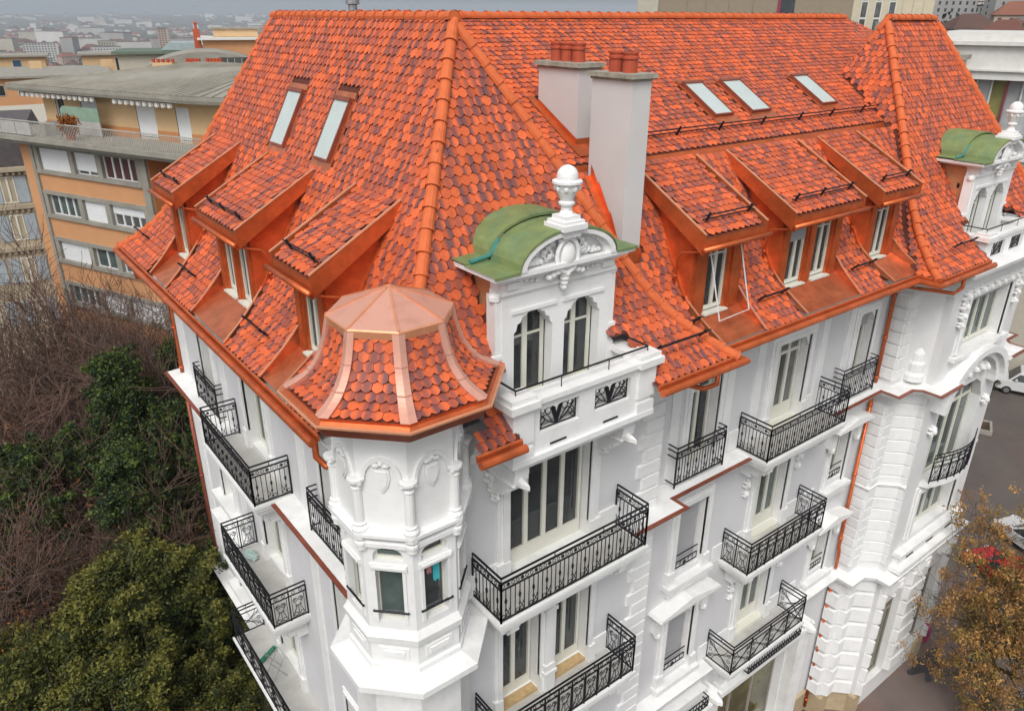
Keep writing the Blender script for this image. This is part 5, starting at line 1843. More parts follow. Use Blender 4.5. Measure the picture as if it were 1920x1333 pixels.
# ================================================================== ridge and hip tiles, each one a piece
def half_round(L=0.50, r0=0.125, r1=0.112):
    mb = MB()
    n = 8
    for r, y in ((r0, 0.0), (r1, L)):
        mb.pts([Vector((math.cos(a) * r, y, math.sin(a) * r - 0.02)) for a in [math.pi * (k / n * 1.2 - 0.1) for k in range(n + 1)]])
    for k in range(n):
        mb.f.append((k, k + 1, n + 2 + k, n + 1 + k))
        mb.m.append(0)
    i = mb.pts([Vector((math.cos(a) * (r0 + 0.012), y, math.sin(a) * (r0 + 0.012) - 0.02)) for y in (-0.005, 0.06) for a in [math.pi * (k / n * 1.2 - 0.1) for k in range(n + 1)]])
    for k in range(n):
        mb.f.append((i + k, i + k + 1, i + n + 2 + k, i + n + 1 + k))
        mb.m.append(0)
    mb.f.append(tuple(range(n + 1)))
    mb.m.append(0)
    me, c = mb.mesh('ridge_tile', RIDGE, smooth=False, recalc=False, origin=(0, 0, 0))
    return me
RT = half_round()
def ridge_line(P, parent, step=0.43, lift=0.02, scale=1.0):
    """Set half-round tiles nose to tail up a hip or along a ridge; P runs from the low end."""
    P = [Vector(p) for p in P]
    acc = 0.0
    for a, b in zip(P, P[1:]):
        d = (b - a)
        L = d.length
        d.normalize()
        up = Vector((0, 0, 1))
        x = d.cross(up)
        x.normalize()
        zv = x.cross(d)
        while acc < L - (0.33 * scale if b is P[-1] else 0.05):
            p = a + d * acc + zv * lift + Vector((random.gauss(0, 0.004), random.gauss(0, 0.004), random.gauss(0, 0.004)))
            tilt = 0.04
            d2 = (d * math.cos(tilt) - zv * math.sin(tilt))
            z2 = x.cross(d2)
            inst('ridge_tile', RT, basis(p, x * scale, d2 * scale, z2 * scale), parent)
            acc += step * scale
        acc -= L
def hip(E, dirx, diry, prof, kx=1.0, ky=1.0):
    return [Vector((E[0] + dirx * d * kx, E[1] + diry * d * ky, z)) for d, z in prof]
kx = 4.4 / TOPD
ridge_line(hip((4.43, 9.09), 1, 1, [q for q in PP if q[1] > 20.6], kx), pav_roof)
ridge_line(hip((13.23, 9.09), -1, 1, PP, kx), pav_roof)
ridge_line(hip((4.43, 26.3), 1, -1, PP, kx, 3.94 / TOPD), pav_roof)
ridge_line([(8.83, 13.35, 25.92), (8.83, 22.4, 25.92)], pav_roof)
ridge_line([(9.0, 17.6, 25.93), (29.5, 17.6, 25.93)], wing_roof, step=0.40)
ridge_line(hip((22.02, 8.94), 1, 1, PP, 3.68 / TOPD, sc), rp_roof)
ridge_line(hip((32.52, 8.94), -1, 1, PP, 3.68 / TOPD, sc), rp_roof)
ridge_line([(25.7, 13.85, 25.92), (28.84, 13.85, 25.92)], rp_roof)
ridge_line([(25.2, 14.8, 24.1), (25.7, 13.85, 25.9)], rp_roof)

# ================================================================== the tiles: the 300 that show largest as pieces, the rest in one
R_ = cam.matrix_world.to_3x3()
Rt = R_.transposed()
sc_ = []
for i, (P, u, t, n, w_, e_) in enumerate(TILES):
    v = P - EYE
    c = Rt @ v
    if c.z > -0.5:
        continue
    px, py = c.x / -c.z * FPX, c.y / -c.z * FPX
    if abs(px) > 955 or abs(py) > 660:
        continue
    L = v.length
    f_ = -n.dot(v) / L
    if f_ <= 0.02:
        continue
    if P.y > 13 and P.x < 9:
        continue
    sc_.append((f_ * w_ * e_ / (L * L), i))
sc_.sort(reverse=True)
PIECES = {i for _, i in sc_[:300]}

def tile_shape(w, e, rng):
    h = w * 0.5 * 0.97
    s = [(-0.03, 0.0), (0.03, 0.0), (h, e * 0.36), (h, e * 1.22), (-h, e * 1.22), (-h, e * 0.36)]
    hz = [0.036, 0.036, 0.031, 0.006, 0.006, 0.031]
    strength = 0.0 if rng.random() < 0.30 else rng.uniform(0.45, 1.0)
    cen = rng.choice((-0.42, -0.3, 0.3, 0.42, 0.0, 0.05)) + rng.uniform(-0.08, 0.08)
    bri = rng.uniform(0.80, 1.16)
    if rng.random() < 0.12:
        bri *= 0.8
    # columns across the tile so that the flame blends smoothly
    return s, hz, strength, cen, bri

def emit_tile(vv, ff, tt, P, u, t, n, w, e, rng):
    s, hz, st, cen, bri = tile_shape(w, e, rng)
    i = len(vv)
    M = lambda x, y, z: P + u * x + t * y + n * z
    h = w * 0.494
    cols = (-h, -h * 0.5, 0.0, h * 0.5, h)
    low = lambda x: e * 0.36 * min(1.0, max(0.0, (abs(x) - 0.02) / (h - 0.02)))
    zl = lambda x: 0.030 - 0.004 * abs(x) / h
    for x in cols:
        vv.append(M(x, low(x), zl(x)))
    for x in cols:
        vv.append(M(x, e * 1.22, 0.006))
    for x in cols:
        vv.append(M(x, low(x) + 0.002, 0.012))
    for _ in range(3):
        for x in cols:
            tt.append((st, min(1.0, abs(x / w - cen)), bri, 1.0))
    for k in range(4):
        ff.append((i + k, i + k + 1, i + 5 + k + 1, i + 5 + k))
        ff.append((i + 10 + k, i + 10 + k + 1, i + k + 1, i + k))
    ff.append((i + 10, i, i + 5))
    ff.append((i + 4, i + 14, i + 9))

def tile_mesh(name, vv, ff, tt):
    me = bpy.data.meshes.new(name)
    me.from_pydata([tuple(v) for v in vv], [], ff)
    me.materials.append(TILE)
    at = me.attributes.new('tint', 'FLOAT_COLOR', 'POINT')
    at.data.foreach_set('color', np.array(tt, dtype=np.float32).ravel())
    me.update()
    return me
rng = random.Random(21)
vv, ff, tt = [], [], []
for i, (P, u, t, n, w_, e_) in enumerate(TILES):
    if i not in PIECES:
        emit_tile(vv, ff, tt, P, u, t, n, w_, e_, rng)
rest = bpy.data.objects.new('roof_tiles', tile_mesh('roof_tiles', vv, ff, tt))
place(rest, Vector((0, 0, 0)), B)
rest['kind'] = 'stuff'
variants = {}
for i in sorted(PIECES):
    P, u, t, n, w_, e_ = TILES[i]
    key = (w_, rng.randrange(16))
    if key not in variants:
        a, b, c = [], [], []
        emit_tile(a, b, c, Vector((0, 0, 0)), Vector((1, 0, 0)), Vector((0, 1, 0)), Vector((0, 0, 1)), w_, e_, rng)
        variants[key] = tile_mesh('tile', a, b, c)
    par = turret_roof if w_ < 0.19 else pav_roof
    if par is turret_roof:
        par_ = TU
    inst('tile', variants[key], basis(P, u, t, n), TU if par is turret_roof else pav_roof)
print('tiles', len(TILES), 'pieces', len(PIECES))

# ================================================================== ground, street, garden
def sstep(a, b, x):
    t = min(1.0, max(0.0, (x - a) / (b - a)))
    return t * t * (3 - 2 * t)
def terrain(x, y):
    r = math.hypot(x, y)
    th = math.degrees(math.atan2(y, x)) % 360
    if th > 180:
        th -= 360
    wr = sstep(46, 34, th) * sstep(-60, -20, th)           # town hillside on the right
    wl = sstep(46, 60, th) if th > 0 else 0
    wl = max(wl, 1 - wr)
    h = -46 * sstep(100, 420, r) * wl + (15 * sstep(85, 190, r) + 24 * sstep(190, 800, r) + 70 * sstep(800, 2600, r)) * wr
    h += 45 * sstep(3800, 7800, r) * wl
    h += 6 * math.sin(x * 0.004 + 1) * math.cos(y * 0.0035) * sstep(300, 900, r)
    return h
radii = [0, 8, 16, 25, 35, 48, 62, 78, 90, 105, 120, 140, 165, 200, 250, 310, 380, 460, 560, 700, 900, 1200, 1600, 2100, 2800, 3600, 4600, 6000, 7600, 9800]
na = 120
gv, gf = [], []
for r in radii:
    for k in range(na):
        a = 2 * math.pi * k / na
        x, y = r * math.cos(a), r * math.sin(a)
        gv.append((x, y, terrain(x, y) - 0.004))
for i in range(len(radii) - 1):
    for k in range(na):
        k2 = (k + 1) % na
        gf.append((i * na + k, (i + 1) * na + k, (i + 1) * na + k2, i * na + k2))
GROUND = pm('town_ground', (0.075, 0.078, 0.058), 0.95, var=0.5, scale=0.012, dirt=(0.05, 0.055, 0.05), dscale=0.02, damt=0.8)
me = bpy.data.meshes.new('ground')
me.from_pydata(gv, [], gf)
me.materials.append(GROUND)
structure(place(bpy.data.objects.new('ground', me), Vector((0, 0, 0)), None))

def sheet(name, poly, z, m):
    mb = MB()
    mb.face([(x, y, z) for x, y in poly])
    return structure(mb.build(name, m, None, recalc=False))
sheet('road', [(-6, -25), (80, -25), (80, 26), (33, 26), (33, 3.5), (-6, 3.5)], 0.004, ASPH)
sheet('garden_soil', [(-60, 10.5), (5.4, 10.5), (5.4, 26), (26, 26), (26, 66), (-60, 66)], 0.006, EARTH)
mb = MB()
mb.vprism([(5.4, 5.6), (36, 5.6), (36, 20), (31.1, 20), (31.1, 10.2), (5.4, 10.2)], 0.0, 0.13)
structure(mb.build('pavement', PAVE, None))
mb = MB()
k = 0
while 5.4 + k * 1.0 < 36:
    x = 5.4 + k * 1.0
    mb.box(x + 0.006, x + 0.994, 5.42, 5.59, 0.0, 0.128)
    k += 1
kb = mb.build('kerb', KERB, None)
structure(kb)
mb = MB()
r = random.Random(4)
mb.face([(29.6 + math.cos(a) * (1.0 + 0.3 * math.sin(3 * a + 1) + 0.25 * math.sin(7 * a)), 8.7 + math.sin(a) * (0.6 + 0.2 * math.cos(2 * a) + 0.15 * math.sin(5 * a)), 0.135) for a in [2 * math.pi * k / 44 for k in range(44)]])  # flat irregular patch, coloured darker than the paving round it
structure(mb.build('dark_patch', DARKP, None, recalc=False))

# ================================================================== orange apartment block behind the garden
AU, AN = Vector((0.41768, -0.90859, 0)), Vector((-0.90859, -0.41768, 0))
AF = Fr((7.098, 44.909, 0), AU, AN)
ORW = pm('orange_render', (0.56, 0.285, 0.135), 0.85, var=0.06, scale=0.7, dirt=(0.48, 0.25, 0.13), dscale=0.5, damt=0.35)
ORP = pm('peach_render', (0.60, 0.41, 0.225), 0.85, var=0.05, scale=0.7)
ORD = pm('deep_orange_render', (0.50, 0.22, 0.085), 0.85, var=0.06, scale=0.7)
GRS = pm('grey_concrete', (0.29, 0.275, 0.235), 0.85, var=0.15, scale=1.2, dirt=(0.2, 0.19, 0.16), dscale=1.0, damt=0.5)
ZINC = pm('zinc_roof', (0.32, 0.30, 0.25), 0.55, metal=0.1, var=0.16, scale=0.6, dirt=(0.17, 0.15, 0.12), dscale=0.8, damt=0.6)
RAILW = pm('painted_rail', (0.42, 0.40, 0.36), 0.6)
CURT = pm('dark_curtain', (0.09, 0.035, 0.03), 0.5, var=0.3, scale=3)
AWN = pm('striped_awning', (0.58, 0.56, 0.52), 0.8)
SCRN = pm('green_screen', (0.23, 0.33, 0.25), 0.4)
FABR = pm('grey_fabric', (0.40, 0.385, 0.37), 0.85)
A = thing('apartment_block', AF(0, -6, 0), 'orange rendered apartment block with white shutters and grey zinc roof terrace storey', 'building')
holes = []
rows = [(18.15, 19.32), (15.7, 16.82), (13.1, 14.2), (10.5, 11.6), (7.9, 9.0), (5.3, 6.4)]
cols = [(-4.35, -1.75), (-1.4, 0.45), (0.85, 3.5)]
for z0, z1 in rows:
    for a, b in cols:
        holes.append((a, b, z0, z1))
facade('wall', AF, -5.9, 4.35, 0, 19.6, holes, ORW, A, reveal=0.25, rmat=GRS)
mb = MB(AF)
mb.quad([(4.35, 0, 0), (4.35, -1.2, 0), (4.35, -1.2, 19.6), (4.35, 0, 19.6)])
mb.quad([(4.35, -1.2, 0), (16, -1.2, 0), (16, -1.2, 19.6), (4.35, -1.2, 19.6)])
mb.quad([(-5.9, 0, 0), (-5.9, -14, 0), (-5.9, -14, 19.6), (-5.9, 0, 19.6)])
mb.build('wall', ORD, A, recalc=False)
mb = MB(AF)
for z0, z1 in rows:
    mb.box(-4.65, 3.78, 0.0, 0.13, z0 - 0.2, z0)
    mb.box(-4.65, 3.78, 0.0, 0.1, z1, z1 + 0.2)
    for a, b in ((-4.65, -4.35), (-1.75, -1.4), (0.45, 0.85), (3.5, 3.78)):
        mb.box(a, b, 0.0, 0.08, z0, z1)
mb.box(3.85, 4.33, 0.0, 0.16, 6, 19.6)
mb.box(-4.95, -4.7, 0.0, 0.12, 6, 19.6)
mb.build('window_band', GRS, A)
kinds = [['S', 'S2', 'C'], ['W', 'S', 'H'], ['S', 'W', 'W'], ['W', 'S', 'S'], ['S', 'S', 'S'], ['S', 'S', 'S']]
for (z0, z1), kd in zip(rows, kinds):
    for (a, b), q in zip(cols, kd):
        n = 4 if b - a > 2 else 2
        wn = window(AF, a, b, z0, z1, A, o=-0.12, leaves=n, bottom=0.04, glass=CURT if q == 'C' else (GLASSG if q == 'W' else GLASSC), mat=SHUTW)
        f_ = {'S': 1.0, 'S2': 0.82, 'H': 0.45}.get(q, 0)
        if f_:
            sb = MB(AF)
            n = 10
            zz = z1 - (z1 - z0) * f_
            for k in range(n):
                sb.box(a + 0.03, b - 0.03, -0.10, -0.075 + 0.006 * (k % 2), zz + (z1 - zz) * k / n, zz + (z1 - zz) * (k + 1) / n)
            sb.build('roller_shutter', SHUTW, wn)
window(AF, 5.9, 7.0, 18.0, 19.3, A, o=-1.19, leaves=1, mat=GRS, shutter=1.0)
mb = MB(AF)
mb.box(-7.6, 16, -1.5, 0.75, 19.6, 19.78)
mb.box(-7.9, 16, -1.5, 0.95, 19.78, 20.02)
mb.box(-7.9, 16, -14, -1.5, 19.75, 20.0)
mb.build('terrace_slab', GRS, A)
mb = MB(AF)
u = -7.8
while u < 10:
    if not (-7.2 < u < -3.2):
        mb.box(u, u + 0.025, 0.78, 0.8, 20.02, 20.8)
    u += 0.13
mb.box(-7.8, 10, 0.77, 0.81, 20.78, 20.83)
mb.build('terrace_railing', RAILW, A)
for u in (-7.1, -5.8, -4.5):
    mb = MB(AF)
    mb.box(u, u + 1.24, 0.74, 0.77, 20.08, 20.74)
    mb.build('railing_panel', FABR, A)
PO = -1.7
ph = [(-4.55, -3.8, 20.05, 21.75), (-2.4, -1.1, 20.05, 21.75), (1.95, 3.35, 20.05, 21.72), (4.85, 5.8, 20.05, 21.72)]
facade('penthouse_wall', AF, -5.6, 6.75, 20.0, 22.05, ph, ORP, A, reveal=0.18, rmat=GRS, o=PO)
mb = MB(AF)
mb.quad([(6.75, PO, 20), (14, PO - 1.6, 20), (14, PO - 1.6, 22.05), (6.75, PO, 22.05)])
mb.quad([(-5.6, PO, 20), (-5.6, -12, 20), (-5.6, -12, 22.05), (-5.6, PO, 22.05)])
mb.build('penthouse_wall', ORP, A, recalc=False)
mb = MB(AF)
for a, b in ((-5.6, -4.55), (-3.8, -2.4), (-1.1, 1.95), (3.35, 4.85), (5.8, 6.75)):
    mb.box(a, b, PO, PO + 0.015, 20.0, 20.5)
mb.build('wall_base', ORD, A)
for k, (a, b, c, d) in enumerate(ph):
    wn = window(AF, a, b, c, d, A, o=PO - 0.06, leaves=1, mat=SHUTW, glass=GLASS, bottom=0.05)
    if k >= 1:
        sb = MB(AF)
        sb.box(a + 0.02, b - 0.02, PO - 0.05, PO - 0.03, c + 0.1, d)
        sb.build('roller_shutter', SHUTW, wn)
for a, b in ((-6.0, 0.2), (1.5, 5.9)):
    mb = MB(AF)
    n = int((b - a) / 0.22)
    for k in range(n):
        u0, u1 = a + (b - a) * k / n, a + (b - a) * (k + 1) / n
        mb.box(u0, u1, PO + 0.1, PO + 0.9, 21.98, 22.0, 0)
        mb.box(u0 + 0.01, u1 - (0.09 if k % 2 else 0.01), PO + 0.89, PO + 0.91, 21.78 + 0.03 * (k % 2), 21.99, k % 2)
    mb.build('awning', [AWN, pm('awning_stripe_%d' % n, (0.36, 0.35, 0.33), 0.8)], A)
ev = [(-6.9, PO + 1.0), (6.9, PO + 1.0), (14, PO - 0.4), (14, -13), (-6.9, -13)]
mb = MB()
mb.sweep([(AF(u, o, 0).x, AF(u, o, 0).y) for u, o in ev], [(-0.9, 22.05), (0.0, 22.05), (0.05, 22.2), (0.05, 22.38), (-0.9, 22.42)], closed=True)
mb.build('eaves', GRS, A)
mb = MB(AF)
pk = [(1.5, -6.5, 23.45), (8.0, -6.0, 23.55)]
E_ = [(u, o - 0.0, 22.4) for u, o in ev]
mb.quad([E_[0], E_[1], pk[1], pk[0]])
mb.quad([E_[1], E_[2], pk[1]])
mb.quad([E_[0], pk[0], E_[4]])
mb.quad([pk[0], pk[1], E_[3], E_[4]])
mb.quad([E_[2], E_[3], pk[1]])
mb.build('roof', ZINC, A, recalc=False)
mb = MB()
for k in range(34):                                   # standing seams
    t = (k + 0.5) / 34
    a = Vector(E_[0]).lerp(Vector(E_[1]), t)
    b = Vector(pk[0]).lerp(Vector(pk[1]), t)
    mb.beam(AF(a.x, a.y, a.z + 0.02), AF(b.x, b.y, b.z + 0.02), 0.05, 0.05)
for k in range(12):
    t = (k + 0.5) / 12
    a = Vector(E_[1]).lerp(Vector(E_[2]), t)
    b = Vector(pk[1])
    a2 = a.lerp(b, 0.85)
    mb.beam(AF(a.x, a.y, a.z + 0.02), AF(a2.x, a2.y, a2.z + 0.02), 0.05, 0.05)
mb.beam(AF(*E_[1]), AF(*pk[1]), 0.14, 0.08)
mb.beam(AF(*E_[0]), AF(*pk[0]), 0.14, 0.08)
sm_ = mb.build('standing_seams', ZINC, A)
sm_['kind'] = 'stuff'
for x, y, w_ in ((12.9, 50.6, 1.3), (14.5, 50.2, 0.8), (15.6, 49.8, 0.9)):
    mb = MB()
    mb.vprism([(x - w_ * 0.45, y + w_ * 0.2), (x + w_ * 0.25, y - w_ * 0.45), (x + w_ * 0.55, y - w_ * 0.1), (x - w_ * 0.1, y + w_ * 0.5)], 22.5, 23.25)
    mb.build('roof_chimney', ORP, A)
    mb = MB()
    for k in range(5):
        q = k / 4 - 0.5
        mb.lathe((x + q * w_ * 0.7, y - q * w_ * 0.5, 0), [(0.09, 23.25), (0.11, 23.45)], 8)
    mb.build('chimney_pots', POT, A)
mb = MB(AF)
mb.box(-2.7, -2.64, PO + 0.02, 0.4, 20.0, 20.75)
mb.build('terrace_divider', FABR, A)
mb = MB(AF)
mb.prism([(-3.0, 20.75), (0.1, 20.75), (0.1, 21.45), (-2.7, 21.45), (-2.95, 21.3)], -0.9, -0.86)
mb.build('privacy_screen', SCRN, A)
mb = MB(AF)
mb.box(-3.0, 0.1, -0.9, -0.86, 20.05, 20.75)
mb.build('privacy_screen_base', FABR, A)

# clipped orange shrub in a tub on that terrace
LEAFO = pm('orange_leaf', (0.30, 0.10, 0.015), 0.8, var=0.4, scale=4)
def leaf_cloud(centers, n, sig, size, seed, up=0.3, mats=1, flat=0.0):
    """Leaf-sized quads spread round the clump centres; returns verts, faces, material ids."""
    R = np.random.RandomState(seed)
    cc = np.array(centers)
    idx = R.randint(0, len(cc), n)
    P = cc[idx, :3] + R.normal(0, 1, (n, 3)) * (cc[idx, 3:4] if cc.shape[1] > 3 else sig) * np.array([1, 1, 0.8])
    nrm = R.normal(0, 1, (n, 3)) + np.array([0, 0, up])
    nrm /= np.linalg.norm(nrm, axis=1, keepdims=True) + 1e-9
    a = np.cross(nrm, R.normal(0, 1, (n, 3)))
    a /= np.linalg.norm(a, axis=1, keepdims=True) + 1e-9
    b = np.cross(nrm, a)
    s = size * R.uniform(0.6, 1.35, (n, 1))
    a, b = a * s, b * s * 0.5
    vs = np.stack([P - a, P - b, P + a, P + b], 1).reshape(-1, 3)
    fs = np.arange(n * 4).reshape(-1, 4)
    mi = (idx * 7919 % mats)
    return vs, fs, mi
def np_mesh(name, vs, fs, mi, mats):
    me = bpy.data.meshes.new(name)
    n = len(fs)
    me.vertices.add(len(vs))
    me.vertices.foreach_set('co', vs.astype(np.float32).ravel())
    me.loops.add(n * 4)
    me.loops.foreach_set('vertex_index', fs.astype(np.int32).ravel())
    me.polygons.add(n)
    me.polygons.foreach_set('loop_start', np.arange(0, n * 4, 4, dtype=np.int32))
    for m in mats:
        me.materials.append(m)
    me.polygons.foreach_set('material_index', mi.astype(np.int32))
    me.update(calc_edges=True)
    return me
sh = thing('potted_shrub', (6.5, 45.3, 20.02), 'rusty orange shrub in a tub on the roof terrace of the apartment block', 'shrub')
q = [(0.0 + RN.uniform(-0.25, 0.25), RN.uniform(-0.25, 0.25), RN.uniform(0.4, 1.1), 0.14) for _ in range(24)]
vs, fs, mi = leaf_cloud(q, 1500, 0.15, 0.07, 3)
o_ = bpy.data.objects.new('foliage', np_mesh('foliage', vs, fs, mi, [LEAFO]))
C.objects.link(o_)
o_.parent = sh
mb = MB()
mb.lathe((6.5, 45.3, 20.02), [(0.2, 0), (0.27, 0.4), (0.24, 0.4)], 12)
mb.build('tub', POT, sh)

# ================================================================== other buildings around
STONE = pm('old_stone', (0.42, 0.36, 0.26), 0.85, var=0.15, scale=1.0)
SLATE = pm('dark_slate', (0.085, 0.075, 0.078), 0.7, var=0.25, scale=2)
BLUESH = pm('blue_shutter', (0.36, 0.42, 0.46), 0.6)
BROWN = pm('brown_panel', (0.265, 0.215, 0.155), 0.7, var=0.05)
CREAMW = pm('cream_wall', (0.55, 0.49, 0.37), 0.8, var=0.06)
BEIGE = pm('beige_wall', (0.44, 0.41, 0.34), 0.8, var=0.05)
WHT = pm('white_concrete', (0.62, 0.61, 0.58), 0.7, var=0.06)
MAG = pm('magenta_panel', (0.26, 0.03, 0.07), 0.6)
BRED = pm('brick_red', (0.42, 0.085, 0.035), 0.8, var=0.15)
OF = Fr((4.5, 59.8, 0), Vector((0.985, -0.17, 0)).normalized(), Vector((-0.17, -0.985, 0)).normalized())
O_ = thing('stone_house', OF(-3, -5, 0), 'old stone town house with slate mansard and pale blue shutters at the left edge', 'building')
mb = MB(OF)
mb.box(-12, 2.6, -10, 0, 0, 16.6)
mb.build('wall', STONE, O_)
mb = MB(OF)
mb.prism([(-12, 16.7), (2.4, 16.7), (1.6, 19.3), (-12, 19.3)], -9.5, -0.4)
mb.build('roof', SLATE, O_)
for z, o in ((16.45, 0.35), (14.0, 0.2), (11.2, 0.2)):
    mb = MB(OF)
    mb.box(-12, 2.8, 0.0, o, z, z + 0.28)
    for k in range(40):
        mb.box(-11 + 0.34 * k, -10.85 + 0.34 * k, 0.0, o * 0.7, z - 0.2, z)
    mb.build('cornice', STONE, O_)
for z in (14.4, 11.9, 9.0, 6.0):
    for u in (-4.6, -2.6, -0.2):
        wn = window(OF, u - 0.4, u + 0.4, z, z + 1.7, O_, o=0.03, leaves=2, bottom=0.08)
        for s in (-1, 1):
            mb = MB(OF)
            a, b = sorted((u + s * 0.45, u + s * 1.1))
            mb.box(a, b, 0.0, 0.05, z, z + 1.7)
            mb.build('shutter', BLUESH, wn)
for u in (-4.2, -1.6):
    mb = MB(OF)
    mb.box(u - 0.5, u + 0.5, -1.4, -0.2, 17.0, 18.6)
    dm = mb.build('dormer', STONE, O_)
    mb = MB(OF)
    mb.box(u - 0.35, u + 0.35, -0.2, -0.17, 17.15, 18.4)
    mb.build('pane', GLASS, dm)
mb = MB()
mb.vprism([(0, 75), (9, 75), (13, 92), (-6, 92)], 0, 17.5)
mb2_ = mb.build('flat_roofed_block', BEIGE, None)
tag(mb2_, 'low beige block with a grey pitched roof behind the stone house', 'building')

def block(name, label, fr, u0, u1, dep, z0, z1, wall, roofm, wins=(), par=0.25, glass=GLASS, eave=0.5):
    t = thing(name, fr((u0 + u1) / 2, -dep / 2, z0), label, 'building')
    mb = MB(fr)
    mb.box(u0, u1, -dep, 0, z0, z1)
    mb.build('wall', wall, t)
    mb = MB(fr)
    mb.box(u0 - eave, u1 + eave, -dep - eave, eave, z1 + 0.003, z1 + par)
    mb.build('roof', roofm, t)
    for (a, b, c, d) in wins:
        mb = MB(fr)
        mb.box(a - 0.06, b + 0.06, 0.003, 0.05, c - 0.06, d + 0.06)
        wn = mb.build('window', WHT, t)
        mb = MB(fr)
        mb.box(a, b, 0.051, 0.07, c, d)
        mb.build('pane', glass, wn)
    return t
XU, XN = Vector((0.985, -0.17, 0)).normalized(), Vector((-0.17, -0.985, 0)).normalized()
f1 = Fr((14, 149, 0), XU, XN)
t = block('roof_penthouse', 'peach rooftop penthouse with one blue window at the far left', f1, -8, 6.1, 9, 14.0, 19.35, ORP, GRS, [(1.6, 2.7, 17.9, 18.9), (-1.4, -0.6, 17.0, 18.9)], glass=pm('blue_glass', (0.05, 0.10, 0.16), 0.1))
f2 = Fr((25.2, 147.8, 0), XU, XN)
block('roof_penthouse', 'wide peach rooftop penthouse with a dark door behind the zinc roof', f2, 0, 8.4, 9, 14.0, 19.4, ORP, GRS, [(4.9, 5.6, 17.0, 19.0)])
f3 = Fr((11, 119.4, 0), XU, XN)
block('terrace_block', 'long orange apartment block with grey flat roof seen over the zinc roof', f3, -14, 12, 20, -8, 18.2, ORW, GRS, [(-9 + 2.6 * k, -7.9 + 2.6 * k, 16.2, 17.4) for k in range(7)])
for k, u in enumerate((-3.0, 6.2, 11.0)):
    mb = MB(Fr((19, 134, 0), XU, XN))
    mb.box(u, u + 1.6, -1, 0, 17.5, 19.4)
    o_ = mb.build('chimney_stack', ORP, None)
    tag(o_, ['pale chimney stack left of the wide peach penthouse', 'pale chimney stack hidden behind the wide peach penthouse', 'pale chimney stack right of the wide peach penthouse'][k], 'chimney')
BFr = Fr((22.0, 87.3, 0), Vector((0.955, -0.296, 0)), Vector((-0.296, -0.955, 0)))
t = thing('barrel_roof_house', BFr(4, -5, -3), 'house with a curved grey barrel roof behind the zinc roof', 'building')
mb = MB(BFr)
mb.box(-1, 9.6, -9, 0, -3, 20.9)
mb.build('wall', ORP, t)
mb = MB(BFr)
mb.prism([(-1.5 + 11.6 * k / 14, 20.9 + 1.35 * math.sin(math.pi * k / 14) ** 0.8) for k in range(15)], -9.4, 0.5)
mb.build('roof', ZINC, t)
mb = MB(BFr)
mb.box(5.6, 8.8, 0.5, 0.54, 21.0, 21.7)
mb.build('window', GLASSC, t)
mb = MB(BFr)
for k in range(5):
    mb.box(5.7 + 0.7 * k, 5.76 + 0.7 * k, 0.54, 0.57, 21.0, 21.6)
mb.build('railing', RAILW, t)
f4 = Fr((29.0, 95.7, 0), Vector((0.945, -0.327, 0)), Vector((-0.327, -0.945, 0)))
t = block('orange_penthouse', 'orange flat-roofed penthouse just left of the tiled roof edge', f4, 0, 9.5, 8, 12.0, 23.05, ORW, WHT, par=0.22)
mb = MB(f4)
mb.box(1.2, 6.2, -8.4, -3, 23.3, 24.15)
mb.build('upper_storey', ORP, t)
mb = MB(f4)
mb.box(0.9, 6.5, -8.6, -2.8, 24.15, 24.3)
mb.build('roof', GRS, t)
mb = MB(f4)
mb.box(-0.9, -0.2, -1.5, -0.8, 20, 24.2)
mb.lathe(f4(-0.55, -1.1, 0), [(0.16, 24.2), (0.16, 24.7), (0.25, 24.8), (0.05, 25.0)], 8)
mb.build('chimney', BRED, t)
f5 = Fr((26.2, 97.2, 0), Vector((0.945, -0.327, 0)), Vector((-0.327, -0.945, 0)))
t = block('glass_roof_hall', 'low hall with a pale blue glazed roof beside the orange penthouse', f5, -6, 3.2, 9, 10, 21.6, BEIGE, pm('green_copper_edge', (0.12, 0.16, 0.12), 0.7), par=0.3)
mb = MB(f5)
mb.prism([(-1.5, 21.95), (3.0, 21.95), (2.5, 22.75), (-0.6, 22.75)], -7, -1)
mb.build('glazed_roof', pm('pale_glazing', (0.33, 0.40, 0.41), 0.2), t)

# brown slab block and cream block behind the ridge
f6 = Fr((54.6, 51.6, 0), Vector((0.604, -0.797, 0)), Vector((-0.797, -0.604, 0)))
t = thing('brown_block', f6(10, -8, 0), 'large flat brown panelled building behind the roof ridge', 'building')
mb = MB(f6)
mb.box(0.9, 16.9, -10, -0.06, 0, 36)
mb.build('wall', BROWN, t)
mb = MB(f6)
mb.box(-0.9, 0.9, -10, 0.05, 0, 36.5)
mb.build('corner_pier', BEIGE, t)
pu = [0.95, 3.4, 4.95, 6.9, 8.9, 10.9]
for a, b in zip(pu, pu[1:]):
    mb = MB(f6)
    mb.box(a + 0.02, b - 0.02, -0.05, 0.02, 10, 36)
    mb.build('facade_panel', BROWN, t)
mb = MB(f6)
mb.box(10.95, 12.3, -0.05, -0.02, 10, 36)
wn = mb.build('window_strip', GLASS, t)
mb = MB(f6)
mb.box(10.92, 11.15, -0.02, 0.03, 10, 36)
mb.build('window_frame', MAG, wn)
mb = MB(f6)
mb.box(12.3, 16.9, -0.05, 0.02, 10, 36)
mb.build('facade_panel', BROWN, t)
f7 = Fr((86.1, 50.9, 0), Vector((0.476, -0.879, 0)), Vector((-0.879, -0.476, 0)))
t = thing('cream_block', f7(4, -6, 0), 'cream rendered tower block with tall grey window strips behind the right roof', 'building')
mb = MB(f7)
mb.box(-6, 8.2, -12, 0, 0, 36)
mb.build('wall', CREAMW, t)
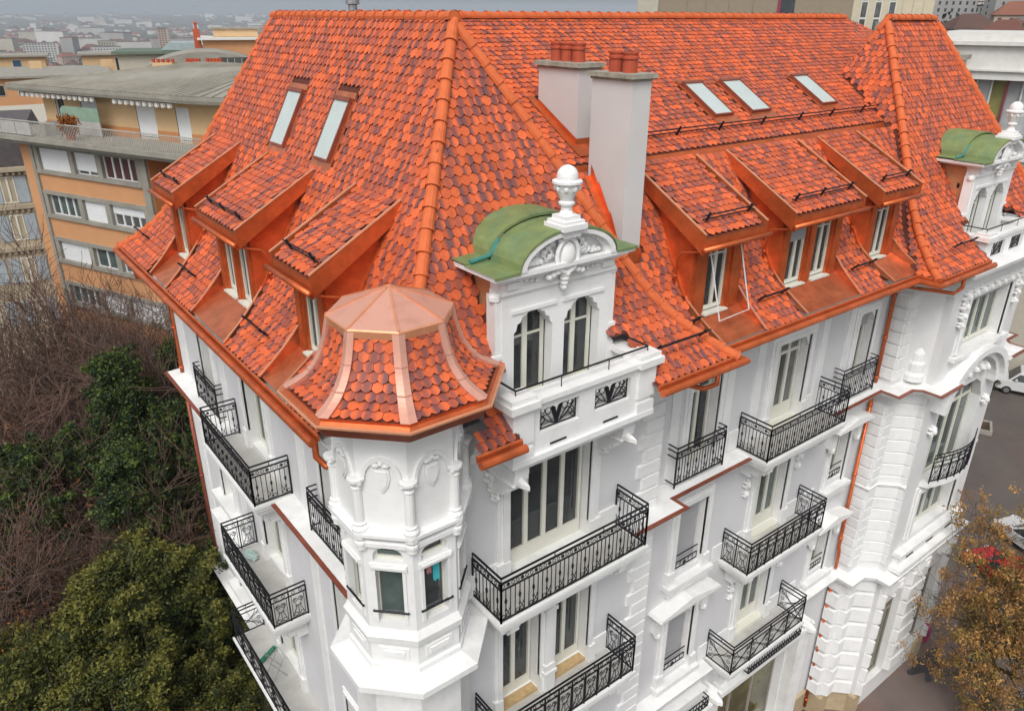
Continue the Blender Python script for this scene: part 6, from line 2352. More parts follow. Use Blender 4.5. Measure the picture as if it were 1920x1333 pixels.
for a in (1.0, 2.4, 3.8):
    mb = MB(f7)
    mb.box(a, a + 0.75, 0.0, 0.05, 12, 33)
    wn = mb.build('window', WHT, t)
    for k in range(12):
        mb = MB(f7)
        mb.box(a + 0.1, a + 0.65, 0.05, 0.08, 12.2 + 1.7 * k, 13.7 + 1.7 * k)
        mb.build('pane', GLASSC, wn)
for a in (5.2, 6.2, 7.2):
    mb = MB(f7)
    mb.box(a, a + 0.3, 0.0, 0.12, 10, 36)
    mb.build('pilaster', CREAMW, t)
f8 = Fr((74, 44.5, 0), Vector((0.476, -0.879, 0)), Vector((-0.879, -0.476, 0)))
block('flat_roof_annex', 'white flat-roofed annex with vent pipes below the cream block', f8, -3, 10, 9, 0, 24.0, WHT, WHT)
for u in (1.2, 3.2):
    mb = MB()
    mb.lathe(f8(u, -2, 0), [(0.22, 24.25), (0.22, 25.3), (0.26, 25.32), (0.26, 25.4)], 10)
    tag(mb.build('vent_pipe', GRS, None), 'grey vent pipe on the white annex roof, %s of two' % ('left' if u < 2 else 'right'), 'pipe')

# school building on the right
f9 = Fr((60.0, 28.3, 0), Vector((0.30, -0.954, 0)), Vector((-0.954, -0.30, 0)))
t = thing('school_building', f9(6, -8, 0), 'white concrete school block with grey glazing and magenta panels at right', 'building')
mb = MB(f9)
mb.box(-1, 22, -16, -0.5, 0, 24.0)
mb.build('wall', BEIGE, t)
for z0, z1, o in ((21.95, 22.5, 0.5), (22.5, 22.62, 0.7), (22.62, 24.15, 0.25), (24.15, 24.4, 0.6), (15.9, 16.7, 0.6), (10.3, 11.0, 0.5), (16.7, 16.9, 0.9)):
    mb = MB(f9)
    mb.box(-1.2, 22.2, -2, o, z0, z1)
    mb.build('floor_band', WHT, t)
mb = MB(f9)
mb.box(-0.6, 22, -15.5, -0.4, 24.4, 24.9)
mb.build('roof_edge', WHT, t)
r = random.Random(8)
pal = [GLASSC, pm('silver_glazing', (0.34, 0.36, 0.36), 0.15), MAG, pm('silver_glazing_b', (0.40, 0.42, 0.42), 0.2), pm('olive_panel', (0.20, 0.18, 0.06), 0.6), pm('blue_panel', (0.06, 0.12, 0.20), 0.5)]
for z0, z1 in ((16.95, 21.9), (11.1, 15.8)):
    u = -0.8
    k = 0
    while u < 21:
        w_ = 0.95
        mb = MB(f9)
        mb.box(u + 0.06, u + w_ - 0.06, -0.5, -0.45, z0 + (0.9 if k % 3 == 1 else 0.1), z1)
        pn = mb.build('window_panel', pal[(1, 3, 1, 2, 3, 4)[k % 6]], t)
        if k % 3 == 1:
            mb = MB(f9)
            mb.box(u + 0.06, u + w_ - 0.06, -0.5, -0.44, z0 + 0.1, z0 + 0.85)
            mb.build('spandrel', pal[r.choice((2, 5, 4))], t)
        mb = MB(f9)
        mb.box(u - 0.05, u + 0.05, -0.45, -0.2, z0, z1)
        mb.build('mullion', WHT if k % 3 else MAG, t)
        u += w_
        k += 1
mb = MB(f9)
for a, b in ((-2.3, -1.1), (-0.9, 0.6)):
    mb.box(a, b, 1.6, 2.6, 23.6, 24.9)
ch = tag(mb.build('chimney_block', BRED, None), 'pair of brick red chimney blocks beside the right hip of the roof', 'chimney')
mb = MB(f9)
mb.box(-2.6, 2.2, 1.2, 3.0, 0, 23.3)
mb.build('party_wall', WHT, t)
mb = MB(f9)
mb.box(-2.8, 2.4, 1.0, 3.2, 23.3, 23.6)
mb.build('coping', CAPST, t)

# graffiti wall, van, cars, street things
def mural():
    m = bpy.data.materials.new('mural_paint')
    m.use_nodes = True
    t = m.node_tree
    b = t.nodes['Principled BSDF']
    b.inputs['Roughness'].default_value = 0.8
    geo = t.nodes.new('ShaderNodeNewGeometry')
    nz = t.nodes.new('ShaderNodeTexNoise')
    nz.inputs['Scale'].default_value = 0.55
    nz.inputs['Detail'].default_value = 2
    nz.inputs['Distortion'].default_value = 1.2
    t.links.new(geo.outputs['Position'], nz.inputs['Vector'])
    cr = t.nodes.new('ShaderNodeValToRGB')
    cr.color_ramp.interpolation = 'CONSTANT'
    cols = [(0.0, (0.05, 0.02, 0.015)), (0.34, (0.10, 0.035, 0.02)), (0.42, (0.03, 0.07, 0.28)), (0.47, (0.02, 0.02, 0.02)), (0.49, (0.5, 0.5, 0.48)), (0.53, (0.35, 0.03, 0.02)), (0.57, (0.5, 0.28, 0.01)), (0.60, (0.06, 0.16, 0.03)), (0.64, (0.08, 0.03, 0.02))]
    while len(cr.color_ramp.elements) < len(cols):
        cr.color_ramp.elements.new(0.5)
    for e, (p, c) in zip(cr.color_ramp.elements, cols):
        e.position = p
        e.color = (*c, 1)
    t.links.new(nz.outputs['Fac'], cr.inputs[0])
    t.links.new(cr.outputs[0], b.inputs['Base Color'])
    return m
GF = Fr((64.5, 23.0, 0), Vector((0.40, -0.917, 0)), Vector((-0.917, -0.40, 0)))
gwall = thing('graffiti_wall', GF(6, -0.2, 0), 'brown garden wall covered in colourful graffiti behind the white van', 'wall')
mb = MB(GF)
mb.box(-6, 16, -0.4, 0, -0.5, 5.6)
mb.build('wall', mural(), gwall)
mb = MB(GF)
mb.box(-6, 16, -0.5, 0.12, 5.6, 5.8)
mb.build('coping', PLINTH, gwall)
mb = MB(GF)
mb.box(-6, 16, 0.0, 0.5, 0, 0.5)
mb.build('low_kerb', KERB, gwall)

RUB = pm('rubber', (0.015, 0.015, 0.016), 0.8)
def car(name, label, cat, pos, ang, paint, van=False):
    t = thing(name, (pos[0], pos[1], 0.0), label, cat)
    f = Fr((pos[0], pos[1], 0.01), Vector((math.cos(ang), math.sin(ang), 0)), Vector((-math.sin(ang), math.cos(ang), 0)))
    if van:
        L, W, H = 2.45, 0.95, 1.95
        low = [(-L, 0.35), (L - 0.1, 0.35), (L, 0.6), (L - 0.05, 0.95), (L - 0.75, 1.12), (-L, 1.15)]
        up = [(-L, 1.15), (L - 0.8, 1.12), (L - 1.45, 1.85), (L - 1.7, H), (-L + 0.1, H)]
        wl = [(L - 0.95, 1.15), (L - 1.5, 1.75), (L - 2.1, 1.75), (L - 2.1, 1.15)]
    else:
        L, W, H = 2.1, 0.86, 1.46
        low = [(-L, 0.3), (L - 0.08, 0.3), (L, 0.5), (L - 0.06, 0.72), (L - 1.0, 0.92), (-L + 0.1, 0.95), (-L, 0.7)]
        up = [(-L + 0.15, 0.95), (L - 1.05, 0.92), (L - 1.75, 1.4), (L - 2.3, H), (-L + 0.9, H - 0.02)]
        wl = [(L - 1.25, 0.95), (L - 1.8, 1.34), (-L + 0.95, 1.36), (-L + 0.5, 0.98)]
    mb = MB(f)
    mb.prism(low, -W, W)
    n = len(up)
    cu = sum(u for u, _ in up) / n
    i = mb.pts([f(u, o * (W - 0.02), z) for o in (-1, 1) for u, z in up[:2]])
    for o in (-1, 1):
        pass
    mb.v = mb.v[:-4]
    a = mb.pts([f(u, -(W - 0.03 - 0.14 * (z > up[0][1] + 0.1)), z) for u, z in up])
    b = mb.pts([f(u, (W - 0.03 - 0.14 * (z > up[0][1] + 0.1)), z) for u, z in up])
    mb.f.append(tuple(range(a, a + n)))
    mb.f.append(tuple(range(b + n - 1, b - 1, -1)))
    mb.m += [0, 0]
    for k in range(n):
        k2 = (k + 1) % n
        mb.f.append((a + k, a + k2, b + k2, b + k))
        mb.m.append(0)
    body = mb.build('body', paint, t)
    bv = body.modifiers.new('bevel', 'BEVEL')
    bv.width = 0.05
    bv.segments = 2
    mb = MB(f)
    for s in (-1, 1):
        mb.face([f(u, s * (W - 0.02 - 0.14 * min(1, (z - wl[0][1]) / 0.45)) + s * 0.012, z) for u, z in wl])
        if van:
            mb.face([f(u, s * (W + 0.0), z) for u, z in ((-L + 0.3, 1.25), (-L + 1.9, 1.25), (-L + 1.9, 1.26), (-L + 0.3, 1.26))])
    q0, q1 = up[1], up[2]
    hw0, hw1 = W - 0.12, W - 0.26
    mb.face([f(q0[0] + 0.0, -hw0, q0[1] + 0.05), f(q0[0], hw0, q0[1] + 0.05), f(q1[0] + 0.05, hw1, q1[1]), f(q1[0] + 0.05, -hw1, q1[1])])
    mb.build('car_window', GLASS, t, recalc=False)
    for u in (-L + 0.8, L - 0.82):
        for s in (-1, 1):
            mb = MB(f)
            mb.tube([f(u, s * (W - 0.2), 0.32), f(u, s * (W + 0.01), 0.32)], 0.32, 16)
            wh = mb.build('wheel', RUB, t)
            mb = MB(f)
            mb.tube([f(u, s * (W - 0.05), 0.32), f(u, s * (W + 0.02), 0.32)], 0.19, 12)
            mb.build('rim', STEEL, wh)
    for s in (-1, 1):
        mb = MB(f)
        mb.blob((L - 0.1, s * (W - 0.22), 0.68), 0.1, 0.16, 0.09)
        mb.build('headlight', WHT, t)
        mb = MB(f)
        mb.box(-L - 0.01, -L + 0.05, s * (W - 0.1) - 0.08, s * (W - 0.1) + 0.08, 0.7, 0.95)
        mb.build('tail_light', MAG, t)
        mb = MB(f)
        mb.box(L - 1.35, L - 1.2, s * (W + 0.02) - 0.04, s * (W + 0.1), wl[0][1] + 0.03, wl[0][1] + 0.17)
        mb.build('wing_mirror', paint, t)
    return t
PW = pm('white_car_paint', (0.62, 0.62, 0.62), 0.25, var=0.02, spec=0.6)
PRD = pm('red_car_paint', (0.52, 0.012, 0.02), 0.25, var=0.02, spec=0.6)
car('white_van', 'white delivery van parked in front of the graffiti wall', 'van', (62.4, 17.0), math.radians(112), PW, van=True)
car('red_car', 'bright red car half hidden under the autumn tree', 'car', (38.2, 8.9), math.radians(70), PRD)
car('white_car', 'white car behind the red car under the autumn tree', 'car', (42.2, 9.2), math.radians(70), PW)
MAGB = pm('magenta_plastic', (0.30, 0.025, 0.10), 0.5)
bn = thing('litter_bin', (30.9, 10.6 - 1.0, 0.13), 'small magenta litter bin on the pavement by the building corner', 'bin')
mb = MB()
mb.lathe((30.9, 9.6, 0.13), [(0.2, 0), (0.26, 0.1), (0.3, 0.75), (0.27, 0.85), (0.1, 0.92)], 14)
mb.build('drum', MAGB, bn)
mb = MB()
mb.box(30.87, 30.93, 9.57, 9.63, 0.13, 0.2)
mb.build('foot', IRON, bn)
pl_ = thing('planter_bed', (53.5, 17.0, 0.0), 'low stone-edged planting bed of bare soil on the square', 'planter')
f_ = Fr((52.5, 18.2, 0), Vector((0.40, -0.917, 0)), Vector((-0.917, -0.40, 0)))
mb = MB(f_)
for a, b, c, d in ((0, 2.4, 0, 0.15), (0, 2.4, -1.6, -1.45), (0, 0.15, -1.45, 0), (2.25, 2.4, -1.45, 0)):
    mb.box(a, b, c, d, 0.005, 0.3)
mb.build('edging', KERB, pl_)
mb = MB(f_)
mb.box(0.15, 2.25, -1.45, 0, 0.005, 0.22)
mb.build('soil', EARTH, pl_)

# things left on the balconies and in the turret window
mb = MB()
r = random.Random(9)
mb.blob((5.0, 19.3, L2 + 0.11), 0.17, 0.2, 0.11, n=12, k=7)
mb.blob((5.05, 19.12, L2 + 0.08), 0.13, 0.14, 0.08, n=11, k=6)
o_ = mb.build('plastic_bag', pm('thin_plastic', (0.45, 0.58, 0.54), 0.3), None)
for v_ in o_.data.vertices:
    v_.co += Vector((r.uniform(-0.05, 0.05), r.uniform(-0.05, 0.05), r.uniform(-0.01, 0.05)))
tag(o_, 'crumpled pale green plastic bag on the middle left balcony', 'bag')
mb = MB()
mb.tube([(4.7, 19.0, L1 + 0.08), (5.3, 19.35, L1 + 0.08)], 0.07, 8)
tag(mb.build('rolled_mat', pm('green_mat', (0.02, 0.20, 0.12), 0.7), None), 'rolled dark green mat lying on the lowest left balcony', 'mat')
dr = thing('drying_rack', (5.0, 18.3, L1), 'folding laundry rack standing on the lowest left balcony', 'drying rack')
mb = MB()
for y in (18.05, 18.55):
    mb.tube([(4.75, y, L1 + 0.01), (5.2, y, L1 + 0.8)], 0.012, 5)
    mb.tube([(5.2, y, L1 + 0.01), (4.75, y, L1 + 0.8)], 0.012, 5)
for k in range(6):
    mb.tube([(4.75 + 0.09 * k, 18.05, L1 + 0.8), (4.75 + 0.09 * k, 18.55, L1 + 0.8)], 0.008, 4)
mb.build('rack', STEEL, dr)
pp_ = thing('potted_plant', (4.95, 14.95, L1), 'spiky green plant in a dark pot on the lowest left balcony', 'plant')
mb = MB()
mb.lathe((4.95, 14.95, L1), [(0.14, 0.005), (0.2, 0.3), (0.17, 0.3)], 12)
mb.build('pot', SLATE, pp_)
mb = MB()
for k in range(26):
    a, e = r.uniform(0, 6.28), r.uniform(0.2, 1.3)
    d = Vector((math.cos(a) * math.cos(e), math.sin(a) * math.cos(e), math.sin(e)))
    p0 = Vector((4.95, 14.95, L1 + 0.3))
    s_ = d.cross(Vector((0, 0, 1))).normalized() * 0.03
    mb.face([p0 - s_, p0 + s_, p0 + d * 0.3 + s_ * 0.8, p0 + d * 0.5 - Vector((0, 0, 0.05))])
mb.build('leaves', pm('dark_green_leaf', (0.02, 0.075, 0.045), 0.5), pp_, recalc=False)
tf = Fr((TC[0], TC[1], 0), Vector((1, 0, 0)), Vector((0, -1, 0)))
for nm, lab, u, z0, z1, w_, col in (('towel', 'turquoise towel hanging in the right turret window', 0.1, 16.78, 17.22, 0.07, (0.05, 0.42, 0.46)), ('towel', 'pink cloth hanging beside the turquoise towel in the turret window', -0.05, 17.0, 17.22, 0.05, (0.55, 0.25, 0.26))):
    mb = MB(tf)
    n = 6
    for k in range(n):
        a, b = u - w_ + 2 * w_ * k / n, u - w_ + 2 * w_ * (k + 1) / n
        mb.quad([(a, 0.90 + 0.012 * (k % 2), z1), (b, 0.90 + 0.012 * ((k + 1) % 2), z1), (b, 0.91 + 0.012 * ((k + 1) % 2), z0 - 0.03 * ((k + 1) % 3)), (a, 0.91 + 0.012 * (k % 2), z0 - 0.03 * (k % 3))])
    tag(mb.build(nm, pm('cloth_%d' % int(z0 * 100), col, 0.8), None, recalc=False), lab, 'towel')

# ================================================================== trees
BARK = pm('bark', (0.085, 0.062, 0.048), 0.9, var=0.3, scale=6, bump=0.4)
TWIG = pm('twig', (0.120, 0.072, 0.055), 0.9, var=0.35, scale=2)
BARKG = pm('mossy_bark', (0.060, 0.055, 0.030), 0.9, var=0.4, scale=5, bump=0.4)
YEW1 = pm('yew_leaf', (0.072, 0.078, 0.010), 0.7, var=0.35, scale=3)
YEW2 = pm('yew_leaf_light', (0.125, 0.120, 0.018), 0.7, var=0.35, scale=3)
YEW3 = pm('yew_leaf_dark', (0.030, 0.042, 0.010), 0.75, var=0.35, scale=3)
FIR1 = pm('fir_leaf', (0.032, 0.056, 0.010), 0.7, var=0.4, scale=3)
FIR2 = pm('fir_leaf_light', (0.068, 0.100, 0.014), 0.7, var=0.4, scale=3)
FIR3 = pm('fir_leaf_dark', (0.014, 0.030, 0.010), 0.75, var=0.4, scale=3)
AUT1 = pm('autumn_leaf', (0.40, 0.215, 0.060), 0.7, var=0.35, scale=5)
AUT2 = pm('autumn_leaf_brown', (0.27, 0.140, 0.045), 0.75, var=0.35, scale=5)
AUT3 = pm('autumn_leaf_green', (0.24, 0.165, 0.035), 0.7, var=0.35, scale=5)
RUST = pm('rust_leaf', (0.30, 0.095, 0.02), 0.75, var=0.4, scale=4)
RUST2 = pm('dull_rust_leaf', (0.16, 0.06, 0.025), 0.8, var=0.4, scale=4)

def skeleton(seed, H, r0, levels, spread=0.5, upb=0.35, kids=(4, 5, 5, 4), first=0.25, droop=0.0, twl=0.62):
    """Recursive limbs: list of (points, radii, level) and the twig ends."""
    R = random.Random(seed)
    out, ends = [], []
    def grow(p, d, L, r, lv):
        n = 5 if lv == 0 else 3
        P, Rr = [p.copy()], [r]
        q = p.copy()
        dd = d.copy()
        for k in range(n):
            dd = (dd + Vector((R.gauss(0, 0.16), R.gauss(0, 0.16), R.gauss(0, 0.1) + (0.05 - droop * lv)))).normalized()
            q = q + dd * (L / n)
            P.append(q.copy())
            Rr.append(r * (1 - 0.72 * (k + 1) / n))
        out.append((P, Rr, lv))
        if lv >= levels:
            ends.append(q.copy())
            return
        m = kids[min(lv, len(kids) - 1)]
        for k in range(m):
            t = first + (1 - first) * (k + R.uniform(0.2, 0.9)) / m if lv == 0 else 0.2 + 0.8 * (k + R.random()) / m
            i = min(int(t * n), n - 1)
            b = P[i].lerp(P[i + 1], t * n - i)
            a = R.uniform(0, 6.283)
            ax = dd.orthogonal().normalized()
            side = (ax * math.cos(a) + dd.cross(ax) * math.sin(a))
            nd = (dd * (1 - spread) + side * spread * R.uniform(0.8, 1.4) + Vector((0, 0, upb * R.uniform(0.2, 1)))).normalized()
            grow(b, nd, L * R.uniform(0.5, 0.72) * (twl / 0.62 if lv > 1 else 1), max(Rr[i] * 0.6, 0.006), lv + 1)
    grow(Vector((0, 0, 0)), Vector((R.gauss(0, 0.05), R.gauss(0, 0.05), 1)).normalized(), H, r0, 0)
    return out, ends

def tree_parts(sk, trunk_lv=1):
    a, b = MB(), MB()
    for P, Rr, lv in sk:
        if lv <= trunk_lv:
            a.tube(P, Rr, 7 if lv == 0 else 5, cap=False)
        else:
            b.tube(P, [max(x, 0.010) for x in Rr], 3, cap=False)
    return a, b

def crown_mesh(name, mats, centers, n, size, seed, up=0.3):
    vs, fs, mi = leaf_cloud(centers, n, 0.3, size, seed, up=up, mats=len(mats))
    return np_mesh(name, vs, fs, mi, mats)

def tree(name, label, cat, pos, parts, rz=0.0, sc=(1, 1, 1), group=None):
    """parts: list of (part name, mesh)."""
    t = bpy.data.objects.new(name, None)
    C.objects.link(t)
    t.location = pos
    t.rotation_euler = (0, 0, rz)
    t.scale = sc
    tag(t, label, cat, group)
    for pn, m in parts:
        o = bpy.data.objects.new(pn, m)
        C.objects.link(o)
        o.parent = t
    return t

# --- bare trees: three kinds, each copied
bare = []
for sd, H, sp, ub in ((3, 7.5, 0.55, 0.5), (8, 8.5, 0.5, 0.6), (15, 6.5, 0.62, 0.35)):
    sk, ends = skeleton(sd, H, 0.2, 4, spread=sp, upb=ub, kids=(10, 7, 6, 4), first=0.16)
    a, b = tree_parts(sk)
    ma = a.mesh('trunk', BARK, smooth=True, recalc=False, origin=(0, 0, 0))[0]
    mb_ = b.mesh('crown', TWIG, recalc=False, origin=(0, 0, 0))[0]
    zmax = max(p.z for P, _, _ in sk for p in P)
    bare.append((ma, mb_, ends, zmax))
    print('bare tree', len(sk), zmax)
spots = [
    (7.0, 42.5, 17.5, 0, 'tall bare tree in front of the orange apartment block, middle of the row'),
    (3.4, 42.0, 15.0, 1, 'bare tree in front of the left end of the orange apartment block'),
    (9.6, 39.5, 14.5, 2, 'bare tree close to the far corner of the white building'),
    (0.4, 41.0, 14.0, 0, 'bare purplish tree at the left edge under the stone house'),
    (5.2, 37.5, 13.5, 1, 'bare tree between the conifers and the orange block'),
    (1.6, 36.5, 13.0, 2, 'spreading bare tree left of the tall dark conifer'),
    (-1.2, 35.0, 12.5, 1, 'bare tree at the left edge above the rust coloured bushes'),
    (2.9, 31.2, 12.0, 0, 'pale bare tree rising among the dark conifers'),
    (-0.3, 30.2, 10.5, 2, 'low bare tree above the yew bushes at left'),
    (1.7, 26.9, 9.5, 1, 'small bare tree behind the largest yew bush'),
    (5.9, 45.0, 12.0, 2, 'bare bushy tree against the foot of the apartment block'),
    (2.0, 46.5, 12.0, 0, 'bare tree against the stone house'),
    (4.2, 33.5, 11.0, 2, 'bare tree crossing in front of the dark conifers'),
    (8.4, 43.5, 13.0, 1, 'bare tree at the right foot of the apartment block'),
    (4.6, 44.0, 14.0, 2, 'bare tree before the middle windows of the apartment block'),
    (-0.6, 44.5, 14.5, 1, 'bare tree before the stone house at the left edge'),
    (6.2, 40.0, 13.5, 0, 'bare tree between the tallest conifer and the orange block'),
    (1.6, 40.0, 13.0, 2, 'bare tree in the middle of the left thicket'),
    (0.6, 28.5, 8.5, 0, 'low bare tree between the yews and the rust coloured trees'),
]
for k, (x, y, h, kd, lab) in enumerate(spots):
    ma, mb_, ends, zm = bare[kd]
    s = h / zm
    tree('bare_tree', lab, 'tree', (x, y, 0), [('trunk', ma), ('crown', mb_)], rz=1.3 * k, sc=(s * 1.0, s * 1.0, s), group='bare trees in the garden')

# --- rust-leaved trees
for k, (x, y, h, kd, lab) in enumerate([
        (-0.2, 31.8, 9.0, 2, 'rust leaved tree at the left edge of the garden'),
        (-1.3, 28.6, 7.5, 0, 'low rust leaved tree left of the yew bushes'),
        (4.3, 28.4, 7.5, 1, 'sparse orange leaved tree close to the left wall'),
        (-1.0, 38.0, 11.5, 1, 'dull red tree behind the bare trees at left')]):
    ma, mb_, ends, zm = bare[kd]
    s = h / zm
    cs = [(e.x, e.y, e.z, 0.22) for e in ends[::2]]
    cm = crown_mesh('foliage', [RUST, RUST2], cs, 2600 if k < 3 else 4200, 0.10, 50 + k)
    tree('rust_tree', lab, 'tree', (x, y, 0), [('trunk', ma), ('crown', mb_), ('foliage', cm)], rz=2.1 * k, sc=(s * 1.1, s * 1.1, s))

# --- yews and conifers
def yew_mesh(seed, mats, rx, h, n, size, layers=150, tip=0.0, up=0.5):
    R = random.Random(seed)
    cs = []
    for k in range(layers):
        t = R.random() ** 0.75
        a = R.uniform(0, 6.283)
        prof = math.sin(math.pi * (0.12 + 0.80 * (1 - t))) if not tip else (1 - t) ** 0.8 * 0.95 + 0.08
        rr = rx * prof * (0.55 + 0.5 * R.random()) * (1 + 0.22 * math.sin(3 * a + seed) + 0.12 * math.sin(7 * a))
        base = Vector((math.cos(a) * rr, math.sin(a) * rr, h * (0.06 + 0.90 * t)))
        # each spray: a few clumps that run outwards and up
        out = Vector((math.cos(a), math.sin(a), 0.9 if not tip else 0.1)).normalized()
        L = R.uniform(0.25, 0.75)
        for q in range(4):
            p = base + out * L * q / 3
            cs.append((p.x, p.y, p.z, 0.20 - 0.032 * q))
    m = crown_mesh('crown', mats, cs, n, size, seed, up=up)
    tb = MB()
    tb.tube([(0, 0, 0), (0.05, 0, h * 0.4), (0, 0.05, h * 0.92)], [0.16, 0.12, 0.03], 7, cap=False)
    return [('trunk', tb.mesh('trunk', BARK, recalc=False, origin=(0, 0, 0))[0]), ('crown', m)]
yews = [yew_mesh(2, [YEW1, YEW2, YEW3, YEW1], 2.5, 7.5, 66000, 0.062, layers=230), yew_mesh(5, [YEW1, YEW3, YEW2], 2.1, 6.5, 56000, 0.062, layers=200), yew_mesh(9, [YEW1, YEW2, YEW1, YEW3], 2.8, 8.0, 72000, 0.064, layers=260)]
firs = [yew_mesh(21, [FIR1, FIR3, FIR2], 2.6, 12.0, 70000, 0.075, layers=300, tip=1, up=0.2), yew_mesh(27, [FIR1, FIR2, FIR3], 2.9, 10.5, 70000, 0.075, layers=300, tip=0, up=0.3)]
for k, (x, y, s, kd, lab) in enumerate([
        (2.3, 24.3, 1.12, 2, 'largest olive green yew bush with upright sprays'),
        (-0.6, 23.0, 1.05, 0, 'olive yew bush at the lower left edge'),
        (3.0, 20.6, 0.95, 1, 'yew bush beside the lowest left balcony'),
        (0.6, 20.2, 1.0, 2, 'yew bush at the bottom edge left of the balcony'),
        (-1.8, 26.0, 0.95, 1, 'yew bush at the far left behind the nearest ones'),
        (3.4, 26.8, 0.92, 0, 'darker yew bush behind the largest yew'),
        (-2.2, 20.0, 1.0, 0, 'yew bush in the lower left corner'),
        (2.6, 17.4, 0.85, 1, 'low yew bush at the foot of the left wall')]):
    tree('yew_bush', lab, 'bush', (x, y, 0), yews[kd], rz=1.7 * k, sc=(s, s, s), group='yew bushes in the garden')
for k, (x, y, s, kd, lab) in enumerate([
        (4.7, 34.3, 1.08, 0, 'tallest dark conifer beside the far corner of the left wall'),
        (6.6, 31.2, 1.02, 1, 'dark conifer close to the far end of the left wall'),
        (3.6, 29.0, 0.95, 0, 'dark conifer half way along the left wall'),
        (1.2, 33.4, 0.95, 1, 'bushy dark conifer left of the tallest one'),
        (7.8, 36.5, 1.0, 0, 'dark conifer nearest to the orange block'),
        (-1.4, 33.0, 0.72, 1, 'low dark conifer at the left edge'),
        (4.6, 25.2, 0.72, 1, 'dark conifer tight against the left wall'),
        (2.2, 39.5, 0.7, 1, 'low dark conifer under the bare trees')]):
    tree('dark_conifer', lab, 'tree', (x, y, 0), firs[kd], rz=0.9 * k, sc=(s, s, s), group='dark conifers in the garden')

# --- undergrowth and fallen leaves
cs = [(RN.uniform(-8, 5), RN.uniform(16, 52), RN.uniform(0.1, 1.5), 0.5) for _ in range(420)]
vs, fs, mi = leaf_cloud(cs, 26000, 0.5, 0.13, 77, up=0.6, mats=4)
o_ = bpy.data.objects.new('undergrowth', np_mesh('undergrowth', vs, fs, mi, [RUST2, FIR3, TWIG, RUST]))
C.objects.link(o_)
o_['kind'] = 'stuff'
cs = [(RN.uniform(-10, 5.2), RN.uniform(12, 58), 0.03, 0.02) for _ in range(9000)]
vs, fs, mi = leaf_cloud(cs, 16000, 0.02, 0.13, 78, up=4, mats=2)
vs[:, 2] = np.maximum(vs[:, 2], 0.012)
o_ = bpy.data.objects.new('fallen_leaves', np_mesh('fallen_leaves', vs, fs, mi, [RUST2, RUST]))
C.objects.link(o_)
o_['kind'] = 'stuff'
# shrub beside the van
shr = tree('dark_shrub', 'dark green shrub beside the white van', 'shrub', (59.2, 19.6, 0), yews[1], sc=(0.5, 0.5, 0.36))

# --- autumn street tree at lower right
sk, ends = skeleton(31, 5.6, 0.24, 4, spread=0.66, upb=0.42, kids=(11, 7, 5, 3), first=0.12)
a, b = tree_parts(sk)
ma = a.mesh('trunk', BARKG, smooth=True, recalc=False, origin=(0, 0, 0))[0]
mb_ = b.mesh('branches', BARKG, recalc=False, origin=(0, 0, 0))[0]
R = random.Random(6)
cs = []
for e in ends:
    if R.random() < 0.62:
        cs.append((e.x, e.y, e.z, 0.17))
cm = crown_mesh('crown', [AUT1, AUT2, AUT1, AUT3, AUT2], cs, 30000, 0.075, 61, up=0.4)
zm = max(e.z for e in ends)
xr = max(math.hypot(e.x, e.y) for e in ends)
print('autumn', zm, xr, len(ends))
s = 9.4 / zm
tree('street_tree', 'street tree with sparse yellow brown autumn leaves at lower right', 'tree', (29.7, 6.3, 0.13), [('trunk', ma), ('branches', mb_), ('crown', cm)], rz=0.6, sc=(4.7 / xr, 4.7 / xr, s))

# ================================================================== the town in the distance
HW = [pm('town_wall_%d' % k, c, 0.85, var=0.1, scale=0.05) for k, c in enumerate([(0.50, 0.49, 0.46), (0.42, 0.38, 0.31), (0.46, 0.34, 0.26), (0.34, 0.33, 0.32), (0.55, 0.54, 0.52)])]
HR = [pm('town_roof_%d' % k, c, 0.85, var=0.2, scale=0.05) for k, c in enumerate([(0.15, 0.062, 0.045), (0.10, 0.055, 0.045), (0.13, 0.12, 0.11), (0.20, 0.08, 0.05)])]
HWIN = pm('town_window', (0.05, 0.055, 0.06), 0.2)
def house_geo(mb, x, y, z, lx, ly, h, rz, flat, mw, mr, win):
    f = Fr((x, y, z), Vector((math.cos(rz), math.sin(rz), 0)), Vector((-math.sin(rz), math.cos(rz), 0)))
    mb.fr = f
    mb.box(-lx / 2, lx / 2, -ly / 2, ly / 2, -6, h, mw)
    if flat:
        mb.box(-lx / 2 - 0.3, lx / 2 + 0.3, -ly / 2 - 0.3, ly / 2 + 0.3, h + 0.01, h + 0.6, mr)
    else:
        e = 0.6
        rh = ly * 0.36
        q = [f(-lx / 2 - e, -ly / 2 - e, h), f(lx / 2 + e, -ly / 2 - e, h), f(lx / 2 + e, ly / 2 + e, h), f(-lx / 2 - e, ly / 2 + e, h)]
        a, b = f(-lx / 2 + ly * 0.35, 0, h + rh), f(lx / 2 - ly * 0.35, 0, h + rh)
        i = mb.pts(q + [a, b])
        for q_ in ((0, 1, 5, 4), (2, 3, 4, 5), (1, 2, 5), (3, 0, 4), (3, 2, 1, 0)):
            mb.f.append(tuple(i + k for k in q_))
            mb.m.append(mr)
    if win:
        nz, nx = max(1, int(h / 3)), max(2, int(lx / 3))
        for j in range(nz):
            for k in range(nx):
                u = -lx / 2 + lx * (k + 0.5) / nx
                zz = h - 2.4 - 3 * j
                if zz < 0:
                    continue
                for s in (-1, 1):
                    a, b = sorted((s * ly / 2, s * (ly / 2 + 0.06)))
                    mb.box(u - 0.5, u + 0.5, a, b, zz, zz + 1.5, 9)
                    if k == 0:
                        a, b = sorted((s * lx / 2, s * (lx / 2 + 0.06)))
                        for v in (-ly * 0.25, ly * 0.25):
                            mb.box(a, b, v - 0.5, v + 0.5, zz, zz + 1.5, 9)
MATL = HW + HR + [HWIN]
variants, looks = [], []
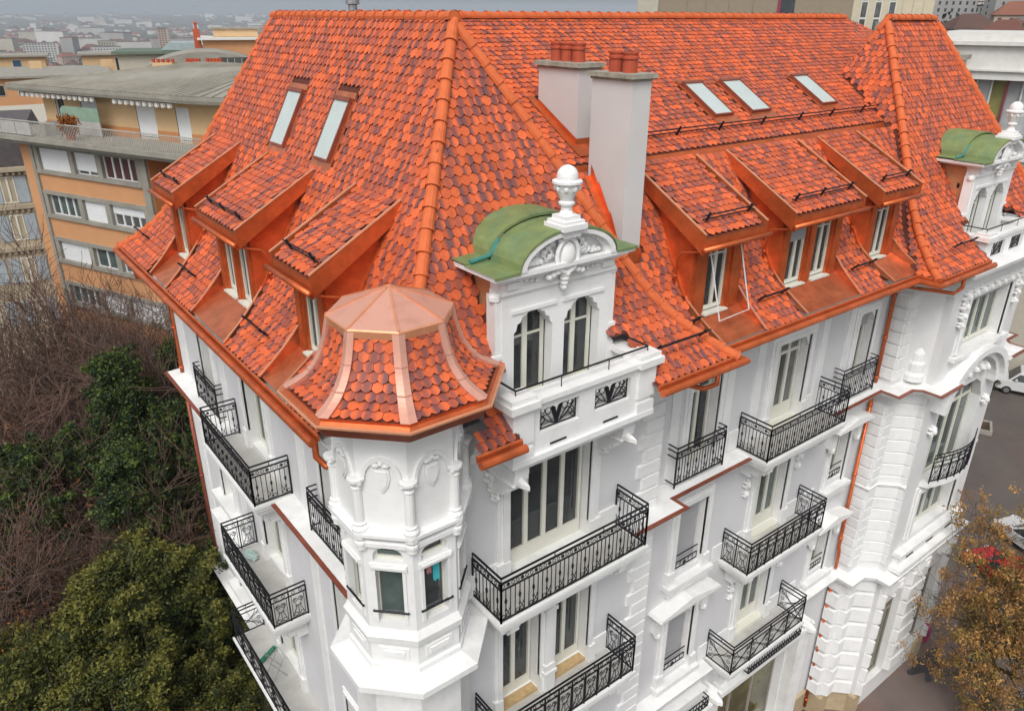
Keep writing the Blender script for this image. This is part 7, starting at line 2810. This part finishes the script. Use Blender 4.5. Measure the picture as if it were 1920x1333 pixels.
R = random.Random(12)
for k in range(14):
    mb = MB()
    flat = k % 5 == 4
    big = k % 7 == 6
    lx, ly, h = (R.uniform(24, 40), R.uniform(12, 15), R.uniform(16, 24)) if big else (R.uniform(12, 20), R.uniform(9, 13), R.uniform(7, 12))
    iw, ir = R.randrange(5), R.randrange(4)
    house_geo(mb, 0, 0, 0, lx, ly, h, 0, flat or big, iw, 5 + ir, True)
    looks.append((('long ' if big else '') + ['white', 'tan', 'pinkish', 'grey', 'bright white'][iw], ['brown red', 'dark brown', 'grey', 'rusty red'][ir] + (' flat' if flat or big else ' hipped'), 'block' if big else 'house'))
    variants.append(mb.mesh('town_house', MATL, recalc=False, origin=(0, 0, 0))[0])
pos = []
def clear(x, y, rmin):
    for (a, b) in pos[-60:]:
        if (a - x) ** 2 + (b - y) ** 2 < rmin ** 2:
            return False
    return True
near, far = [], []
tries = 0
while len(near) < 140 and tries < 6000:             # hillside on the right
    tries += 1
    th = math.radians(R.uniform(15.5, 33))
    rr = 215 + 800 * R.random() ** 1.2
    x, y = rr * math.cos(th), rr * math.sin(th)
    if clear(x, y, 13):
        pos.append((x, y))
        near.append((x, y, R.randrange(14) if rr > 300 else R.choice((0, 1, 2, 3, 5)), R.uniform(0, 3.14), R.uniform(0.7, 1.0)))
n2 = 0
while n2 < 155:                                     # plain on the left, nearest rows
    th = math.radians(R.uniform(56, 92))
    dep = math.radians(R.uniform(2.2, 4.6))
    rr = 71 / math.tan(dep)
    x, y = rr * math.cos(th), rr * math.sin(th)
    pos.append((x, y))
    near.append((x, y, R.randrange(14), R.uniform(0, 3.14), R.uniform(0.8, 1.25)))
    n2 += 1
for x, y, k, rz, s in near:
    o = bpy.data.objects.new('town_house', variants[k])
    C.objects.link(o)
    o.location = (x, y, terrain(x, y))
    o.rotation_euler = (0, 0, rz)
    o.scale = (s, s, s)
    right = math.atan2(y, x) < math.radians(45)
    wl_, rl_, kl_ = looks[k]
    th, rr = math.degrees(math.atan2(y, x)), math.hypot(x, y)
    if right:
        where = ('lower' if rr < 420 else 'middle' if rr < 640 else 'upper') + ' hillside, ' + ('left' if th > 24 else 'centre' if th > 20 else 'right') + ' part'
    else:
        where = ('nearest' if rr < 1150 else 'second' if rr < 1500 else 'third') + ' row of the hazy plain, ' + ('left' if th > 82 else 'centre' if th > 72 else 'right') + ' part'
    tag(o, '%s %s with %s roof, %s' % (wl_, kl_, rl_, where), 'house', 'houses on the hillside' if right else 'houses on the hazy plain')
mb = MB()
for k in range(1500):
    th = math.radians(R.uniform(54, 93) if k % 4 else R.uniform(33, 56))
    dep = math.radians(R.uniform(0.55, 2.9))
    rr = 71 / math.tan(dep)
    x, y = rr * math.cos(th), rr * math.sin(th)
    big = R.random() < 0.10
    g = 1.0 + rr / 6000
    lx, ly, h = (R.uniform(25, 60), 14, R.uniform(18, 34)) if big else (R.uniform(12, 26), R.uniform(9, 14), R.uniform(6, 11))
    house_geo(mb, x, y, terrain(x, y), lx * g, ly * g, h, R.uniform(0, 3.14), big or R.random() < 0.2, R.choice((0, 0, 1, 3, 4, 4)), 5 + R.randrange(4), False)
o_ = mb.build('distant_town', MATL, None, recalc=False)
o_['kind'] = 'stuff'
# a few taller blocks that stand out
for x, y, lx, ly, h, mw, lab in ((352, 1355, 14, 14, 48, 2, 'reddish tower block standing out in the hazy town'), (190, 1420, 46, 13, 26, 4, 'long white apartment slab left of the reddish tower'), (262, 1330, 40, 14, 24, 4, 'long white apartment slab next to the reddish tower'), (300, 1500, 30, 13, 24, 1, 'cream apartment slab behind the white ones')):
    t = thing('tower_block', (x, y, terrain(x, y)), lab, 'tower block')
    mb = MB(Fr((x, y, terrain(x, y)), XU, XN))
    mb.box(-lx / 2, lx / 2, -ly / 2, ly / 2, -5, h)
    mb.build('wall', HW[mw], t)
    mb = MB(Fr((x, y, terrain(x, y)), XU, XN))
    for j in range(int(h / 3.2)):
        for k in range(int(lx / 4)):
            mb.box(-lx / 2 + 4 * k + 0.6, -lx / 2 + 4 * k + 2.8, ly / 2, ly / 2 + 0.3, 3.2 * j + 1, 3.2 * j + 2.6)
    mb.build('window_rows', HWIN, t)
    mb = MB(Fr((x, y, terrain(x, y)), XU, XN))
    mb.box(-lx / 2 - 0.4, lx / 2 + 0.4, -ly / 2 - 0.4, ly / 2 + 0.4, h + 0.01, h + 0.8)
    mb.build('roof', HR[2], t)
# woods and garden trees between the houses
cs = []
for k in range(2600):
    if k % 3:
        th = math.radians(R.uniform(50, 94))
        rr = 71 / math.tan(math.radians(R.uniform(0.6, 5.0)))
    else:
        th = math.radians(R.uniform(14, 34))
        rr = R.uniform(130, 800)
    x, y = rr * math.cos(th), rr * math.sin(th)
    s = 2.2 if rr < 900 else 5.0
    cs.append((x, y, terrain(x, y) + s * 0.9, s))
vs, fs, mi = leaf_cloud(cs, 60000, 3.0, 1.6, 91, up=0.4, mats=3)
o_ = bpy.data.objects.new('distant_trees', np_mesh('distant_trees', vs, fs, mi, [FIR3, RUST2, FIR1]))
C.objects.link(o_)
o_['kind'] = 'stuff'

# ================================================================== haze
HAZE_DENSITY = 0.00017
hm = bpy.data.materials.new('haze')
hm.use_nodes = True
t = hm.node_tree
t.nodes.clear()
ho = t.nodes.new('ShaderNodeOutputMaterial')
pv = t.nodes.new('ShaderNodeVolumePrincipled')
pv.inputs['Color'].default_value = (0.80, 0.88, 0.98, 1)
pv.inputs['Density'].default_value = HAZE_DENSITY
pv.inputs['Anisotropy'].default_value = 0.2
t.links.new(pv.outputs[0], ho.inputs['Volume'])
mb = MB()
mb.box(-10500, 10500, -10500, 10500, -70, 140)
o_ = mb.build('haze', hm, None)
o_['kind'] = 'stuff'
